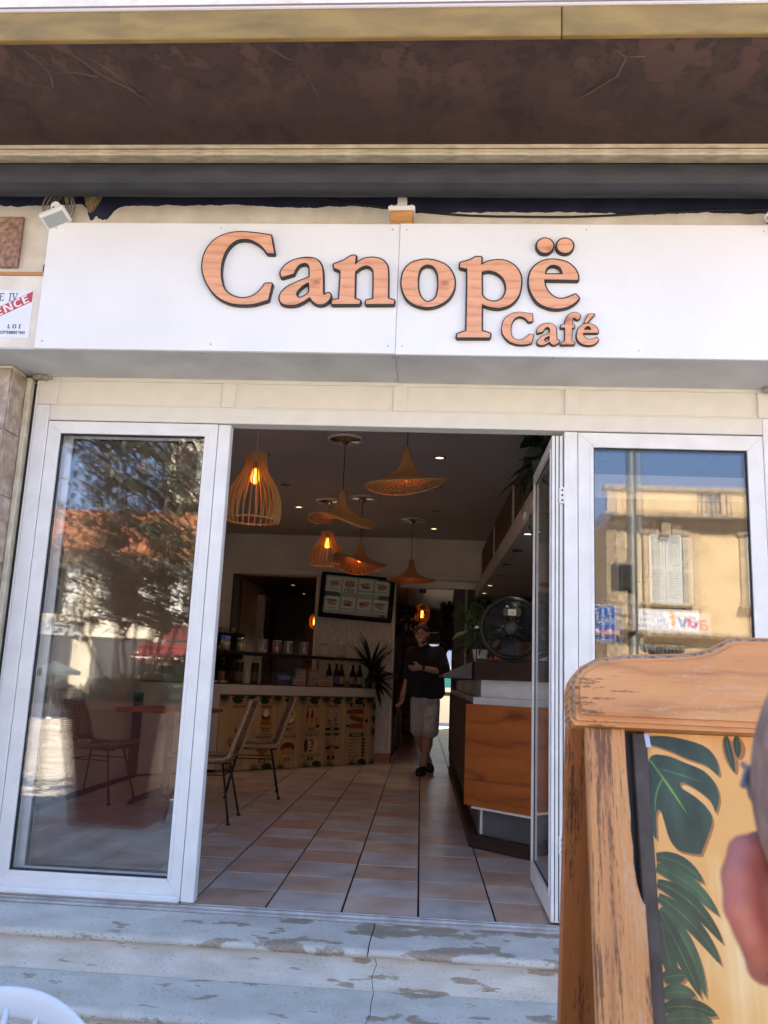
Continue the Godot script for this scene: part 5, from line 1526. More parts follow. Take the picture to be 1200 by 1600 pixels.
func build_back_room() -> void:
	var w: Material = mats.wall_in
	var b := thing("back_partition", "cream partition with pale trim between the cafe room and the rear rooms", "partition")
	# cream wall tiles left of the opening
	slab("wall_core", Vector3(-3.2, 0, -7.5), Vector3(-2.865, 2.44, -7.32), mats.dark_wall, b)
	for k in 6:
		slab("wall_tile", Vector3(-3.2, 0.02 + k * 0.405, -7.32), Vector3(-2.866, 0.42 + k * 0.405, -7.305), w, b, 0.003)
	slab("jamb", Vector3(-2.864, 0, -7.5), Vector3(-2.77, 2.44, -7.34), mats.dark_wall, b)
	slab("jamb", Vector3(-1.70, 0.0, -7.5), Vector3(-1.665, 2.44, -7.29), w, b, 0.004)
	slab("wall_base", Vector3(-2.77, 0.0, -7.5), Vector3(-1.70, 0.9, -7.36), mats.dark_wall, b)
	# crackled column
	var ck := 512
	var f := noise(95, 0.016, 1, FastNoiseLite.TYPE_CELLULAR)
	f.cellular_return_type = FastNoiseLite.RETURN_DISTANCE2_SUB
	f.domain_warp_enabled = true
	f.domain_warp_amplitude = 30.0
	f.domain_warp_frequency = 0.012
	var gr := noise(96, 0.25, 2)
	var im := PackedByteArray()
	im.resize(ck * ck * 3)
	var bp := PackedByteArray()
	bp.resize(ck * ck * 3)
	for y in ck:
		for x in ck:
			var d := f.get_noise_2d(x * 1.6, y * 0.55) + 1.0
			var line := clampf(1.0 - d / 0.07, 0, 1) * (0.6 + gr.get_noise_2d(x * 0.1, y * 0.1))
			var v := 0.62 + gr.get_noise_2d(x, y) * 0.16
			c8(im, (y * ck + x) * 3, Color(0.86, 0.81, 0.73) * (v + 0.3) + Color(0.24, 0.23, 0.21) * line)
			var hh := 0.35 + gr.get_noise_2d(x, y) * 0.25 + line * 0.5
			c8(bp, (y * ck + x) * 3, Color(hh, hh, hh))
	var crack := textured(mat(Color(1, 1, 1), 0.75), tex_of(ck, ck, im), Vector3(0.9, 0.9, 0.9), tex_of(ck, ck, bp), 0.8)
	var c := thing("crackled_column", "grey-cream wall column with crackled plaster behind the spiky plant", "column")
	slab("plaster", Vector3(-1.664, 0.13, -7.55), Vector3(-0.625, 2.44, -7.28), crack, c, 0.004)
	slab("corner_strip", Vector3(-0.6245, 0.13, -7.55), Vector3(-0.60, 2.44, -7.275), w, c, 0.003)
	slab("skirting", Vector3(-0.86, 0.0, -7.55), Vector3(-0.598, 0.129, -7.262), mats.pine, c, 0.004)
	slab("skirting", Vector3(-1.664, 0.0, -7.55), Vector3(-0.861, 0.24, -7.27), mats.dark_wood, c, 0.004)
	# rear room seen through the left opening
	var r := thing("rear_kitchen", "dim brown rear room seen through the opening left of the screen", "room")
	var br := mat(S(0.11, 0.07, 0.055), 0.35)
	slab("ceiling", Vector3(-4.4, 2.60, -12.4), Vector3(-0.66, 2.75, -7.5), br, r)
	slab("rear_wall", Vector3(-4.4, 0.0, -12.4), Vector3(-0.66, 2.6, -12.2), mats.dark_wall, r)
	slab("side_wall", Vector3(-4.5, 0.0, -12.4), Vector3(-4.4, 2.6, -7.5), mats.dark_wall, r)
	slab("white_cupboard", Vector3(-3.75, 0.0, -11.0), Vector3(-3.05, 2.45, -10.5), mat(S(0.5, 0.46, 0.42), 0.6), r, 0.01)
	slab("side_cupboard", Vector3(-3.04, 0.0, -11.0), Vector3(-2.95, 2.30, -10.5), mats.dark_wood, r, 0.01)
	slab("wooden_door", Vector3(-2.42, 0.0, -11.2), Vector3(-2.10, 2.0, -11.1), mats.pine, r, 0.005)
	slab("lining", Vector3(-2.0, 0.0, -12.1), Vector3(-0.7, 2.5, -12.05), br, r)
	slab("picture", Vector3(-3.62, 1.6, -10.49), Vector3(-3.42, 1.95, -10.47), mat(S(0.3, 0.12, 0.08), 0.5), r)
	down_light("recessed ceiling light in the dim rear room, nearer of two", Vector3(-2.51, 2.6, -10.1), true)
	down_light("recessed ceiling light in the dim rear room, further of two", Vector3(-2.56, 2.6, -11.6), true)
	var p := thing("cage_pendant_lamp", "small bare amber lamp hanging in the opening left of the screen", "pendant lamp", Vector3(-1.76, 1.75, -7.75))
	cage(p, 0.2, 0.075)
	bulb(p, 0.09, 0.034, 0.006, 1.0)
	cord(p, 0.2, 0.85, mats.black, false)
	# menu screen
	var tv := thing("menu_screen", "tilted black menu screen with eight snack pictures hung on the crackled column", "screen", Vector3(-1.105, 2.135, -7.0))
	var basis := Basis(Vector3.UP, 0.13) * Basis(Vector3.BACK, -0.048) * Basis(Vector3.RIGHT, 0.17)
	tv.basis = basis
	mats.screen_frame = mat(S(0.006, 0.006, 0.007), 0.6)
	mats.screen_frame.metallic_specular = 0.25
	part("bezel", box(Vector3(0.985, 0.60, 0.05), 0.014), mats.screen_frame, tv, Vector3(0, 0, -0.028))
	part("rear_case", box(Vector3(0.7, 0.42, 0.07), 0.02), mats.black, tv, Vector3(0, 0, -0.085))
	part("wall_arm", box(Vector3(0.1, 0.1, 0.2), 0.01), mats.black_metal, tv, Vector3(0, 0.0, -0.2))
	var img := Image.create(520, 312, false, Image.FORMAT_RGB8)
	img.fill(Color(0.62, 0.58, 0.44))
	var q := RandomNumberGenerator.new()
	q.seed = 9
	for i in 12:
		img.fill_rect(Rect2i(i * 44, 0, 2, 312), Color(0.52, 0.47, 0.34))
	blob(img, Vector2(50, 158), Vector2(80, 30), Color(0.07, 0.10, 0.06))
	blob(img, Vector2(480, 10), Vector2(70, 20), Color(0.07, 0.10, 0.06))
	blob(img, Vector2(490, 150), Vector2(60, 22), Color(0.1, 0.12, 0.07))
	frond(img, Vector2(480, 320), -PI / 2, 60, Color(0.07, 0.1, 0.06), 8)
	for i in 8:
		var cx := 66 + (i % 4) * 129
		var cy := 72 + int(i / 4) * 156
		img.fill_rect(Rect2i(cx - 55, cy - 58, 112, 118), Color(0.70, 0.68, 0.60))
		img.fill_rect(Rect2i(cx - 52, cy - 55, 106, 112), Color(0.76, 0.74, 0.66))
		var bread := Color(0.66, 0.38, 0.16)
		if i == 1:
			blob(img, Vector2(cx, cy - 8), Vector2(42, 12), Color(0.32, 0.16, 0.08))
			blob(img, Vector2(cx, cy - 24), Vector2(40, 20), bread)
			blob(img, Vector2(cx, cy + 6), Vector2(40, 10), bread)
		else:
			for j in 3:
				blob(img, Vector2(cx + q.randf_range(-6, 6), cy - 24 + j * 15), Vector2(46 - j * 4, 10), [bread, Color(0.45, 0.14, 0.08), Color(0.70, 0.45, 0.20)][(j + i) % 3], q.randf_range(-0.25, 0.25))
			for j in 8:
				blob(img, Vector2(cx + q.randf_range(-38, 38), cy + q.randf_range(-28, 8)), Vector2(5, 4), [Color(0.3, 0.4, 0.12), Color(0.7, 0.16, 0.1), Color(0.85, 0.7, 0.3)][j % 3])
	var sm := mat(Color(0.42, 0.42, 0.42), 0.45)
	var stx := ImageTexture.create_from_image(img)
	sm.albedo_texture = stx
	sm.emission_enabled = true
	sm.emission = Color(0, 0, 0)
	sm.emission_texture = stx
	sm.emission_energy_multiplier = 0.014
	var pic := part("screen", sheet(0.86, 0.50, 0.001), sm, tv, Vector3(0, 0.015, -0.0025))
	var ink := mat(S(0.02, 0.02, 0.02), 0.6)
	var names := ["TACOS", "BURGER", "AMÉRICAIN", "HOT DOG FRITES", "WRAP", "PANINI BURGER", "MÉDAILLONS FRITES", "SUPPLÉMENTS"]
	for i in 8:
		words(names[i], 0.032 if i < 3 else 0.026, ink, pic, Vector3(-0.322 + (i % 4) * 0.213, 0.075 - int(i / 4) * 0.257, 0.0012), "Droid Sans", true, [1.0, 0.85, 0.8, 0.6, 1.0, 0.62, 0.5, 0.7][i], Vector3.ZERO, 0.0006)
	words("& CHEESE", 0.026, ink, pic, Vector3(-0.109, 0.048, 0.0012), "Droid Sans", true, 0.8, Vector3.ZERO, 0.0006)
	var tl := AreaLight3D.new()
	tl.name = "screen_light"
	tl.light_color = Color(1.0, 0.93, 0.72)
	tl.light_energy = 0.01
	tl.area_size = Vector2(0.84, 0.48)
	tl.shadow_enabled = true
	tv.add_child(tl)
	tl.position = Vector3(0, 0.015, 0.012)
	tl.rotation.y = PI
	build_passage()

func cage(o: Node3D, high: float, r: float) -> void:
	var prof := [Vector2(0.55, 1.0), Vector2(1.0, 0.72), Vector2(1.0, 0.25), Vector2(0.6, 0.0)]
	for k in 14:
		var a := []
		var t := TAU * k / 14
		for p in prof:
			a.append(Vector3(cos(t) * p.x * r, p.y * high, sin(t) * p.x * r))
		part("cage_bar", tube(a, 0.0035, 5), mats.lamp_wood, o)
	for p in prof:
		var ring := []
		for k in 21:
			ring.append(Vector3(cos(TAU * k / 20) * p.x * r, p.y * high, sin(TAU * k / 20) * p.x * r))
		part("cage_ring", tube(ring, 0.004, 5), mats.lamp_wood, o)

func build_passage() -> void:
	var p := thing("rear_passage", "narrow rear passage with a slatted ceiling, leading to a bright back door", "passage")
	var w: Material = mats.wall_in
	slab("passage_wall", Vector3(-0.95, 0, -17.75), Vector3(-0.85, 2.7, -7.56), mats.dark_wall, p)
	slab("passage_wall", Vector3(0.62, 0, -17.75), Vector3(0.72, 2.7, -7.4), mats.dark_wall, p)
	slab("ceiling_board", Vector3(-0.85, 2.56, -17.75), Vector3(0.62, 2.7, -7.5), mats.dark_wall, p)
	var st := mb()
	for i in 60:
		add_box(st, Vector3(-0.115, 2.548, -7.62 - i * 0.168), Vector3(1.46, 0.02, 0.155), 0.004)
	part("ceiling_slats", fin(st), mat(S(0.42, 0.40, 0.37), 0.3), p).set_meta("kind", "stuff")
	slab("hatch_frame", Vector3(-0.62, 2.525, -8.4), Vector3(0.3, 2.535, -8.35), mat(S(0.3, 0.28, 0.26), 0.5), p)
	slab("hatch_frame", Vector3(0.25, 2.525, -9.2), Vector3(0.3, 2.535, -8.401), mat(S(0.3, 0.28, 0.26), 0.5), p)
	slab("cross_beam", Vector3(-0.85, 2.25, -14.0), Vector3(0.62, 2.53, -13.8), mat(S(0.2, 0.19, 0.18), 0.6), p)
	slab("dark_beam", Vector3(-0.4, 2.1, -14.0), Vector3(0.62, 2.249, -13.82), mats.black, p)
	slab("pale_beam", Vector3(-0.85, 1.86, -14.2), Vector3(0.62, 2.09, -14.0), mat(S(0.42, 0.36, 0.27), 0.7), p)
	slab("wooden_panel", Vector3(-0.85, 0.0, -14.15), Vector3(-0.30, 1.859, -14.03), mats.pine, p, 0.01)
	slab("stair_side", Vector3(-0.84, 0.0, -11.2), Vector3(-0.62, 0.55, -8.4), mat(S(0.14, 0.15, 0.18), 0.6), p)
	var sr := mb()
	add_tube(sr, [Vector3(-0.62, 0.62, -8.5), Vector3(-0.60, 1.35, -10.6)], 0.03, 8)
	part("handrail", fin(sr), mats.dark_wood, p)
	for i in 4:
		part("baluster", tube([Vector3(-0.62, 0.05, -8.7 - i * 0.5), Vector3(-0.615, 0.72 + i * 0.17, -8.7 - i * 0.5)], 0.018, 8), mat(S(0.4, 0.4, 0.42), 0.4), p)
	# dark wooden pier right of the passage
	var pier := thing("wooden_pier", "dark wooden pier with a pale strip, right of the passage", "pier")
	slab("boards", Vector3(0.19, 0.0, -8.4), Vector3(0.34, 2.33, -7.33), mats.dark_wood, pier, 0.006)
	slab("boards", Vector3(0.372, 0.0, -8.4), Vector3(0.60, 2.33, -7.35), mats.dark_wood, pier, 0.006)
	slab("pale_strip", Vector3(0.342, 0.0, -7.6), Vector3(0.37, 2.33, -7.325), mat(S(0.42, 0.38, 0.33), 0.6), pier, 0.004)
	# lantern in the passage
	var l := thing("lantern_pendant_lamp", "amber cage lantern hanging in the passage above the man", "pendant lamp", Vector3(-0.272, 1.96, -9.0))
	cage(l, 0.29, 0.11)
	bulb(l, 0.13, 0.034, 0.006, 1.0)
	cord(l, 0.27, 0.45, mats.black, false)
	part("ceiling_box", box(Vector3(0.10, 0.08, 0.10), 0.01), mats.black, l, Vector3(0, 0.50, 0))
	# back yard: street behind, sunlit, with a parked van
	var v := thing("parked_van", "pale parked van seen through the bright back door", "van", Vector3(0.5, -0.354, -21.2))
	var prof := PackedVector2Array([Vector2(-2.2, 0.3), Vector2(2.2, 0.3), Vector2(2.25, 0.9), Vector2(2.0, 1.15), Vector2(1.5, 1.85), Vector2(-2.15, 1.9), Vector2(-2.25, 1.2)])
	part("body", prism(prof, -0.85, 0.85), mat(S(0.62, 0.58, 0.52), 0.35), v)
	for x in [-1.5, -0.35, 0.8]:
		part("window", box(Vector3(0.95, 0.5, 0.02), 0.005), mat(S(0.05, 0.22, 0.24), 0.1), v, Vector3(x, 1.53, 0.856))
	for x in [-1.45, 1.4]:
		var wh := part("wheel", lathe([Vector2(0, -0.1), Vector2(0.28, -0.1), Vector2(0.31, -0.06), Vector2(0.31, 0.06), Vector2(0.28, 0.1), Vector2(0, 0.1)], 20), mats.black, v, Vector3(x, 0.31, 0.78), Vector3(PI / 2, 0, 0))
		part("rim", lathe([Vector2(0.19, 0.101), Vector2(0.17, 0.11), Vector2(0, 0.106)], 16), mats.steel, wh)
	part("sill_strip", box(Vector3(4.3, 0.10, 0.02)), mats.black, v, Vector3(0, 1.1, 0.856))
	var h := thing("rear_house", "pale grey-blue house across the street behind the cafe", "house", Vector3(0, -0.36, -30))
	part("wall", box(Vector3(16, 8, 4), 0.0), mat(S(0.5, 0.52, 0.58), 0.9), h, Vector3(0, 4, 0))
	for x in [-5, -2.5, 2.5, 5]:
		part("window", box(Vector3(1.0, 1.5, 0.06)), mat(S(0.08, 0.09, 0.1), 0.2), h, Vector3(x, 4.5, 2.01))
	part("roof", box(Vector3(16.6, 0.3, 4.6), 0.02), mat(S(0.35, 0.2, 0.13), 0.9), h, Vector3(0, 8.15, 0))

# ---------- right-hand counter ----------
const RIGHT_AT := Vector3(0.251, 0, -1.84)
const RIGHT_TURN := -0.7433

# footprint of the right counter in its own axes, grown by g
func right_plan(g: float, deep := 0.55) -> PackedVector2Array:
	var a: Array = Geometry2D.offset_polygon(PackedVector2Array([Vector2(0, 0), Vector2(1.72, 0), Vector2(1.72, -deep), Vector2(0.305, -0.55), Vector2(-2.80, -3.81), Vector2(-3.23, -3.40)]), g, Geometry2D.JOIN_MITER)
	return a[0]

func build_right_counter() -> void:
	var o := thing("service_counter", "angled service counter with a honey pine front and white marble top", "counter", RIGHT_AT, RIGHT_TURN)
	var up := Transform3D(Basis(Vector3(1, 0, 0), Vector3(0, 0, 1), Vector3(0, 1, 0)), Vector3.ZERO)
	var mk := func(called: String, g: float, y0: float, y1: float, m: Material) -> void:
		var st := mb()
		add_prism(st, right_plan(g), y0, y1, PackedVector2Array(), up)
		part(called, fin(st), m, o)
	var grey := textured(mat(S(0.115, 0.12, 0.13), 0.45), mottled(101, Color(0.8, 0.8, 0.8), Color(1, 1, 1), 0.01, 0.05), Vector3(1.3, 1.3, 1.3))
	mk.call("plinth", 0.012, 0.0, 0.085, mats.dark_wood)
	mk.call("kick_panel", -0.05, 0.0851, 0.262, grey)
	mk.call("carcass", -0.012, 0.263, 0.944, mats.dark_wood)
	mk.call("worktop", 0.0, 0.945, 0.992, mats.marble)
	mk.call("upstand", -0.055, 0.993, 1.112, mats.marble)
	mk.call("top_slab", -0.005, 1.113, 1.235, mats.dark_wood)
	# pine boards of the front
	for k in 4:
		var pm: StandardMaterial3D = mats.pine.duplicate()
		pm.uv1_offset = Vector3(0.5 + 0.03 * k, 0.14 + 0.24 * k, 0.5)
		slab("pine_board", Vector3(-0.055, 0.272 + k * 0.168, -0.010), Vector3(1.72, 0.272 + k * 0.168 + 0.1676, 0.014), pm, o, 0.0008)
	slab("white_edge", Vector3(0.0, 0.252, -0.045), Vector3(1.72, 0.268, 0.002), mats.white, o, 0.002)
	slab("white_edge", Vector3(0.05, 0.09, -0.048), Vector3(0.064, 0.25, -0.036), mats.white, o)
	# dark boards of the long side
	var dir := Vector3(-0.69, 0, -0.724)
	for k in 13:
		var st := mb()
		var c := dir * (0.2 + k * 0.355) + Vector3(-0.724, 0, 0.69) * 0.004
		add_box(st, c + Vector3(0, 0.61, 0), Vector3(0.352, 0.68, 0.022), 0.003, Basis(dir, Vector3.UP, dir.cross(Vector3.UP)))
		part("side_board", fin(st), mats.dark_wood, o)
	# slanted pale flap at the corner of the top
	var fl := mb()
	var base := Vector3(-0.06, 1.236, -0.05)
	quad(fl, base, base + dir * 1.5, base + dir * 1.5 + Vector3(-0.16, -0.10, 0.13), base + Vector3(-0.16, -0.10, 0.13), Vector3.UP)
	quad(fl, base + Vector3(-0.16, -0.10, 0.13), base + dir * 1.5 + Vector3(-0.16, -0.10, 0.13), base + dir * 1.5 + Vector3(-0.16, -0.115, 0.13), base + Vector3(-0.16, -0.115, 0.13), Vector3(-1, 0, 1))
	quad(fl, base + Vector3(-0.16, -0.115, 0.13), base + dir * 1.5 + Vector3(-0.16, -0.115, 0.13), base + dir * 1.5 + Vector3(0, -0.12, 0), base + Vector3(0, -0.12, 0), Vector3.DOWN)
	tri(fl, base, base + Vector3(-0.16, -0.10, 0.13), base + Vector3(0, -0.12, 0), Vector3(0.7, 0, 0.7))
	tri(fl, base + Vector3(-0.16, -0.10, 0.13), base + Vector3(-0.16, -0.115, 0.13), base + Vector3(0, -0.12, 0), Vector3(0.7, 0, 0.7))
	part("slanted_flap", fin(fl), mat(S(0.07, 0.06, 0.055), 0.75), o)
	build_fan()
	# shelf box over the counter, slightly turned with the room
	var s := thing("overhead_shelf", "long white overhead shelf with small lights under it, above the service counter", "shelf", Vector3(0.60, 0, 0.0), 0.020)
	var sw := mat(S(0.5, 0.48, 0.45), 0.5)
	slab("front_board", Vector3(0, 2.18, -7.0), Vector3(0.05, 2.335, -0.75), sw, s, 0.004)
	slab("under_board", Vector3(0.051, 2.19, -7.0), Vector3(1.55, 2.22, -0.75), mats.ceiling, s)
	slab("end_board", Vector3(0.051, 2.19, -0.749), Vector3(1.55, 2.335, -0.72), sw, s)
	for z in [-1.05, -1.55]:
		slab("bracket", Vector3(-0.012, 2.2, z - 0.05), Vector3(-0.001, 2.25, z + 0.05), mats.white, s, 0.002)
	for i in 6:
		var z: float = [-2.02, -2.85, -3.73, -4.59, -5.5, -6.38][i]
		down_light("small recessed light under the overhead shelf, %s from the doors" % ["first", "second", "third", "fourth", "fifth", "last"][i], Vector3(0.675 + z * 0.02, 2.1895, z), i in [0, 4, 5])
	# lattice of dark red slats on the shelf
	for k in 3:
		var z0 := -2.85 - k * 1.9
		var x0 := 0.665 + z0 * 0.02
		var t := thing("slatted_screen", ["dark red slatted screen on the overhead shelf, nearest the doors", "dark red slatted screen on the overhead shelf, middle one", "dark red slatted screen on the overhead shelf, furthest back"][k], "screen panel", Vector3(x0, 2.336, z0), 0.02, "slatted screens on the overhead shelf")
		slab("post", Vector3(-0.02, 0, -0.03), Vector3(0.02, 0.40, 0.03), sw, t, 0.003)
		for i in 8:
			slab("slat", Vector3(-0.008, 0.02 + i * 0.052, 0.04), Vector3(0.008, 0.066 + i * 0.052, 1.80), mat(S(0.10, 0.045, 0.03), 0.6), t, 0.003)

func build_fan() -> void:
	var f := thing("desk_fan", "large black round fan with a wire guard standing on the service counter", "fan", Vector3(0.50, 1.2355, -1.78), -0.06)
	var c := Vector3(0, 0.237, 0)
	var R := 0.205
	var ring := func(r: float, z: float) -> Array:
		var a := []
		for k in 49:
			a.append(c + Vector3(cos(TAU * k / 48) * r, sin(TAU * k / 48) * r, z))
		return a
	part("drum", tube(ring.call(R, 0.0), 0.017, 8), mats.black, f)
	part("drum_edge", tube(ring.call(R - 0.004, 0.05), 0.006, 6), mats.black_metal, f)
	var g := mb(true)
	for side in [0.062, -0.055]:
		for i in 15:
			var r := 0.055 + i * 0.0102
			add_tube(g, ring.call(r, side - (r / R) * (r / R) * 0.02 * signf(side)), 0.0016, 4)
		for k in 8:
			var e := Vector3(cos(TAU * k / 8 + 0.2), sin(TAU * k / 8 + 0.2), 0)
			add_tube(g, [c + e * 0.03 + Vector3(0, 0, side), c + e * 0.12 + Vector3(0, 0, side), c + e * R + Vector3(0, 0, side * 0.6)], 0.0025, 4)
	part("guard", fin(g), mats.black_metal, f)
	for k in 3:
		var t := TAU * k / 3 + 0.5
		var b := mb(true)
		var n := 8
		for i in n:
			for j in 4:
				var p := []
				for q in [[0, 0], [1, 0], [1, 1], [0, 1]]:
					var r = 0.04 + (i + q[0]) / float(n) * 0.145
					var a: float = t + ((j + q[1]) / 4.0 - 0.5) * (1.0 - 0.25 * r / 0.18)
					p.append(c + Vector3(cos(a) * r, sin(a) * r, (a - t) * 0.06))
				quad(b, p[0], p[1], p[2], p[3], Vector3.BACK)
		part("blade", fin(b), mat(S(0.02, 0.02, 0.022), 0.3), f)
	part("hub", lathe([Vector2(0, 0.072), Vector2(0.012, 0.075), Vector2(0.03, 0.072), Vector2(0.052, 0.066), Vector2(0.056, 0.055), Vector2(0.056, -0.05), Vector2(0, -0.05)], 24), mats.black, f, c, Vector3(PI / 2, 0, 0))
	part("hub_ring", lathe([Vector2(0.036, 0.074), Vector2(0.040, 0.0755), Vector2(0.044, 0.073)], 24), mats.black_metal, f, c, Vector3(PI / 2, 0, 0))
	part("motor", lathe([Vector2(0, -0.05), Vector2(0.05, -0.05), Vector2(0.045, -0.13), Vector2(0, -0.135)], 18), mats.black, f, c, Vector3(PI / 2, 0, 0))
	for k in 8:
		var t := TAU * k / 8
		part("screw", lathe([Vector2(0, 0.068), Vector2(0.004, 0.067), Vector2(0.005, 0.062)], 8), mats.steel, f, c + Vector3(cos(t) * 0.065, sin(t) * 0.065, 0), Vector3(PI / 2, 0, 0))
	var badge := part("badge", box(Vector3(0.125, 0.055, 0.008), 0.01), mats.black, f, c + Vector3(0.005, 0.106, 0.064))
	part("badge_plate", box(Vector3(0.055, 0.042, 0.002)), mat(S(0.62, 0.55, 0.42), 0.4), badge, Vector3(0, 0, 0.005))
	part("emblem", tube([Vector3(-0.012, 0.006, 0), Vector3(-0.006, -0.008, 0), Vector3(0.006, -0.008, 0), Vector3(0.012, 0.002, 0), Vector3(0.003, 0.008, 0)], 0.0018, 5), mats.black, badge, Vector3(0, 0, 0.0065))
	part("knob", box(Vector3(0.018, 0.014, 0.008), 0.002), mat(S(0.5, 0.46, 0.4), 0.4), f, c + Vector3(-0.03, 0.147, 0.062))
	part("stand", tube([Vector3(-R - 0.03, c.y, 0), Vector3(-R - 0.03, 0.012, 0), Vector3(R + 0.03, 0.012, 0), Vector3(R + 0.03, c.y, 0)], 0.011, 8), mats.black_metal, f)
	for s in [-1, 1]:
		part("pivot", lathe([Vector2(0, -0.02), Vector2(0.014, -0.02), Vector2(0.014, 0.02), Vector2(0, 0.02)], 12), mats.steel, f, Vector3(s * (R + 0.03), c.y, 0), Vector3(0, 0, PI / 2))
		part("foot", tube([Vector3(s * 0.2, 0.012, 0.12), Vector3(s * 0.2, 0.012, -0.12)], 0.011, 8), mats.black_metal, f)
	# things behind the fan
	var e := thing("rear_sideboard", "pine sideboard against the end wall behind the fan", "sideboard")
	slab("front", Vector3(0.63, 0.0, -6.95), Vector3(2.19, 1.62, -6.6), mats.pine, e, 0.004)
	slab("end_wall_panel", Vector3(0.63, 1.621, -7.0), Vector3(2.19, 2.17, -6.9), mats.dark_wall, e)

# ---------- plants indoors ----------
func build_plants() -> void:
	var small := leaf_shape(0.09, 0.055)
	var iv := thing("green_wall", "dense dark artificial ivy on the end wall behind the fan", "plant wall")
	scatter("foliage", small, mats.leaf_dark, iv, leaf_cloud(Vector3(0.42, 1.62, -6.9), Vector3(2.1, 2.15, -6.72), 1500, 1.0))
	slab("backing", Vector3(0.42, 1.63, -6.98), Vector3(0.629, 2.16, -6.86), mats.dark_wall, iv)
	var iv2 := thing("hanging_ivy", "dark ivy tumbling from the ceiling above the folded door leaf", "plant")
	scatter("foliage", small, mats.leaf_dark, iv2, leaf_cloud(Vector3(0.56, 2.42, -1.5), Vector3(0.95, 2.98, -0.5), 900, 1.0))
	scatter("spray", leaf_shape(0.26, 0.03, 0.5), mats.leaf_dark, iv2, leaf_cloud(Vector3(0.56, 2.36, -1.7), Vector3(0.72, 2.6, -0.9), 40, 1.0))
	part("stem", tube([Vector3(0.75, 3.0, -1.0), Vector3(0.73, 2.7, -1.0), Vector3(0.7, 2.45, -1.1)], 0.012, 6), mats.dark_wood, iv2)
	var bp := thing("hanging_fern", "small hanging plant trailing at the left of the passage ceiling", "plant", Vector3(-0.50, 2.05, -8.6))
	part("pot", lathe([Vector2(0, 0.0), Vector2(0.07, 0.0), Vector2(0.09, 0.12), Vector2(0.08, 0.12), Vector2(0, 0.1)], 16), mats.black, bp)
	part("hanger", tube([Vector3(0, 0.1, 0), Vector3(0, 0.5, 0)], 0.005, 5), mats.black, bp)
	scatter("foliage", leaf_shape(0.05, 0.03), mats.leaf_dark, bp, leaf_cloud(Vector3(-0.16, -0.28, -0.1), Vector3(0.16, 0.16, 0.12), 420, 1.0))
	var gp := thing("hanging_ivy", "dark ivy bunch on the wooden pier right of the passage", "plant", Vector3(0.18, 1.9, -7.5))
	scatter("foliage", small, mats.leaf_dark, gp, leaf_cloud(Vector3(-0.16, -0.36, -0.25), Vector3(0.04, 0.28, 0.1), 420, 0.9))
	var lt := thing("potted_plant", "light green leafy plant left of the fan on the counter", "plant", Vector3(0.33, 1.2355, -2.55))
	part("pot", lathe([Vector2(0, 0), Vector2(0.05, 0), Vector2(0.065, 0.11), Vector2(0.055, 0.11), Vector2(0, 0.09)], 16), mats.marble, lt)
	part("stem", tube([Vector3(0, 0.09, 0), Vector3(0.01, 0.25, 0), Vector3(-0.02, 0.42, 0.02)], 0.006, 6), mats.leaf_mid, lt)
	scatter("leaves", leaf_shape(0.10, 0.05), mats.leaf_mid, lt, leaf_cloud(Vector3(-0.13, 0.12, -0.1), Vector3(0.2, 0.48, 0.1), 130, 1.0))
	# spiky plant beside the snack counter
	var y := thing("spiky_plant", "tall spiky dark green yucca at the right end of the snack counter", "plant", COUNTER_AT + Vector3(2.465, 0.9575, -0.13).rotated(Vector3.UP, COUNTER_TURN))
	part("pot", lathe([Vector2(0, 0), Vector2(0.045, 0), Vector2(0.055, 0.13), Vector2(0.05, 0.13), Vector2(0, 0.11)], 20), mats.black, y)
	part("stem", tube([Vector3(0, 0.12, 0), Vector3(0.03, 0.22, 0.02), Vector3(0.05, 0.32, 0)], [0.03, 0.026, 0.022], 8), mats.dark_wood, y)
	for crown in [[Vector3(0.02, 0.26, 0), 74, 0.52, 0.0], [Vector3(0.08, 0.14, 0.03), 34, 0.46, -0.55]]:
		for i in crown[1]:
			var d: Vector3 = crown[0]
			var el := lerpf(-0.35 + crown[3], 1.45 + crown[3], pow(rng.randf(), 0.7))
			var b := Basis(Vector3.UP, rng.randf() * TAU if crown[3] == 0.0 else rng.randf_range(0.2, 2.2)) * Basis(Vector3.RIGHT, -el)
			var l: float = crown[2] * rng.randf_range(0.7, 1.05)
			var o := part("leaf", leaf_shape(l, 0.055, 0.10 + 0.2 * rng.randf()), mats.leaf_dark, y, d + Vector3(0, rng.randf_range(-0.08, 0.05), 0))
			o.basis = b

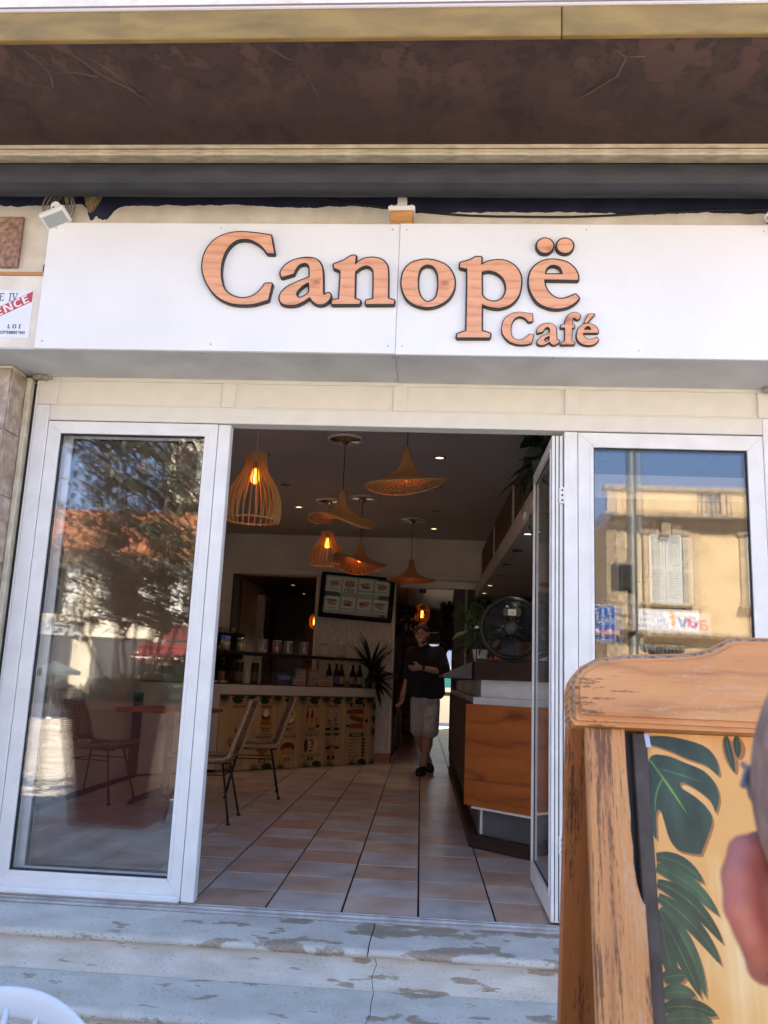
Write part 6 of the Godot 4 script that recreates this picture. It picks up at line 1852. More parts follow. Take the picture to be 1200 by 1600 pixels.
# ---------- bodies: smooth joins of tapered limbs, meshed with surface nets ----------
# a bone is [from, to, radius, radius] or [centre, radii] (an ellipsoid); a fifth entry < 0 carves, and "k" may override the blend
func body_mesh(bones: Array, cell: float, k: float) -> ArrayMesh:
	var lo := Vector3.ONE * 1e9
	var hi := -lo
	for b in bones:
		if b.size() == 2:
			lo = lo.min(b[0] - b[1])
			hi = hi.max(b[0] + b[1])
		else:
			var r: float = maxf(b[2], b[3])
			lo = lo.min(b[0] - Vector3.ONE * r).min(b[1] - Vector3.ONE * r)
			hi = hi.max(b[0] + Vector3.ONE * r).max(b[1] + Vector3.ONE * r)
	lo -= Vector3.ONE * cell * 3.0
	hi += Vector3.ONE * cell * 3.0
	var n := Vector3i(((hi - lo) / cell).ceil()) + Vector3i.ONE
	var f := PackedFloat32Array()
	f.resize(n.x * n.y * n.z)
	f.fill(9.0)
	var pad := k + cell * 2.5
	for b in bones:
		var blo: Vector3
		var bhi: Vector3
		var ell: bool = b.size() == 2
		var carve: bool = b.size() > 4
		if ell:
			blo = b[0] - b[1]
			bhi = b[0] + b[1]
		else:
			var r: float = maxf(b[2], b[3])
			blo = b[0].min(b[1]) - Vector3.ONE * r
			bhi = b[0].max(b[1]) + Vector3.ONE * r
		var i0 := Vector3i(((blo - lo - Vector3.ONE * pad) / cell).floor()).clamp(Vector3i.ZERO, n - Vector3i.ONE)
		var i1 := Vector3i(((bhi - lo + Vector3.ONE * pad) / cell).ceil()).clamp(Vector3i.ZERO, n - Vector3i.ONE)
		var a: Vector3 = b[0]
		var ab := Vector3.ZERO
		var l2 := 1.0
		var rad := Vector3.ONE
		var rm := 0.0
		var r0 := 0.0
		var r1 := 0.0
		if ell:
			rad = b[1]
			rm = minf(rad.x, minf(rad.y, rad.z))
		else:
			ab = b[1] - b[0]
			l2 = maxf(ab.length_squared(), 1e-9)
			r0 = b[2]
			r1 = b[3]
		for z in range(i0.z, i1.z + 1):
			for y in range(i0.y, i1.y + 1):
				var at := (z * n.y + y) * n.x
				for x in range(i0.x, i1.x + 1):
					var p := lo + Vector3(x, y, z) * cell - a
					var d: float
					if ell:
						var q := p / rad
						var ql := q.length()
						d = (ql - 1.0) * rm if ql < 0.2 else ql * (ql - 1.0) / (q / rad).length()
					else:
						var t := clampf(p.dot(ab) / l2, 0.0, 1.0)
						d = (p - ab * t).length() - lerpf(r0, r1, t)
					var o := f[at + x]
					if carve:
						var h := maxf(k - absf(o + d), 0.0) / k
						f[at + x] = maxf(o, -d) + h * h * k * 0.25
					else:
						var h := maxf(k - absf(o - d), 0.0) / k
						f[at + x] = minf(o, d) - h * h * k * 0.25
	var st := mb(true)
	var ids := {}
	var vs := PackedVector3Array()
	var sx := 1
	var sy := n.x
	var sz := n.x * n.y
	var corner := [0, sx, sy, sx + sy, sz, sx + sz, sy + sz, sx + sy + sz]
	var edges := [[0, 1], [2, 3], [4, 5], [6, 7], [0, 2], [1, 3], [4, 6], [5, 7], [0, 4], [1, 5], [2, 6], [3, 7]]
	var lim := cell * 2.0
	for z in n.z - 1:
		for y in n.y - 1:
			var row := (z * n.y + y) * n.x
			for x in n.x - 1:
				var c := row + x
				if absf(f[c]) > lim:
					continue
				var m := 0
				for i in 8:
					if f[c + corner[i]] < 0.0:
						m |= 1 << i
				if m == 0 or m == 255:
					continue
				var s := Vector3.ZERO
				var cnt := 0
				for e in edges:
					var va := f[c + corner[e[0]]]
					var vb := f[c + corner[e[1]]]
					if (va < 0.0) != (vb < 0.0):
						var t := va / (va - vb)
						var pa := Vector3(e[0] & 1, (e[0] >> 1) & 1, e[0] >> 2)
						var pb := Vector3(e[1] & 1, (e[1] >> 1) & 1, e[1] >> 2)
						s += pa.lerp(pb, t)
						cnt += 1
				ids[c] = vs.size()
				vs.append(lo + (Vector3(x, y, z) + s / cnt) * cell)
	var ix := PackedInt32Array()
	for c in ids:
		var inside := f[c] < 0.0
		for ax in 3:
			var step: int = [sx, sy, sz][ax]
			if (f[c + step] < 0.0) == inside:
				continue
			var u: int = [sy, sz, sx][ax]
			var v: int = [sz, sx, sy][ax]
			if not (ids.has(c - u) and ids.has(c - v) and ids.has(c - u - v)):
				continue
			var q := [ids[c], ids[c - u], ids[c - u - v], ids[c - v]]
			if inside:
				ix.append_array([q[0], q[2], q[1], q[0], q[3], q[2]])
			else:
				ix.append_array([q[0], q[1], q[2], q[0], q[2], q[3]])
	var nm := PackedVector3Array()
	nm.resize(vs.size())
	for i in range(0, ix.size(), 3):
		var fn := (vs[ix[i + 2]] - vs[ix[i]]).cross(vs[ix[i + 1]] - vs[ix[i]])
		for j in 3:
			nm[ix[i + j]] += fn
	for i in nm.size():
		nm[i] = nm[i].normalized()
	var arr := []
	arr.resize(Mesh.ARRAY_MAX)
	arr[Mesh.ARRAY_VERTEX] = vs
	arr[Mesh.ARRAY_NORMAL] = nm
	arr[Mesh.ARRAY_INDEX] = ix
	var out := ArrayMesh.new()
	out.add_surface_from_arrays(Mesh.PRIMITIVE_TRIANGLES, arr)
	return out

func E(c: Vector3, r: Vector3) -> Array:
	return [c, r]

# fingers of a hand: wrist, direction of the palm, side of the thumb, curl axis
func hand_bones(wrist: Vector3, dir: Vector3, thumb: Vector3, curl: float) -> Array:
	var b := []
	dir = dir.normalized()
	thumb = (thumb - dir * thumb.dot(dir)).normalized()
	var back := dir.cross(thumb)
	b.append([wrist, wrist + dir * 0.045, 0.021, 0.026])
	for i in 4:
		var off := thumb * (0.027 - i * 0.018)
		var root := wrist + dir * (0.078 - absf(i - 1.2) * 0.004) + off
		b.append([wrist + dir * 0.02 + off * 0.6, root, 0.013, 0.012])
		var l: float = [0.036, 0.041, 0.038, 0.030][i]
		var d := dir.rotated(thumb, curl)
		var p1 := root + d * l
		d = d.rotated(thumb, curl * 1.2)
		var p2 := p1 + d * l * 0.75
		d = d.rotated(thumb, curl)
		b.append([root, p1, 0.0095, 0.009])
		b.append([p1, p2, 0.009, 0.0082])
		b.append([p2, p2 + d * l * 0.55, 0.0082, 0.0072])
	var t0 := wrist + dir * 0.02 + thumb * 0.022
	var t1 := t0 + (dir * 0.7 + thumb * 0.8).normalized() * 0.042
	b.append([t0, t1, 0.013, 0.011])
	b.append([t1, t1 + (dir * 0.9 + thumb * 0.3 + back * 0.1).normalized() * 0.032, 0.011, 0.009])
	return b

func mesh_part(called: String, m: ArrayMesh, mt: Material, o: Node3D) -> MeshInstance3D:
	return part(called, m, mt, o)

func build_man() -> void:
	var o := thing("person", "smiling man in backwards cap, dark T-shirt and ripped pale shorts walking from the passage", "person", Vector3(-0.17, 0, -6.15))
	var skin: Material = mats.skin
	var V := func(x: float, y: float, z: float) -> Vector3: return Vector3(x, y, z)
	# body: torso under the clothes, neck, arms, legs, all one surface with the head
	var hc := Vector3(-0.035, 1.63, 0.03)
	var turn := Basis(Vector3.UP, -0.26) * Basis(Vector3.BACK, 0.06) * Basis(Vector3.RIGHT, -0.06)
	var H := func(x: float, y: float, z: float) -> Vector3: return hc + turn * Vector3(x, y, z)
	var b := [
		[Vector3(0.03, 0.93, -0.05), Vector3(0.02, 1.15, -0.04), 0.13, 0.125], [Vector3(0.02, 1.15, -0.04), Vector3(0.015, 1.36, -0.02), 0.13, 0.12],
		[Vector3(-0.12, 1.41, -0.03), Vector3(0.155, 1.41, -0.02), 0.07, 0.07], [Vector3(0.0, 1.42, -0.02), hc + Vector3(0.01, -0.08, -0.02), 0.062, 0.056],
		# right arm hanging
		[Vector3(-0.13, 1.40, -0.04), Vector3(-0.185, 1.13, -0.10), 0.056, 0.046], [Vector3(-0.185, 1.13, -0.10), Vector3(-0.245, 0.90, -0.02), 0.044, 0.028],
		# left arm bent across the chest
		[Vector3(0.17, 1.40, -0.02), Vector3(0.215, 1.20, 0.06), 0.058, 0.048], [Vector3(0.215, 1.20, 0.06), Vector3(-0.04, 1.235, 0.24), 0.046, 0.027],
		# legs
		[Vector3(0.09, 0.90, -0.04), Vector3(0.08, 0.47, 0.05), 0.098, 0.062], [Vector3(0.08, 0.47, 0.05), Vector3(0.065, 0.36, 0.02), 0.06, 0.062], [Vector3(0.065, 0.36, 0.02), Vector3(0.03, 0.09, -0.01), 0.06, 0.036], [Vector3(0.03, 0.09, -0.02), Vector3(-0.005, 0.05, 0.14), 0.042, 0.034],
		[Vector3(-0.04, 0.90, -0.06), Vector3(-0.04, 0.47, -0.14), 0.092, 0.06], [Vector3(-0.04, 0.47, -0.14), Vector3(-0.01, 0.36, -0.22), 0.058, 0.06], [Vector3(-0.01, 0.36, -0.22), Vector3(0.085, 0.12, -0.42), 0.058, 0.036], [Vector3(0.085, 0.12, -0.42), Vector3(0.10, 0.05, -0.29), 0.04, 0.034],
	]
	b.append_array(hand_bones(Vector3(-0.245, 0.90, -0.02), Vector3(-0.15, -1, 0.1), Vector3(0.3, 0, 1), -0.45))
	b.append_array(hand_bones(Vector3(-0.04, 1.235, 0.24), Vector3(-1, -0.02, 0.15), Vector3(0, 1, 0.3), -0.55))
	part("body", body_mesh(b, 0.009, 0.022), skin, o)
	# head with its face
	var hb := [E(H.call(0, 0.03, -0.012), Vector3(0.076, 0.09, 0.095)), E(H.call(0, -0.045, 0.02), Vector3(0.058, 0.075, 0.07)), E(H.call(0, -0.095, 0.055), Vector3(0.032, 0.026, 0.03)),
		[H.call(0, 0.012, 0.088), H.call(0, -0.028, 0.102), 0.006, 0.010], E(H.call(0.010, -0.033, 0.092), Vector3(0.008, 0.006, 0.008)), E(H.call(-0.010, -0.033, 0.092), Vector3(0.008, 0.006, 0.008)),
		[H.call(-0.045, 0.022, 0.076), H.call(-0.015, 0.024, 0.09), 0.010, 0.010], [H.call(0.045, 0.022, 0.076), H.call(0.015, 0.024, 0.09), 0.010, 0.010],
		E(H.call(0.042, -0.03, 0.064), Vector3(0.022, 0.02, 0.022)), E(H.call(-0.042, -0.03, 0.064), Vector3(0.022, 0.02, 0.022)),
		[H.call(-0.024, -0.058, 0.078), H.call(0.024, -0.058, 0.078), 0.007, 0.007], [H.call(-0.018, -0.078, 0.08), H.call(0.018, -0.078, 0.08), 0.008, 0.008],
		E(H.call(0.078, -0.005, -0.01), Vector3(0.010, 0.032, 0.02)), E(H.call(-0.078, -0.005, -0.01), Vector3(0.010, 0.032, 0.02)), [H.call(0, -0.06, -0.02), H.call(0, -0.15, -0.045), 0.055, 0.056],
		[H.call(-0.03, 0.002, 0.098), H.call(-0.024, 0.002, 0.1), 0.012, 0.012, -1], [H.call(0.03, 0.002, 0.098), H.call(0.024, 0.002, 0.1), 0.012, 0.012, -1]]
	part("head", body_mesh(hb, 0.0045, 0.007), skin, o)
	var white := mat(S(0.55, 0.52, 0.48), 0.35)
	var dark := mat(S(0.03, 0.02, 0.016), 0.7)
	for s in [-1, 1]:
		part("eye", body_mesh([E(H.call(s * 0.029, 0.003, 0.079), Vector3(0.011, 0.0048, 0.009))], 0.003, 0.004), white, o)
		part("iris", body_mesh([E(H.call(s * 0.029 + 0.002, 0.003, 0.087), Vector3(0.005, 0.0055, 0.004))], 0.002, 0.003), dark, o)
		part("eyebrow", tube([H.call(s * 0.046, 0.024, 0.082), H.call(s * 0.03, 0.030, 0.093), H.call(s * 0.014, 0.026, 0.099)], 0.0035, 6), dark, o)
	part("teeth", tube([H.call(-0.022, -0.062, 0.084), H.call(-0.011, -0.0685, 0.0905), H.call(0.0, -0.070, 0.092), H.call(0.011, -0.0685, 0.0905), H.call(0.022, -0.062, 0.084)], 0.0055, 6), mat(S(0.6, 0.57, 0.52), 0.3), o)
	var beard := mat(S(0.09, 0.05, 0.035), 0.85)
	part("beard", body_mesh([[H.call(-0.03, -0.098, 0.062), H.call(0.03, -0.098, 0.062), 0.016, 0.016], [H.call(-0.052, -0.075, 0.03), H.call(-0.03, -0.1, 0.062), 0.013, 0.014], [H.call(0.052, -0.075, 0.03), H.call(0.03, -0.1, 0.062), 0.013, 0.014], [H.call(-0.02, -0.05, 0.086), H.call(0.02, -0.05, 0.086), 0.0045, 0.0045]], 0.004, 0.01), beard, o)
	# backwards cap
	var capm := mat(S(0.055, 0.036, 0.03), 0.9)
	part("cap", body_mesh([E(H.call(0, 0.058, -0.014), Vector3(0.084, 0.078, 0.101)), [H.call(-0.07, 0.03, 0.01), H.call(0.07, 0.03, 0.01), 0.012, 0.012], [H.call(0, 0.0, -0.09), H.call(0, -0.025, -0.15), 0.035, 0.03], [H.call(0, 0, 0.2), H.call(0, -0.1, 0.3), 0.14, 0.10, -1]], 0.006, 0.012), capm, o)
	part("cap_peak", body_mesh([[H.call(-0.05, 0.005, -0.10), H.call(0.05, 0.005, -0.10), 0.012, 0.012], [H.call(-0.04, -0.025, -0.155), H.call(0.04, -0.025, -0.155), 0.010, 0.010], [H.call(0, 0.005, -0.10), H.call(0, -0.03, -0.165), 0.014, 0.012]], 0.006, 0.02), capm, o)
	# loose T-shirt with sleeves to the elbow
	var shirt := textured(mat(S(0.016, 0.017, 0.024), 0.9), mottled(111, Color(0.7, 0.7, 0.7), Color(1, 1, 1), 0.02, 0.2), Vector3(3, 3, 3))
	var sb := [[Vector3(-0.045, 0.94, -0.04), Vector3(-0.03, 1.3, -0.03), 0.165, 0.158], [Vector3(0.10, 0.945, -0.03), Vector3(0.075, 1.3, -0.02), 0.165, 0.158], [Vector3(-0.11, 1.40, -0.03), Vector3(0.15, 1.40, -0.02), 0.10, 0.10],
		[Vector3(-0.13, 1.40, -0.04), Vector3(-0.19, 1.16, -0.10), 0.083, 0.08], [Vector3(0.165, 1.40, -0.02), Vector3(0.215, 1.235, 0.045), 0.10, 0.10], [Vector3(0.0, 1.42, -0.01), Vector3(0.0, 1.475, -0.01), 0.085, 0.072],
		[Vector3(-0.2, 0.79, 0), Vector3(0.3, 0.79, 0), 0.135, 0.135, -1], [Vector3(-0.2, 0.84, -0.2), Vector3(0.3, 0.84, -0.2), 0.08, 0.08, -1]]
	part("t_shirt", body_mesh(sb, 0.010, 0.03), shirt, o)
	# ripped pale denim shorts
	var denim := textured(mat(S(0.52, 0.52, 0.49), 0.9), mottled(112, Color(0.86, 0.87, 0.89), Color(1, 1, 1), 0.02, 0.08), Vector3(3, 3, 3))
	part("shorts", body_mesh([[Vector3(0.03, 0.93, -0.045), Vector3(0.03, 0.84, -0.045), 0.14, 0.145], [Vector3(0.10, 0.84, -0.03), Vector3(0.105, 0.51, 0.05), 0.106, 0.094], [Vector3(-0.045, 0.84, -0.05), Vector3(-0.052, 0.52, -0.10), 0.106, 0.092], [Vector3(-0.15, 0.38, 0), Vector3(0.25, 0.38, 0), 0.10, 0.10, -1], [Vector3(-0.15, 0.36, -0.15), Vector3(0.25, 0.36, -0.15), 0.10, 0.10, -1],
		[Vector3(0.03, 0.8, 0.12), Vector3(0.035, 0.6, 0.16), 0.018, 0.03, -1], [Vector3(0.05, 0.665, 0.155), Vector3(0.12, 0.66, 0.155), 0.013, 0.01, -1]], 0.009, 0.010), denim, o)
	part("rip", box(Vector3(0.05, 0.028, 0.006), 0.002), skin, o, Vector3(0.085, 0.66, 0.147))
	var fr := mb()
	for i in 46:
		var left := i % 2 == 0
		var t := rng.randf() * TAU
		var c := Vector3(0.085, 0.468, 0.042) if left else Vector3(-0.008, 0.468, -0.11)
		var p := c + Vector3(cos(t) * 0.097, rng.randf_range(0.0, 0.012), sin(t) * 0.097)
		add_tube(fr, [p + Vector3(0, 0.02, 0), p + Vector3(rng.randf_range(-0.01, 0.01), -rng.randf_range(0.01, 0.035), 0)], 0.003, 4)
	part("frayed_hem", fin(fr), denim, o)
	# slides, watch, telephone
	var sl := mat(S(0.012, 0.012, 0.012), 0.7)
	part("slipper", body_mesh([[Vector3(0.03, 0.018, -0.06), Vector3(-0.01, 0.018, 0.16), 0.038, 0.045], [Vector3(0.02, 0.055, 0.05), Vector3(-0.01, 0.05, 0.14), 0.052, 0.05], [Vector3(-0.3, -0.05, 0.05), Vector3(0.3, -0.05, 0.05), 0.05, 0.05, -1]], 0.008, 0.02), sl, o)
	part("slipper", body_mesh([[Vector3(0.075, 0.07, -0.47), Vector3(0.11, 0.02, -0.26), 0.034, 0.04], [Vector3(0.095, 0.07, -0.36), Vector3(0.11, 0.05, -0.28), 0.05, 0.048], [Vector3(-0.3, -0.05, -0.25), Vector3(0.3, -0.05, -0.25), 0.05, 0.05, -1]], 0.008, 0.02), sl, o)
	part("watch", box(Vector3(0.036, 0.042, 0.014), 0.006), mats.black, o, Vector3(0.0, 1.243, 0.253), Vector3(0, -0.55, 0))
	part("watch_strap", tube([Vector3(-0.005, 1.265, 0.235), Vector3(0.01, 1.245, 0.252), Vector3(0.0, 1.205, 0.235), Vector3(-0.008, 1.20, 0.205)], 0.012, 6, 0.4), mats.black, o)
	var ph := thing("telephone", "dark telephone in the walking man's left hand", "telephone", Vector3(-0.335, 1.275, -5.87), -0.2)
	part("case", box(Vector3(0.15, 0.011, 0.074), 0.004), mats.black, ph, Vector3.ZERO, Vector3(0.25, 0, 0.03))
	part("screen", box(Vector3(0.138, 0.001, 0.066)), mat(S(0.01, 0.01, 0.012), 0.08), ph, Vector3(0, 0.0065, -0.001), Vector3(0.25, 0, 0.03))

# the seated man right before the camera: only his left ear and the side of his head show
func build_watcher() -> void:
	var g := -0.36
	var s := thing("terrace_stool", "wooden stool under the shaven-headed man at the right edge", "stool", Vector3(0.2185, g, 3.862))
	part("seat", lathe([Vector2(0, 0.585), Vector2(0.17, 0.585), Vector2(0.18, 0.6), Vector2(0.17, 0.62), Vector2(0, 0.62)], 24), mats.pine, s)
	for i in 4:
		var d := Vector3(1, 0, 0).rotated(Vector3.UP, PI / 4 + i * PI / 2)
		part("leg", tube([d * 0.12 + Vector3(0, 0.59, 0), d * 0.19], 0.018, 8), mats.pine, s)
	part("foot_rest", tube([Vector3(0.13, 0.25, 0.13), Vector3(-0.13, 0.25, 0.13), Vector3(-0.13, 0.25, -0.13), Vector3(0.13, 0.25, -0.13), Vector3(0.13, 0.25, 0.13)], 0.012, 6), mats.pine, s)
	var o := thing("person", "shaven-headed man with glasses in the right foreground, his red ear towards us", "person", Vector3(0.2185, g, 3.862), 0.0)
	var hc := Vector3(-0.005, 1.395, 0.0)
	var turn := Basis(Vector3.UP, -0.34)
	var H := func(x: float, y: float, z: float) -> Vector3: return hc + turn * Vector3(x, y, z)
	# faces -z; left side is -x
	var b := [[Vector3(0, 0.72, 0.03), Vector3(0, 0.95, 0.03), 0.15, 0.135], [Vector3(0, 0.95, 0.03), Vector3(0, 1.12, 0.03), 0.14, 0.13], [Vector3(-0.17, 1.14, 0.03), Vector3(0.17, 1.14, 0.03), 0.06, 0.06], [Vector3(0, 1.15, 0.03), Vector3(0, 1.29, 0.01), 0.06, 0.055],
		[Vector3(-0.19, 1.13, 0.02), Vector3(-0.23, 0.90, -0.03), 0.052, 0.043], [Vector3(-0.23, 0.90, -0.03), Vector3(-0.12, 0.76, -0.27), 0.042, 0.028], [Vector3(0.19, 1.13, 0.02), Vector3(0.23, 0.90, -0.03), 0.052, 0.043], [Vector3(0.23, 0.90, -0.03), Vector3(0.12, 0.76, -0.27), 0.042, 0.028],
		[Vector3(-0.09, 0.70, 0.0), Vector3(-0.12, 0.69, -0.40), 0.085, 0.06], [Vector3(-0.12, 0.69, -0.40), Vector3(-0.12, 0.30, -0.36), 0.057, 0.04], [Vector3(-0.12, 0.30, -0.36), Vector3(-0.12, 0.08, -0.30), 0.042, 0.034], [Vector3(-0.12, 0.05, -0.28), Vector3(-0.13, 0.035, -0.46), 0.036, 0.03],
		[Vector3(0.09, 0.70, 0.0), Vector3(0.12, 0.69, -0.40), 0.085, 0.06], [Vector3(0.12, 0.69, -0.40), Vector3(0.12, 0.30, -0.36), 0.057, 0.04], [Vector3(0.12, 0.30, -0.36), Vector3(0.12, 0.08, -0.30), 0.042, 0.034], [Vector3(0.12, 0.05, -0.28), Vector3(0.13, 0.035, -0.46), 0.036, 0.03]]
	b.append_array(hand_bones(Vector3(-0.12, 0.76, -0.27), Vector3(0.2, -0.15, -1), Vector3(1, 0, 0), 0.3))
	b.append_array(hand_bones(Vector3(0.12, 0.76, -0.27), Vector3(-0.2, -0.15, -1), Vector3(-1, 0, 0), -0.3))
	part("body", body_mesh(b, 0.012, 0.03), mats.skin, o)
	var shirt := mat(S(0.08, 0.09, 0.11), 0.9)
	part("shirt", body_mesh([[Vector3(0, 0.72, 0.03), Vector3(0, 1.08, 0.03), 0.17, 0.15], [Vector3(-0.16, 1.13, 0.03), Vector3(0.16, 1.13, 0.03), 0.075, 0.075], [Vector3(-0.18, 1.13, 0.02), Vector3(-0.215, 0.98, -0.01), 0.075, 0.07], [Vector3(0.18, 1.13, 0.02), Vector3(0.215, 0.98, -0.01), 0.075, 0.07], [Vector3(0, 1.13, 0.03), Vector3(0, 1.2, 0.02), 0.08, 0.065]], 0.014, 0.03), shirt, o)
	part("trousers", body_mesh([[Vector3(0, 0.74, 0.02), Vector3(0, 0.70, 0.02), 0.16, 0.15], [Vector3(-0.09, 0.70, 0.0), Vector3(-0.12, 0.69, -0.40), 0.10, 0.075], [Vector3(-0.12, 0.69, -0.40), Vector3(-0.12, 0.12, -0.32), 0.072, 0.058], [Vector3(0.09, 0.70, 0.0), Vector3(0.12, 0.69, -0.40), 0.10, 0.075], [Vector3(0.12, 0.69, -0.40), Vector3(0.12, 0.12, -0.32), 0.072, 0.058]], 0.014, 0.025), mat(S(0.05, 0.06, 0.09), 0.9), o)
	for x in [-0.125, 0.125]:
		part("shoe", body_mesh([[Vector3(x, 0.045, -0.27), Vector3(x * 1.05, 0.035, -0.50), 0.045, 0.036], [Vector3(x - 0.3, -0.05, -0.4), Vector3(x + 0.3, -0.05, -0.4), 0.05, 0.05, -1]], 0.01, 0.02), mats.black, o)
	# head
	var scalp := textured(mat(S(0.36, 0.235, 0.185), 0.6), mottled(121, Color(0.72, 0.70, 0.72), Color(1, 1, 1), 0.03, 0.5), Vector3(7, 7, 7))
	scalp.subsurf_scatter_enabled = true
	scalp.subsurf_scatter_strength = 0.15
	part("head", body_mesh([E(H.call(0, 0.016, 0.012), Vector3(0.077, 0.086, 0.097)), E(H.call(0, -0.045, -0.03), Vector3(0.061, 0.072, 0.07)), E(H.call(0, -0.09, -0.06), Vector3(0.033, 0.026, 0.032)), [H.call(0, 0.01, -0.088), H.call(0, -0.03, -0.108), 0.009, 0.014], [H.call(0, -0.06, 0.02), H.call(0, -0.14, 0.035), 0.058, 0.06],
		[H.call(-0.045, 0.02, -0.078), H.call(0.045, 0.02, -0.078), 0.012, 0.012], [H.call(-0.02, -0.065, -0.085), H.call(0.02, -0.065, -0.085), 0.008, 0.008], E(H.call(0.077, -0.01, 0.0), Vector3(0.012, 0.032, 0.02))], 0.0045, 0.015), scalp, o)
	# the near ear: rolled rim from the root over the top to the lobe, with the bowl behind it
	var em := mat(S(0.47, 0.215, 0.175), 0.45)
	em.subsurf_scatter_enabled = true
	em.subsurf_scatter_strength = 0.8
	em.backlight_enabled = true
	em.backlight = Color(0.75, 0.10, 0.06)
	var e := [
		[H.call(-0.0710, -0.0179, -0.0096), H.call(-0.0761, -0.0109, -0.0048), 0.0049, 0.0057], [H.call(-0.0761, -0.0109, -0.0048), H.call(-0.0822, -0.0123, 0.0048), 0.0057, 0.0061], [H.call(-0.0822, -0.0123, 0.0048), H.call(-0.0849, -0.0207, 0.0128), 0.0061, 0.0061],
		[H.call(-0.0849, -0.0207, 0.0128), H.call(-0.0845, -0.0319, 0.0176), 0.0061, 0.0059], [H.call(-0.0845, -0.0319, 0.0176), H.call(-0.0812, -0.0417, 0.0160), 0.0059, 0.0054], [H.call(-0.0812, -0.0417, 0.0160), H.call(-0.0780, -0.0494, 0.0096), 0.0054, 0.0056], [H.call(-0.0780, -0.0494, 0.0096), H.call(-0.0765, -0.0571, 0.0016), 0.0061, 0.0064],
		[H.call(-0.0765, -0.0571, 0.0016), H.call(-0.0714, -0.0543, -0.0048), 0.0057, 0.0049],
		[H.call(-0.0780, -0.0207, 0.0032), H.call(-0.0761, -0.0389, 0.0064), 0.0061, 0.0061], [H.call(-0.0700, -0.0263, 0.0048), H.call(-0.0808, -0.0277, 0.0104), 0.0049, 0.0049], [H.call(-0.0700, -0.0403, 0.0032), H.call(-0.0780, -0.0403, 0.0096), 0.0049, 0.0049], [H.call(-0.0714, -0.0319, 0.0000), H.call(-0.0799, -0.0333, 0.0104), 0.0066, 0.0049],
		[H.call(-0.0742, -0.0347, -0.0112), H.call(-0.0780, -0.0361, -0.0096), 0.0057, 0.0057, -1],
	]
	part("ear", body_mesh(e, 0.0016, 0.006), em, o)
	# stubble along the jaw below the ear
	var stub := mb()
	for i in 500:
		var t := rng.randf()
		var p: Vector3 = H.call(-0.068 + 0.012 * t, -0.05 - 0.075 * t, -0.005 - 0.05 * t + rng.randf_range(-0.02, 0.02))
		var d: Vector3 = turn * Vector3(-0.006 - 0.003 * rng.randf(), -0.004, rng.randf_range(-0.002, 0.004))
		add_tube(stub, [p, p + d], 0.00035, 3)
	var sb := part("stubble", fin(stub), mat(S(0.02, 0.014, 0.012), 0.8), o)
	sb.set_meta("kind", "stuff")
	# glasses
	var gl := thing("glasses", "glasses with grey lenses worn by the man in the right foreground", "glasses", Vector3(0.2185, g, 3.862))
	var grey := mat(S(0.12, 0.13, 0.14), 0.3)
	part("temple_arm", tube([H.call(-0.083, 0.018, -0.09), H.call(-0.082, 0.020, -0.05), H.call(-0.080, 0.022, -0.012), H.call(-0.082, 0.016, 0.006)], 0.0016, 6), grey, gl)
	part("temple_arm", tube([H.call(0.083, 0.018, -0.09), H.call(0.082, 0.020, -0.05), H.call(0.080, 0.022, -0.012), H.call(0.082, 0.012, 0.012)], 0.0016, 6), grey, gl)
	var tint := mat(Color(0.35, 0.37, 0.4, 0.55), 0.05)
	tint.transparency = BaseMaterial3D.TRANSPARENCY_ALPHA
	for sx in [-1, 1]:
		var lens := mb(true)
		var rr := []
		for k in 24:
			var t := TAU * k / 24
			rr.append(H.call(sx * 0.047 + cos(t) * 0.034, 0.008 + sin(t) * 0.024, -0.102 + 0.012 * absf(cos(t) + sx) * 0.5))
		for k in 24:
			tri(lens, H.call(sx * 0.047, 0.008, -0.106), rr[k], rr[(k + 1) % 24], Vector3(0, 0, -1))
		part("lens", fin(lens), tint, gl)
		rr.append(rr[0])
		part("lens_rim", tube(rr, 0.0016, 6), grey, gl)
	part("bridge", tube([H.call(-0.014, 0.014, -0.106), H.call(0, 0.017, -0.112), H.call(0.014, 0.014, -0.106)], 0.0016, 6), grey, gl)

# ---------- the menu board in the right foreground ----------
const LEAF_BLOBS := [
	"-216 1412,-178 1413,-130 1402,-110 1383,-107 1354,-126 1369,-157 1379,-184 1390,-207 1397,-216 1400",
	"-219 1374,-192 1382,-161 1372,-131 1360,-115 1342,-110 1319,-118 1294c,-124 1311,-138 1325,-158 1337,-169 1340c,-170 1332,-147 1317,-129 1299,-125 1281,-136 1254,-148 1230c,-170 1232,-185 1237,-195 1251,-201 1275,-205 1292,-210 1295,-214 1284,-216 1250,-223 1268,-224 1306",
]
const LEAF_BLADES := [[-218, 1223, -178, 1223, -147, 1189], [-219, 1208, -166, 1195, -128, 1143], [-219, 1185, -164, 1170, -126, 1104], [-219, 1165, -164, 1136, -132, 1075], [-218, 1148, -174, 1108, -159, 1030], [-218, 1143, -190, 1090, -166, 1029], [-216, 1129, -215, 1079, -198, 1042], [-222, 1031, -198, 1037, -173, 1032], [-222, 1012, -181, 1022, -144, 1007], [-220, 1052, -200, 1058, -185, 1057], [-223, 994, -183, 1006, -152, 998], [-89, 1418, -88, 1390, -80, 1359], [-71, 1419, -73, 1399, -72, 1383]]

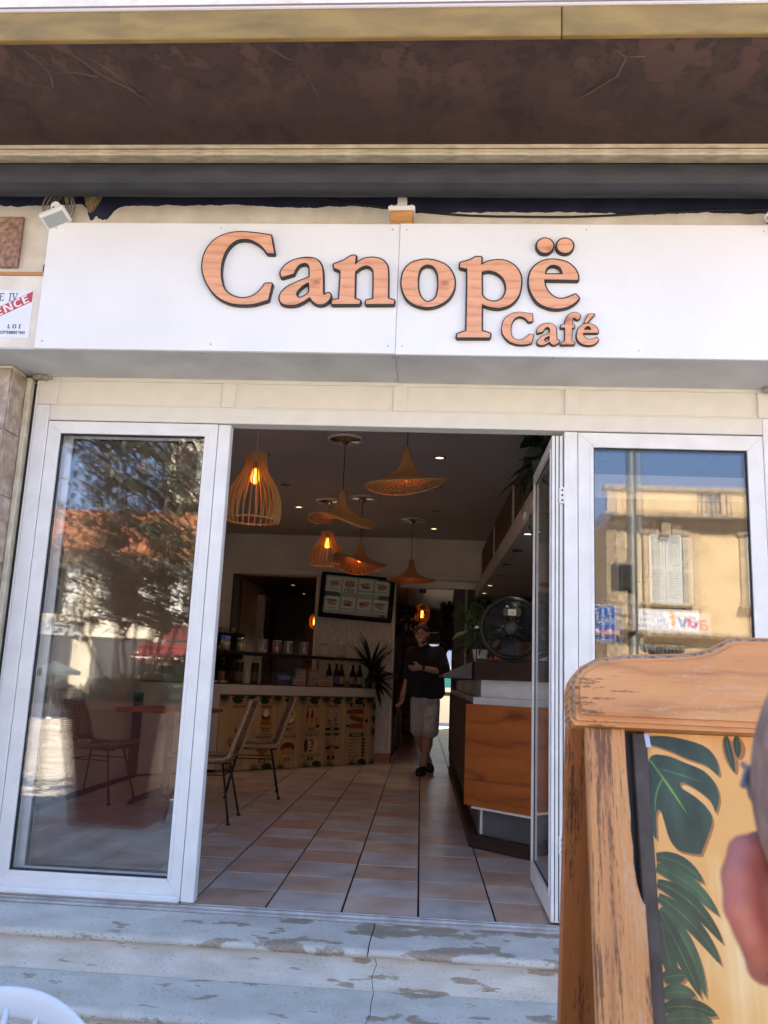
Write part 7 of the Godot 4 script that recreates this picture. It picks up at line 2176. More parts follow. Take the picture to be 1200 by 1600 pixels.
# the printed sheet of the board: 0.45 m wide, 1.0 m high, its top at 1.418 along the board
func board_print() -> ImageTexture:
	var k := 1500.0
	var w := 675
	var h := 1500
	var img := Image.create(w, h, false, Image.FORMAT_RGB8)
	var f := noise(131, 0.004, 3)
	var g := noise(132, 0.03, 3)
	for y in h:
		for x in range(0, w, 3):
			var v := f.get_noise_2d(x, y * 0.8) + g.get_noise_2d(x * 1.5, y * 0.05) * 0.25
			var t := clampf(0.42 + (float(x) / w - 0.35) * 1.2 - 0.35 + v * 0.55 + absf(float(y) / h - 0.1) * 0.6, 0, 1)
			img.fill_rect(Rect2i(x, y, 3, 1), Color(0.86, 0.64, 0.36).lerp(Color(0.98, 0.93, 0.76), t))
	var P := func(x: float, y: float) -> Vector2: return Vector2((x * 0.001 + 0.225) * k, (1.418 - y * 0.001) * k)
	for s in [-1, 1]:
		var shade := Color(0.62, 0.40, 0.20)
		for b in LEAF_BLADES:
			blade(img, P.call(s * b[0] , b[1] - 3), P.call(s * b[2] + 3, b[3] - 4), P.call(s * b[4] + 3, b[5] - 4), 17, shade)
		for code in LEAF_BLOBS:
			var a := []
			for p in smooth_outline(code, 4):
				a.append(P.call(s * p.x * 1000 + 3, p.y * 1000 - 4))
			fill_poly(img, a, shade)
		var i := 0
		for b in LEAF_BLADES:
			var c: Color = [Color(0.17, 0.245, 0.185), Color(0.20, 0.285, 0.21), Color(0.145, 0.21, 0.165)][i % 3]
			blade(img, P.call(s * b[0], b[1]), P.call(s * b[2], b[3]), P.call(s * b[4], b[5]), 18 if b[0] < -200 else 9, c)
			blade(img, P.call(s * b[0], b[1]), P.call(s * b[2], b[3] + 1), P.call(s * b[4], b[5]), 1.6, Color(0.25, 0.36, 0.2))
			i += 1
		for code in LEAF_BLOBS:
			var a := []
			for p in smooth_outline(code, 4):
				a.append(P.call(s * p.x * 1000, p.y * 1000))
			fill_poly(img, a, Color(0.165, 0.235, 0.19))
		blade(img, P.call(s * -219, 1376), P.call(s * -190, 1335), P.call(s * -160, 1285), 3.0, Color(0.36, 0.50, 0.20))
		blade(img, P.call(s * -205, 1360), P.call(s * -165, 1352), P.call(s * -130, 1340), 2.0, Color(0.24, 0.36, 0.2))
		blade(img, P.call(s * -198, 1345), P.call(s * -216, 1320), P.call(s * -214, 1290), 2.4, Color(0.36, 0.50, 0.20))
		# more fronds lower down, out of the picture
		for j in 3:
			frond(img, P.call(s * -225, 900 - j * 170), (-0.4 if s < 0 else PI + 0.4), 190, Color(0.15, 0.24, 0.16), 9)
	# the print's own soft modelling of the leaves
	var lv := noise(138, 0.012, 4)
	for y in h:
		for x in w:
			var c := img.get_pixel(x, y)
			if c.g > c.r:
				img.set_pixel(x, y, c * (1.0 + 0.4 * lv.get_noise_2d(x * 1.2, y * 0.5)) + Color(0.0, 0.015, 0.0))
	return ImageTexture.create_from_image(img)

func build_board() -> void:
	var b := thing("menu_board", "weathered honey-wood pavement board with tropical leaf print, at the right", "menu board", Vector3(0.575, -0.36, 3.06))
	var along := wood(133, Color(0.79, 0.56, 0.345), Color(0.86, 0.64, 0.42), Color(0.62, 0.42, 0.27), 15.0, 2, 1024, 256, 0.24)
	var rot := wood(135, Color(0.77, 0.55, 0.335), Color(0.85, 0.64, 0.42), Color(0.58, 0.40, 0.27), 13.0, 1, 1024, 256, 0.54)
	var grain := wood(134, Color(0.2, 0.2, 0.2), Color(0.9, 0.9, 0.9), Color(0, 0, 0), 20.0, 0, 512, 256, 0.3)
	var crest_m := textured(mat(Color(0.98, 0.95, 0.93), 0.55), along, Vector3(1.1, 2.2, 1.1), grain, 0.06, false, Vector3(0.37, 0.2, 0.5))
	# uprights: the grain must run upwards, so their meshes lie along x and are stood up
	var up_m := textured(mat(Color(0.98, 0.95, 0.93), 0.6), rot, Vector3(0.65, 2.6, 2.6), grain, 0.1, false, Vector3(0.05, 0.5, 0.5))
	var side_m := textured(mat(Color(0.78, 0.66, 0.56), 0.5), along, Vector3(0.8, 2.5, 2.5), null, 0.0, false, Vector3(0.5, 0.4, 0.5))
	var lean := -deg_to_rad(12.57)
	# front frame hangs in axes that lean back
	var st_up := Basis(Vector3.RIGHT, lean)
	var up := func(called: String, m: ArrayMesh, mt: Material, at: Vector3, turn := Basis.IDENTITY) -> MeshInstance3D:
		var o := part(called, m, mt, b)
		o.transform = Transform3D(st_up * turn, st_up * at)
		return o
	var stand := Basis(Vector3.BACK, PI / 2)   # local x becomes up
	for s in [-1, 1]:
		var e := PackedVector2Array()
		# outline with x along the height, y across; the inner edge of the left one is broken away near the top
		var x0 := 0.02
		var x1 := 1.418
		var outer: float = 0.326
		var edge := []
		if s < 0:
			for q in [[1.418, 0.2615], [1.36, 0.262], [1.30, 0.2605], [1.285, 0.2595], [1.26, 0.261], [1.235, 0.2588], [1.211, 0.2595], [1.18, 0.256], [1.163, 0.2515], [1.155, 0.2485], [1.152, 0.245], [0.02, 0.245]]:
				edge.append(Vector2(q[0], q[1]))
		else:
			edge = [Vector2(1.418, 0.247), Vector2(0.02, 0.247)]
		var poly := PackedVector2Array([Vector2(x0, outer), Vector2(x1, outer)])
		for q in edge:
			poly.append(q)
		var m := mb()
		# stand() sends local y to -x: the left upright needs +y outward
		var flip := PackedVector2Array()
		for q in poly:
			flip.append(Vector2(q.x, q.y if s < 0 else -q.y))
		add_prism(m, flip, -0.020, 0.0)
		var inset: Array = Geometry2D.offset_polygon(flip, -0.0025)
		add_prism(m, inset[0], -0.001, 0.0025)
		up.call("upright", fin(m), up_m, Vector3.ZERO, stand)
	# crest: a curved top rail with a moulded edge
	var half := [Vector2(0.345, 1.419), Vector2(0.352, 1.428), Vector2(0.352, 1.482), Vector2(0.347, 1.502), Vector2(0.333, 1.518), Vector2(0.306, 1.533), Vector2(0.26, 1.5415), Vector2(0.20, 1.545), Vector2(0.165, 1.5475), Vector2(0.135, 1.552), Vector2(0.112, 1.559), Vector2(0.093, 1.570), Vector2(0.082, 1.577), Vector2(0.068, 1.580), Vector2(0.0, 1.581)]
	var c := PackedVector2Array()
	for q in half:
		c.append(q)
	for i in range(half.size() - 2, -1, -1):
		c.append(Vector2(-half[i].x, half[i].y))
	var cm := mb()
	add_prism(cm, c, -0.052, 0.012)
	var i1: Array = Geometry2D.offset_polygon(c, -0.007, Geometry2D.JOIN_ROUND)
	add_prism(cm, i1[0], 0.011, 0.018)
	var i2: Array = Geometry2D.offset_polygon(c, -0.016, Geometry2D.JOIN_ROUND)
	add_prism(cm, i2[0], 0.017, 0.024)
	up.call("crest_rail", fin(cm), crest_m, Vector3.ZERO)
	var worn := mat(S(0.33, 0.26, 0.21), 0.85)
	var edge_line := []
	for q in i1[0]:
		edge_line.append(Vector3(q.x, q.y, 0.0145))
	edge_line.append(edge_line[0])
	var keep := []
	for q in edge_line:
		if q.y > 1.43:
			keep.append(q)
	up.call("worn_moulding", tube(keep, 0.0042, 6), textured(worn, mottled(137, Color(0.6, 0.55, 0.5), Color(1.3, 1.2, 1.1), 0.05, 0.3), Vector3(6, 6, 6)), Vector3.ZERO)
	up.call("bottom_rail", box(Vector3(0.48, 0.10, 0.022), 0.003), crest_m, Vector3(0, 0.22, -0.010))
	# inner frame and print
	var inner := textured(mat(S(0.075, 0.058, 0.05), 0.6), mottled(136, Color(0.75, 0.73, 0.72), Color(1, 1, 1), 0.03, 0.2), Vector3(2, 2, 2))
	for s in [-1, 1]:
		up.call("inner_strip", box(Vector3(0.024, 1.0, 0.02), 0.002), inner, Vector3(s * 0.2345, 0.915, -0.022))
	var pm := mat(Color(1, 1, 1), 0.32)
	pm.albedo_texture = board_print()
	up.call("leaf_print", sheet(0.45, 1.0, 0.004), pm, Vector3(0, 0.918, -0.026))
	up.call("backing", box(Vector3(0.60, 1.1, 0.012)), mats.black, Vector3(0, 0.868, -0.036))
	up.call("staple", box(Vector3(0.008, 0.022, 0.001)), mats.steel, Vector3(-0.222, 1.403, -0.0115), Basis(Vector3.BACK, 0.1))
	# lines of lettering further down the print
	var ink := mat(S(0.03, 0.025, 0.02), 0.6)
	for t in [["COOKIES MOOD", 0.82], ["CREAMY CUP", 0.72]]:
		var o := words(t[0], 0.045, ink, b, Vector3.ZERO, "Droid Sans", true, 0.75)
		o.transform = Transform3D(st_up * Basis.from_scale(Vector3(0.75, 1, 1)), st_up * Vector3(0.0, t[1], -0.021))
	# rear legs lean the other way
	var back := Basis(Vector3.RIGHT, deg_to_rad(11.0))
	var top := Vector3(0, 1.40, -0.34)
	for s in [-1, 1]:
		var o := part("rear_leg", box(Vector3(1.43, 0.07, 0.026), 0.003), side_m, b)
		o.transform = Transform3D(back * stand, top + back * Vector3(s * 0.315, -0.71, -0.02))
	var rr := part("rear_rail", box(Vector3(0.56, 0.09, 0.02), 0.003), crest_m, b)
	rr.transform = Transform3D(back, top + back * Vector3(0, -0.08, -0.022))
	var rr2 := part("rear_rail", box(Vector3(0.56, 0.09, 0.02), 0.003), crest_m, b)
	rr2.transform = Transform3D(back, top + back * Vector3(0, -1.15, -0.022))
	for s in [-1, 1]:
		part("hinge", box(Vector3(0.03, 0.05, 0.012), 0.002), mats.black_metal, b, Vector3(s * 0.31, 1.40, -0.325))

# ---------- terrace: the white chair at the lower left, planter with its shrub ----------
func build_terrace() -> void:
	var p := mat(S(0.74, 0.75, 0.75), 0.3)
	p.subsurf_scatter_enabled = true
	p.subsurf_scatter_strength = 0.2
	var c := thing("plastic_chair", "white plastic terrace chair, only its curved back showing at the lower left", "chair", Vector3(-1.13, -0.36, 1.95), 0.12)
	# curved top rail of the back, arms running forwards (towards +z)
	var rail := []
	for i in 25:
		var t := lerpf(-1.0, 1.0, i / 24.0)
		rail.append(Vector3(t * 0.30, 0.535 - 0.15 * pow(absf(t), 2.3), -0.20 + 0.10 * t * t))
	var m := mb(true)
	add_tube(m, rail, 0.014, 12, 3.2)
	part("top_rail", fin(m), p, c)
	var seat := mb()
	add_box(seat, Vector3(0, 0.36, 0.05), Vector3(0.44, 0.022, 0.44), 0.01)
	part("seat", fin(seat), p, c)
	for k in 5:
		var x := -0.16 + k * 0.08
		part("back_slat", tube([Vector3(x, 0.365, -0.16), Vector3(x * 1.05, 0.49, -0.185), Vector3(x * 1.1, 0.525 - absf(x) * 0.25, -0.195)], 0.017, 8, 0.5), p, c)
	for s in [-1, 1]:
		part("arm", tube([Vector3(s * 0.295, 0.40, -0.10), Vector3(s * 0.30, 0.43, 0.02), Vector3(s * 0.28, 0.44, 0.18), Vector3(s * 0.26, 0.42, 0.26)], 0.02, 8, 0.7), p, c)
		part("leg", tube([Vector3(s * 0.26, 0.43, 0.25), Vector3(s * 0.24, 0.36, 0.24), Vector3(s * 0.26, 0.0, 0.28)], [0.02, 0.024, 0.02], 8), p, c)
		part("leg", tube([Vector3(s * 0.29, 0.41, -0.11), Vector3(s * 0.23, 0.36, -0.13), Vector3(s * 0.25, 0.0, -0.22)], [0.02, 0.024, 0.02], 8), p, c)
	# red planter
	var pl := thing("planter", "large tapered dark red planter standing on the terrace across from the doors", "planter", Vector3(-2.98, -0.36, 4.0), 0.02)
	var rm := textured(mat(S(0.20, 0.035, 0.035), 0.45), mottled(141, Color(0.75, 0.72, 0.7), Color(1, 1, 1), 0.02, 0.12), Vector3(1, 1, 1))
	var st := mb()
	var a := 0.34
	var d := 0.48
	for k in 4:
		var u := Vector3(1, 0, 0).rotated(Vector3.UP, k * PI / 2)
		var v := Vector3(0, 0, 1).rotated(Vector3.UP, k * PI / 2)
		quad(st, u * a - v * a, u * a + v * a, u * d + v * d + Vector3.UP * 1.08, u * d - v * d + Vector3.UP * 1.08, u)
	part("tub", fin(st), rm, pl)
	for k in 4:
		var o := part("rim", box(Vector3(1.02, 0.09, 0.05), 0.008), rm, pl, Vector3(0, 1.10, 0.485).rotated(Vector3.UP, k * PI / 2), Vector3(0, k * PI / 2, 0))
		o.set_meta("label", "")
		o.remove_meta("label")
	part("soil", box(Vector3(0.93, 0.02, 0.93)), mat(S(0.04, 0.03, 0.02), 0.95), pl, Vector3(0, 1.05, 0))
	var sh := thing("flowering_shrub", "airy many-stemmed shrub with small red flowers growing in the red planter", "shrub", Vector3(-2.98, 0.70, 4.0))
	var bark := mat(S(0.14, 0.10, 0.075), 0.9)
	var leaves := []
	var flowers := []
	for k in 9:
		var t := TAU * k / 9 + rng.randf() * 0.5
		var lean := rng.randf_range(0.12, 0.42)
		var pts := [Vector3(cos(t) * 0.15, 0.0, sin(t) * 0.15)]
		var dir := Vector3(cos(t) * lean, 1, sin(t) * lean).normalized()
		for i in 7:
			dir = (dir + Vector3(rng.randf_range(-0.16, 0.16), 0.02, rng.randf_range(-0.16, 0.16))).normalized()
			pts.append(pts[-1] + dir * 0.42)
		part("stem", tube(pts, [0.024, 0.022, 0.019, 0.016, 0.013, 0.010, 0.007, 0.004], 7), bark, sh)
		for i in range(2, 8):
			for j in 5:
				var side := Vector3(rng.randf_range(-1, 1), rng.randf_range(0.1, 0.9), rng.randf_range(-1, 1)).normalized() * rng.randf_range(0.3, 0.7)
				var q: Vector3 = pts[i]
				var tw := part("twig", tube([q, q + side * 0.5 + Vector3(0, 0.02, 0), q + side], [0.006, 0.004, 0.002], 5), bark, sh)
				tw.set_meta("kind", "stuff")
				for n in 32:
					var lp := q + side * rng.randf_range(0.2, 1.15) + Vector3(rng.randfn(0, 0.07), rng.randfn(0, 0.06), rng.randfn(0, 0.07))
					var bb := Basis.from_euler(Vector3(rng.randf_range(-0.5, 1.2), rng.randf() * TAU, rng.randf_range(-0.5, 0.5))).scaled(Vector3.ONE * rng.randf_range(0.6, 1.3))
					leaves.append(Transform3D(bb, lp))
				if i > 4 and j < 2:
					for n in 9:
						flowers.append(Transform3D(Basis.from_euler(Vector3(rng.randf() * TAU, rng.randf() * TAU, 0)), q + side + Vector3(rng.randfn(0, 0.035), rng.randfn(0, 0.04), rng.randfn(0, 0.035))))
	var lf := mat(S(0.035, 0.042, 0.02), 0.6)
	lf.backlight_enabled = true
	lf.backlight = Color(0.10, 0.12, 0.05)
	scatter("foliage", leaf_shape(0.09, 0.038, 0.25), lf, sh, leaves)
	var rd := mat(S(0.30, 0.03, 0.05), 0.6)
	scatter("flowers", leaf_shape(0.035, 0.03, 0.2), rd, sh, flowers)
	var ub := thing("leafy_plant", "low broad-leaved dark plant filling the red planter under the shrub", "plant", Vector3(-2.98, 0.70, 4.0))
	scatter("foliage", leaf_shape(0.24, 0.06, 0.5), mats.leaf_mid, ub, leaf_cloud(Vector3(-0.48, 0.0, -0.45), Vector3(0.48, 0.32, 0.45), 300, 1.0))
	var bush := thing("round_bush", "dense round dark green bush standing beyond the red planter", "bush", Vector3(-3.0, -0.36, 5.7))
	part("stem", tube([Vector3.ZERO, Vector3(0.02, 0.9, 0)], 0.05, 8), bark, bush)
	var bl := []
	for i in 2600:
		var v := Vector3(rng.randfn(0, 1), rng.randfn(0, 1), rng.randfn(0, 1)).normalized() * 0.52 * pow(rng.randf(), 0.25)
		bl.append(Transform3D(Basis.from_euler(Vector3(rng.randf() * TAU, rng.randf() * TAU, 0)), Vector3(0, 1.15, 0) + v))
	scatter("foliage", leaf_shape(0.07, 0.04), mats.leaf_mid, bush, bl)

# ---------- across the street ----------
func build_street() -> void:
	# the yellow house that the right pane mirrors; its front faces the cafe (towards -z)
	var Z := 21.0
	var h := thing("yellow_house", "pale yellow two-storey house with white shutters and a balustraded parapet, across the street", "house")
	var wall := textured(mat(S(0.72, 0.55, 0.335), 0.9), mottled(151, Color(0.88, 0.87, 0.85), Color(1, 1, 1), 0.01, 0.06), Vector3(0.25, 0.25, 0.25))
	var trim := textured(mat(S(0.50, 0.42, 0.30), 0.9), mottled(152, Color(0.62, 0.58, 0.54), Color(1.05, 1.05, 1.05), 0.03, 0.25, 256, 5), Vector3(0.7, 0.7, 0.7))
	slab("wall", Vector3(5.12, -0.36, Z), Vector3(15.5, 6.1, Z + 9.0), wall, h)
	slab("base_course", Vector3(5.08, -0.36, Z - 0.05), Vector3(15.5, 0.6, Z - 0.001), trim, h)
	slab("cornice", Vector3(4.92, 6.101, Z - 0.42), Vector3(15.6, 6.20, Z + 9.1), trim, h, 0.02)
	slab("cornice", Vector3(5.0, 5.98, Z - 0.25), Vector3(15.6, 6.099, Z - 0.001), trim, h, 0.02)
	slab("cornice", Vector3(5.06, 5.72, Z - 0.08), Vector3(15.6, 5.80, Z - 0.001), trim, h, 0.01)
	slab("ledge", Vector3(5.0, 2.62, Z - 0.30), Vector3(15.6, 2.74, Z - 0.001), trim, h, 0.02)
	slab("parapet_wall", Vector3(5.1, 6.201, Z - 0.05), Vector3(7.75, 6.95, Z + 0.25), wall, h)
	slab("parapet_wall", Vector3(8.45, 6.201, Z - 0.05), Vector3(11.0, 6.95, Z + 0.25), wall, h)
	slab("parapet_wall", Vector3(11.7, 6.201, Z - 0.05), Vector3(15.5, 6.95, Z + 0.25), wall, h)
	for x in [[5.55, 7.6], [8.6, 10.85]]:
		slab("parapet_panel", Vector3(x[0], 6.32, Z - 0.085), Vector3(x[1], 6.85, Z - 0.051), wall, h, 0.03)
	slab("coping", Vector3(5.0, 6.951, Z - 0.14), Vector3(15.6, 7.07, Z + 0.3), trim, h, 0.02)
	for x0 in [7.75, 11.0]:
		slab("balustrade_base", Vector3(x0, 6.201, Z - 0.04), Vector3(x0 + 0.7, 6.27, Z + 0.2), trim, h)
		for k in 5:
			part("baluster", lathe([Vector2(0.05, 0), Vector2(0.03, 0.06), Vector2(0.075, 0.2), Vector2(0.06, 0.3), Vector2(0.03, 0.4), Vector2(0.07, 0.5), Vector2(0.03, 0.6), Vector2(0.05, 0.68)], 12), trim, h, Vector3(x0 + 0.08 + k * 0.135, 6.27, Z + 0.08))
	for k in 11:
		slab("corner_stone", Vector3(5.06, -0.30 + k * 0.55, Z - 0.035), Vector3(5.06 + (0.75 if k % 2 else 0.55), 0.22 + k * 0.55, Z - 0.0005), trim, h, 0.01)
	var shut := mat(S(0.60, 0.62, 0.60), 0.6)
	for x in [6.78, 9.6, 12.4]:
		slab("window_surround", Vector3(x - 0.66, 3.58, Z - 0.07), Vector3(x - 0.50, 5.75, Z - 0.0008), trim, h, 0.01)
		slab("window_surround", Vector3(x + 0.50, 3.58, Z - 0.07), Vector3(x + 0.66, 5.75, Z - 0.0008), trim, h, 0.01)
		slab("window_surround", Vector3(x - 0.72, 5.62, Z - 0.09), Vector3(x - 0.1, 5.78, Z - 0.0009), trim, h, 0.02)
		slab("window_surround", Vector3(x + 0.1, 5.62, Z - 0.09), Vector3(x + 0.72, 5.78, Z - 0.0009), trim, h, 0.02)
		slab("keystone", Vector3(x - 0.14, 5.58, Z - 0.24), Vector3(x + 0.14, 5.97, Z - 0.001), trim, h, 0.02)
		slab("sill", Vector3(x - 0.75, 3.48, Z - 0.24), Vector3(x + 0.75, 3.57, Z - 0.001), trim, h, 0.02)
		for s in [-1, 1]:
			var lf := part("shutter", box(Vector3(0.06, 2.02, 0.035), 0.004), shut, h, Vector3(x + s * 0.03 + s * 0.01, 4.60, Z - 0.03))
			part("shutter_stile", box(Vector3(0.06, 2.02, 0.035), 0.004), shut, lf, Vector3(s * 0.405, 0, 0))
			for y in [-0.97, 0.0, 0.97]:
				part("shutter_rail", box(Vector3(0.345, 0.08, 0.034), 0.003), shut, lf, Vector3(s * 0.2025, y, 0))
			var sl := mb()
			for k in 38:
				var y := -0.93 + k * 0.0495
				if absf(y) > 0.03:
					add_box(sl, Vector3(s * 0.2025, y, 0), Vector3(0.345, 0.036, 0.008), 0.0, Basis(Vector3.RIGHT, 0.6))
			part("louvre_slats", fin(sl), shut, lf).set_meta("kind", "stuff")
			part("dark_backing", box(Vector3(0.345, 1.9, 0.006)), mats.dark_wall, lf, Vector3(s * 0.2025, 0, 0.018))
	# ground floor windows with bars
	for x in [6.76, 9.6, 12.4]:
		slab("window", Vector3(x - 0.5, 0.7, Z - 0.02), Vector3(x + 0.5, 2.3, Z - 0.0012), mats.black, h)
		slab("window_frame", Vector3(x - 0.6, 2.3, Z - 0.05), Vector3(x + 0.6, 2.42, Z - 0.001), trim, h, 0.01)
		for k in 9:
			part("window_bar", box(Vector3(0.022, 1.6, 0.022)), mats.steel, h, Vector3(x - 0.44 + k * 0.11, 1.5, Z - 0.06))
	# banner under the shuttered window
	var bn := thing("banner", "white banner with red, blue and orange letters on the front of the yellow house", "banner", Vector3(6.74, 3.06, Z - 0.30), PI)
	part("cloth", box(Vector3(1.78, 0.60, 0.02), 0.004), mat(S(0.78, 0.78, 0.78), 0.6), bn)
	var cols := [S(0.62, 0.06, 0.10), S(0.05, 0.2, 0.62), S(0.80, 0.36, 0.05)]
	for i in 3:
		words("avf"[i], 0.40, mat(cols[i], 0.5), bn, Vector3(-0.68 + i * 0.26, 0.0, 0.0112), "Droid Sans", true, 1.15, Vector3.ZERO, 0.004)
	for i in 3:
		words(["Accueil", "des Villes", "Françaises"][i], 0.12, mat(S(0.08, 0.12, 0.35), 0.5), bn, Vector3(0.42, 0.17 - i * 0.17, 0.0112), "Droid Sans", true, 1.0, Vector3.ZERO, 0.004)
	for s in [-1, 1]:
		part("strut", tube([Vector3(s * 0.8, 0.3, -0.02), Vector3(s * 0.8, 0.3, -0.3)], 0.012, 6), mats.steel, bn)
		part("strut", tube([Vector3(s * 0.8, -0.28, -0.02), Vector3(s * 0.8, -0.28, -0.3)], 0.012, 6), mats.steel, bn)
	# pole with signal head and zone signs on the square
	var po := thing("signal_pole", "tall grey pole on the square carrying a dark signal box", "pole", Vector3(2.345, -0.36, 6.0))
	var gm := mat(S(0.12, 0.125, 0.12), 0.5, 0.3)
	part("shaft", lathe([Vector2(0, 0), Vector2(0.1, 0), Vector2(0.1, 0.06), Vector2(0.062, 0.1), Vector2(0.058, 5.6), Vector2(0, 5.62)], 18), gm, po)
	part("signal_box", box(Vector3(0.21, 0.33, 0.2), 0.012), gm, po, Vector3(-0.13, 2.76, 0))
	part("signal_face", box(Vector3(0.17, 0.29, 0.012), 0.004), mats.black, po, Vector3(-0.13, 2.76, -0.106))
	part("clamp", box(Vector3(0.16, 0.07, 0.14), 0.01), mats.black_metal, po, Vector3(-0.06, 2.10, 0))
	part("camera_body", lathe([Vector2(0, -0.09), Vector2(0.05, -0.09), Vector2(0.05, 0.07), Vector2(0.06, 0.09), Vector2(0, 0.09)], 14), gm, po, Vector3(0.16, 1.92, 0), Vector3(PI / 2, 0.6, 0))
	part("camera_arm", tube([Vector3(0, 1.97, 0), Vector3(0.16, 1.97, 0)], 0.018, 8), gm, po)
	for k in 2:
		var zs := thing("zone_sign", ["blue zone sign with cyclist and 20 limit, nearer the pole", "blue zone sign with cyclist and 20 limit, further from the pole"][k], "road sign", Vector3(2.06 - k * 0.145, 1.845, 5.96 + k * 0.02), PI, "blue zone signs on the pole")
		part("plate", box(Vector3(0.135, 0.42, 0.006), 0.002), mat(S(0.75, 0.75, 0.75), 0.4), zs)
		part("blue_field", box(Vector3(0.123, 0.405, 0.001)), mat(S(0.02, 0.09, 0.36), 0.4), zs, Vector3(0, 0, 0.0036))
		var wm := mat(S(0.75, 0.75, 0.75), 0.4)
		part("limit_ring", lathe([Vector2(0, 0), Vector2(0.052, 0), Vector2(0.052, 0.001), Vector2(0, 0.001)], 20), mat(S(0.55, 0.03, 0.03), 0.4), zs, Vector3(0, -0.12, 0.0042), Vector3(PI / 2, 0, 0))
		part("limit_disc", lathe([Vector2(0, 0), Vector2(0.039, 0), Vector2(0.039, 0.001), Vector2(0, 0.001)], 20), wm, zs, Vector3(0, -0.12, 0.0054), Vector3(PI / 2, 0, 0))
		words("20", 0.05, mats.black, zs, Vector3(0, -0.12, 0.0068), "Droid Sans", true, 0.8, Vector3.ZERO, 0.001)
		for s in [-1, 1]:
			var ring := []
			for i in 17:
				ring.append(Vector3(s * 0.03 + cos(TAU * i / 16) * 0.021, 0.02 + sin(TAU * i / 16) * 0.021, 0.0045))
			part("bicycle_wheel", tube(ring, 0.0028, 5), wm, zs)
		part("bicycle_frame", tube([Vector3(-0.03, 0.02, 0.005), Vector3(-0.012, 0.06, 0.005), Vector3(0.02, 0.06, 0.005), Vector3(0.03, 0.02, 0.005), Vector3(0.0, 0.02, 0.005), Vector3(-0.012, 0.06, 0.005)], 0.0028, 5), wm, zs)
		part("cyclist", tube([Vector3(0.0, 0.02, 0.005), Vector3(-0.014, 0.09, 0.005), Vector3(0.006, 0.125, 0.005), Vector3(0.022, 0.08, 0.005)], 0.007, 6), wm, zs)
		part("cyclist_head", lathe([Vector2(0, 0), Vector2(0.013, 0), Vector2(0.013, 0.002), Vector2(0, 0.002)], 14), wm, zs, Vector3(0.012, 0.152, 0.004), Vector3(PI / 2, 0, 0))
		part("bracket_arm", tube([Vector3(0.0, 0.1, -0.004), Vector3(0.0, 0.1, -0.03 - 0.0 * k), Vector3(-0.29 - 0.145 * k, 0.1, -0.03 - 0.02 * k)], 0.009, 6), mats.steel, zs)
	# row of shops with a tiled roof, mirrored in the left pane
	var r := thing("tiled_shop_row", "cream shop row under a terracotta tiled roof, across the street on the left", "house")
	var cw := textured(mat(S(0.56, 0.51, 0.42), 0.9), mottled(153, Color(0.85, 0.84, 0.82), Color(1, 1, 1), 0.01, 0.1), Vector3(0.25, 0.25, 0.25))
	slab("wall", Vector3(-19, -0.36, 20.0), Vector3(-5.2, 4.3, 27.0), cw, r)
	slab("eaves", Vector3(-19.2, 4.301, 19.55), Vector3(-5.0, 4.42, 20.4), mat(S(0.4, 0.3, 0.22), 0.9), r)
	var tiles := mb()
	for i in 16:
		for j in 58:
			var y0 := 4.42 + i * 0.125
			var z0 := 19.6 + i * 0.26
			var x := -19.0 + j * 0.24
			add_box(tiles, Vector3(x, y0 + rng.randf_range(-0.012, 0.012), z0), Vector3(0.225, 0.05, 0.36), 0.02, Basis(Vector3.RIGHT, -0.40) * Basis(Vector3.BACK, rng.randf_range(-0.06, 0.06)))
	part("roof_tiles", fin(tiles), textured(mat(S(0.44, 0.175, 0.075), 0.9), mottled(154, Color(0.6, 0.55, 0.5), Color(1.1, 1.05, 1), 0.05, 0.2), Vector3(0.8, 0.8, 0.8)), r).set_meta("kind", "stuff")
	var back := mb()
	quad(back, Vector3(-19.1, 4.40, 19.7), Vector3(-5.1, 4.40, 19.7), Vector3(-5.1, 6.42, 23.9), Vector3(-19.1, 6.42, 23.9), Vector3(0, 1, -0.4))
	quad(back, Vector3(-19.1, 6.42, 23.9), Vector3(-5.1, 6.42, 23.9), Vector3(-5.1, 4.3, 27.6), Vector3(-19.1, 4.3, 27.6), Vector3(0, 1, 0.4))
	part("roof", fin(back), mat(S(0.3, 0.13, 0.06), 0.9), r)
	for k in 6:
		var x := -18.0 + k * 2.2
		slab("window", Vector3(x - 0.4, 2.6, 19.97), Vector3(x + 0.4, 3.9, 19.999), mats.black, r)
		slab("shutter", Vector3(x - 0.82, 2.55, 19.94), Vector3(x - 0.42, 3.95, 19.998), shut, r, 0.005)
		slab("shutter", Vector3(x + 0.42, 2.55, 19.94), Vector3(x + 0.82, 3.95, 19.998), shut, r, 0.005)
		slab("shop_window", Vector3(x - 0.8, 0.0, 19.95), Vector3(x + 0.8, 1.9, 19.9985), mat(S(0.05, 0.055, 0.06), 0.15), r)
		slab("shop_fascia", Vector3(x - 1.0, 1.95, 19.9), Vector3(x + 1.0, 2.35, 19.998), mat([S(0.6, 0.58, 0.5), S(0.11, 0.02, 0.018), S(0.62, 0.6, 0.52), S(0.3, 0.32, 0.33), S(0.6, 0.55, 0.45), S(0.11, 0.018, 0.015)][k], 0.6), r)
	var aw := thing("shop_awning", "red shop awning with a white stripe on the cream shop row", "awning")
	var am := mb()
	quad(am, Vector3(-8.5, 1.85, 19.9), Vector3(-6.9, 1.85, 19.9), Vector3(-6.9, 1.5, 19.2), Vector3(-8.5, 1.5, 19.2), Vector3(0, 1, -1))
	quad(am, Vector3(-8.5, 1.5, 19.2), Vector3(-6.9, 1.5, 19.2), Vector3(-6.9, 1.3, 19.2), Vector3(-8.5, 1.3, 19.2), Vector3(0, 0, -1))
	part("cloth", fin(am), mat(S(0.11, 0.014, 0.012), 0.85), aw)
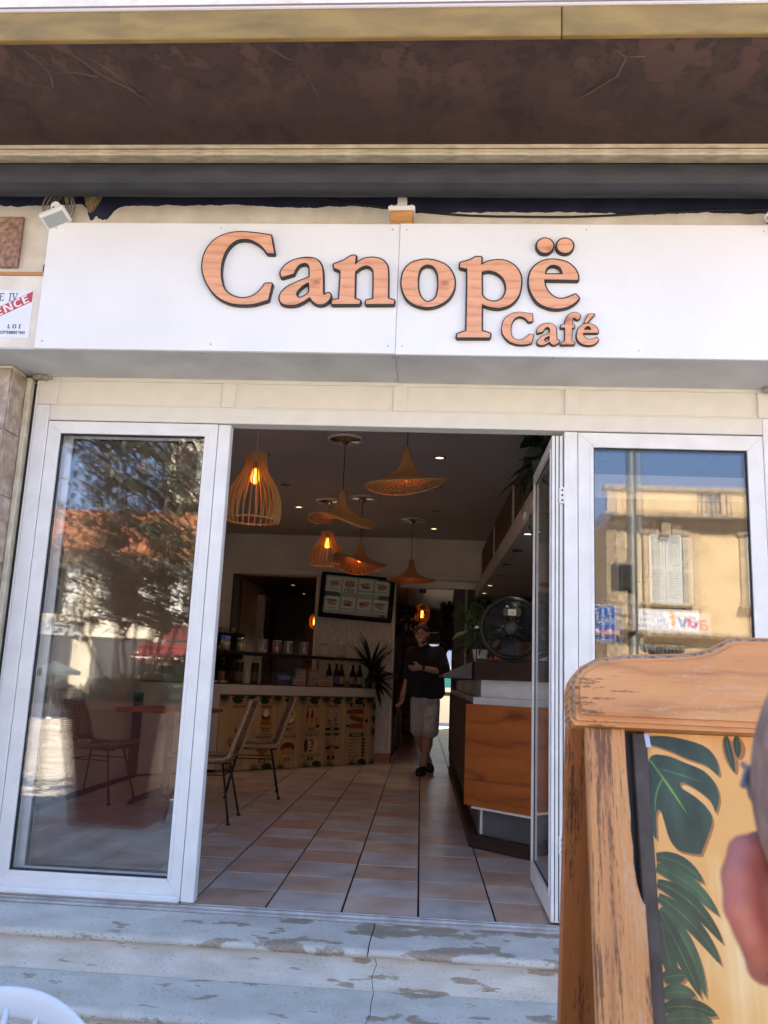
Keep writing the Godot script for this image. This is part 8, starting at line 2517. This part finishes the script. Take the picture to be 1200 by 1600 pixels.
	part("stripe", box(Vector3(1.6, 0.03, 0.01)), mat(S(0.75, 0.72, 0.68), 0.7), aw, Vector3(-7.7, 1.4, 19.194))
	for x in [-8.4, -7.0]:
		part("arm", tube([Vector3(x, 1.8, 19.9), Vector3(x, 1.5, 19.22)], 0.02, 6), mats.steel, aw)
	# taller pale block behind
	var tb := thing("pale_apartment_block", "tall pale apartment block rising behind the tiled roof", "building")
	slab("wall", Vector3(-11.3, -0.36, 29.0), Vector3(-5.6, 13.5, 38.0), mat(S(0.60, 0.55, 0.44), 0.9), tb)
	for i in 4:
		for j in 3:
			var x := -10.5 + j * 1.9
			var y := 2.6 + i * 2.9
			slab("window", Vector3(x - 0.5, y, 28.96), Vector3(x + 0.5, y + 1.6, 28.999), mats.black, tb)
			slab("shutter", Vector3(x + 0.52, y - 0.03, 28.93), Vector3(x + 0.95, y + 1.63, 28.998), shut, tb, 0.01)
	slab("balcony", Vector3(-11.3, 7.6, 28.0), Vector3(-5.6, 7.75, 28.999), mat(S(0.55, 0.5, 0.42), 0.9), tb)
	slab("roof_edge", Vector3(-11.5, 13.5, 28.7), Vector3(-5.4, 13.8, 38.2), mat(S(0.45, 0.4, 0.34), 0.9), tb)
	# a pale corner house far left, with a parasol before it
	var cb := thing("white_corner_house", "white house at the far left of the square", "house")
	slab("wall", Vector3(-26, -0.36, 17.0), Vector3(-19.4, 8.2, 26.0), mat(S(0.62, 0.6, 0.56), 0.9), cb)
	slab("roof", Vector3(-26.3, 8.2, 16.7), Vector3(-19.1, 8.45, 26.3), mat(S(0.4, 0.17, 0.08), 0.9), cb)
	for i in 2:
		for j in 3:
			slab("window", Vector3(-25.2 + j * 2.1, 1.0 + i * 3.2, 16.96), Vector3(-24.1 + j * 2.1, 2.9 + i * 3.2, 16.999), mats.black, cb)
	var pa := thing("parasol", "pale grey-blue cafe parasol open on the square", "parasol", Vector3(-10.6, -0.36, 19.0))
	var cv := mb()
	for k in 8:
		var e0 := Vector3(cos(TAU * k / 8), 0, sin(TAU * k / 8)) * 0.75
		var e1 := Vector3(cos(TAU * (k + 1) / 8), 0, sin(TAU * (k + 1) / 8)) * 0.75
		tri(cv, Vector3(0, 1.55, 0), e0 + Vector3(0, 1.3, 0), e1 + Vector3(0, 1.3, 0), Vector3.UP)
		quad(cv, e0 + Vector3(0, 1.3, 0), e1 + Vector3(0, 1.3, 0), e1 + Vector3(0, 1.2, 0), e0 + Vector3(0, 1.2, 0), e0 + e1)
	part("canopy_cloth", fin(cv), mat(S(0.06, 0.08, 0.09), 0.8), pa)
	part("pole", lathe([Vector2(0.3, 0), Vector2(0.3, 0.06), Vector2(0.025, 0.08), Vector2(0.025, 1.55), Vector2(0, 1.57)], 12), mats.steel, pa)
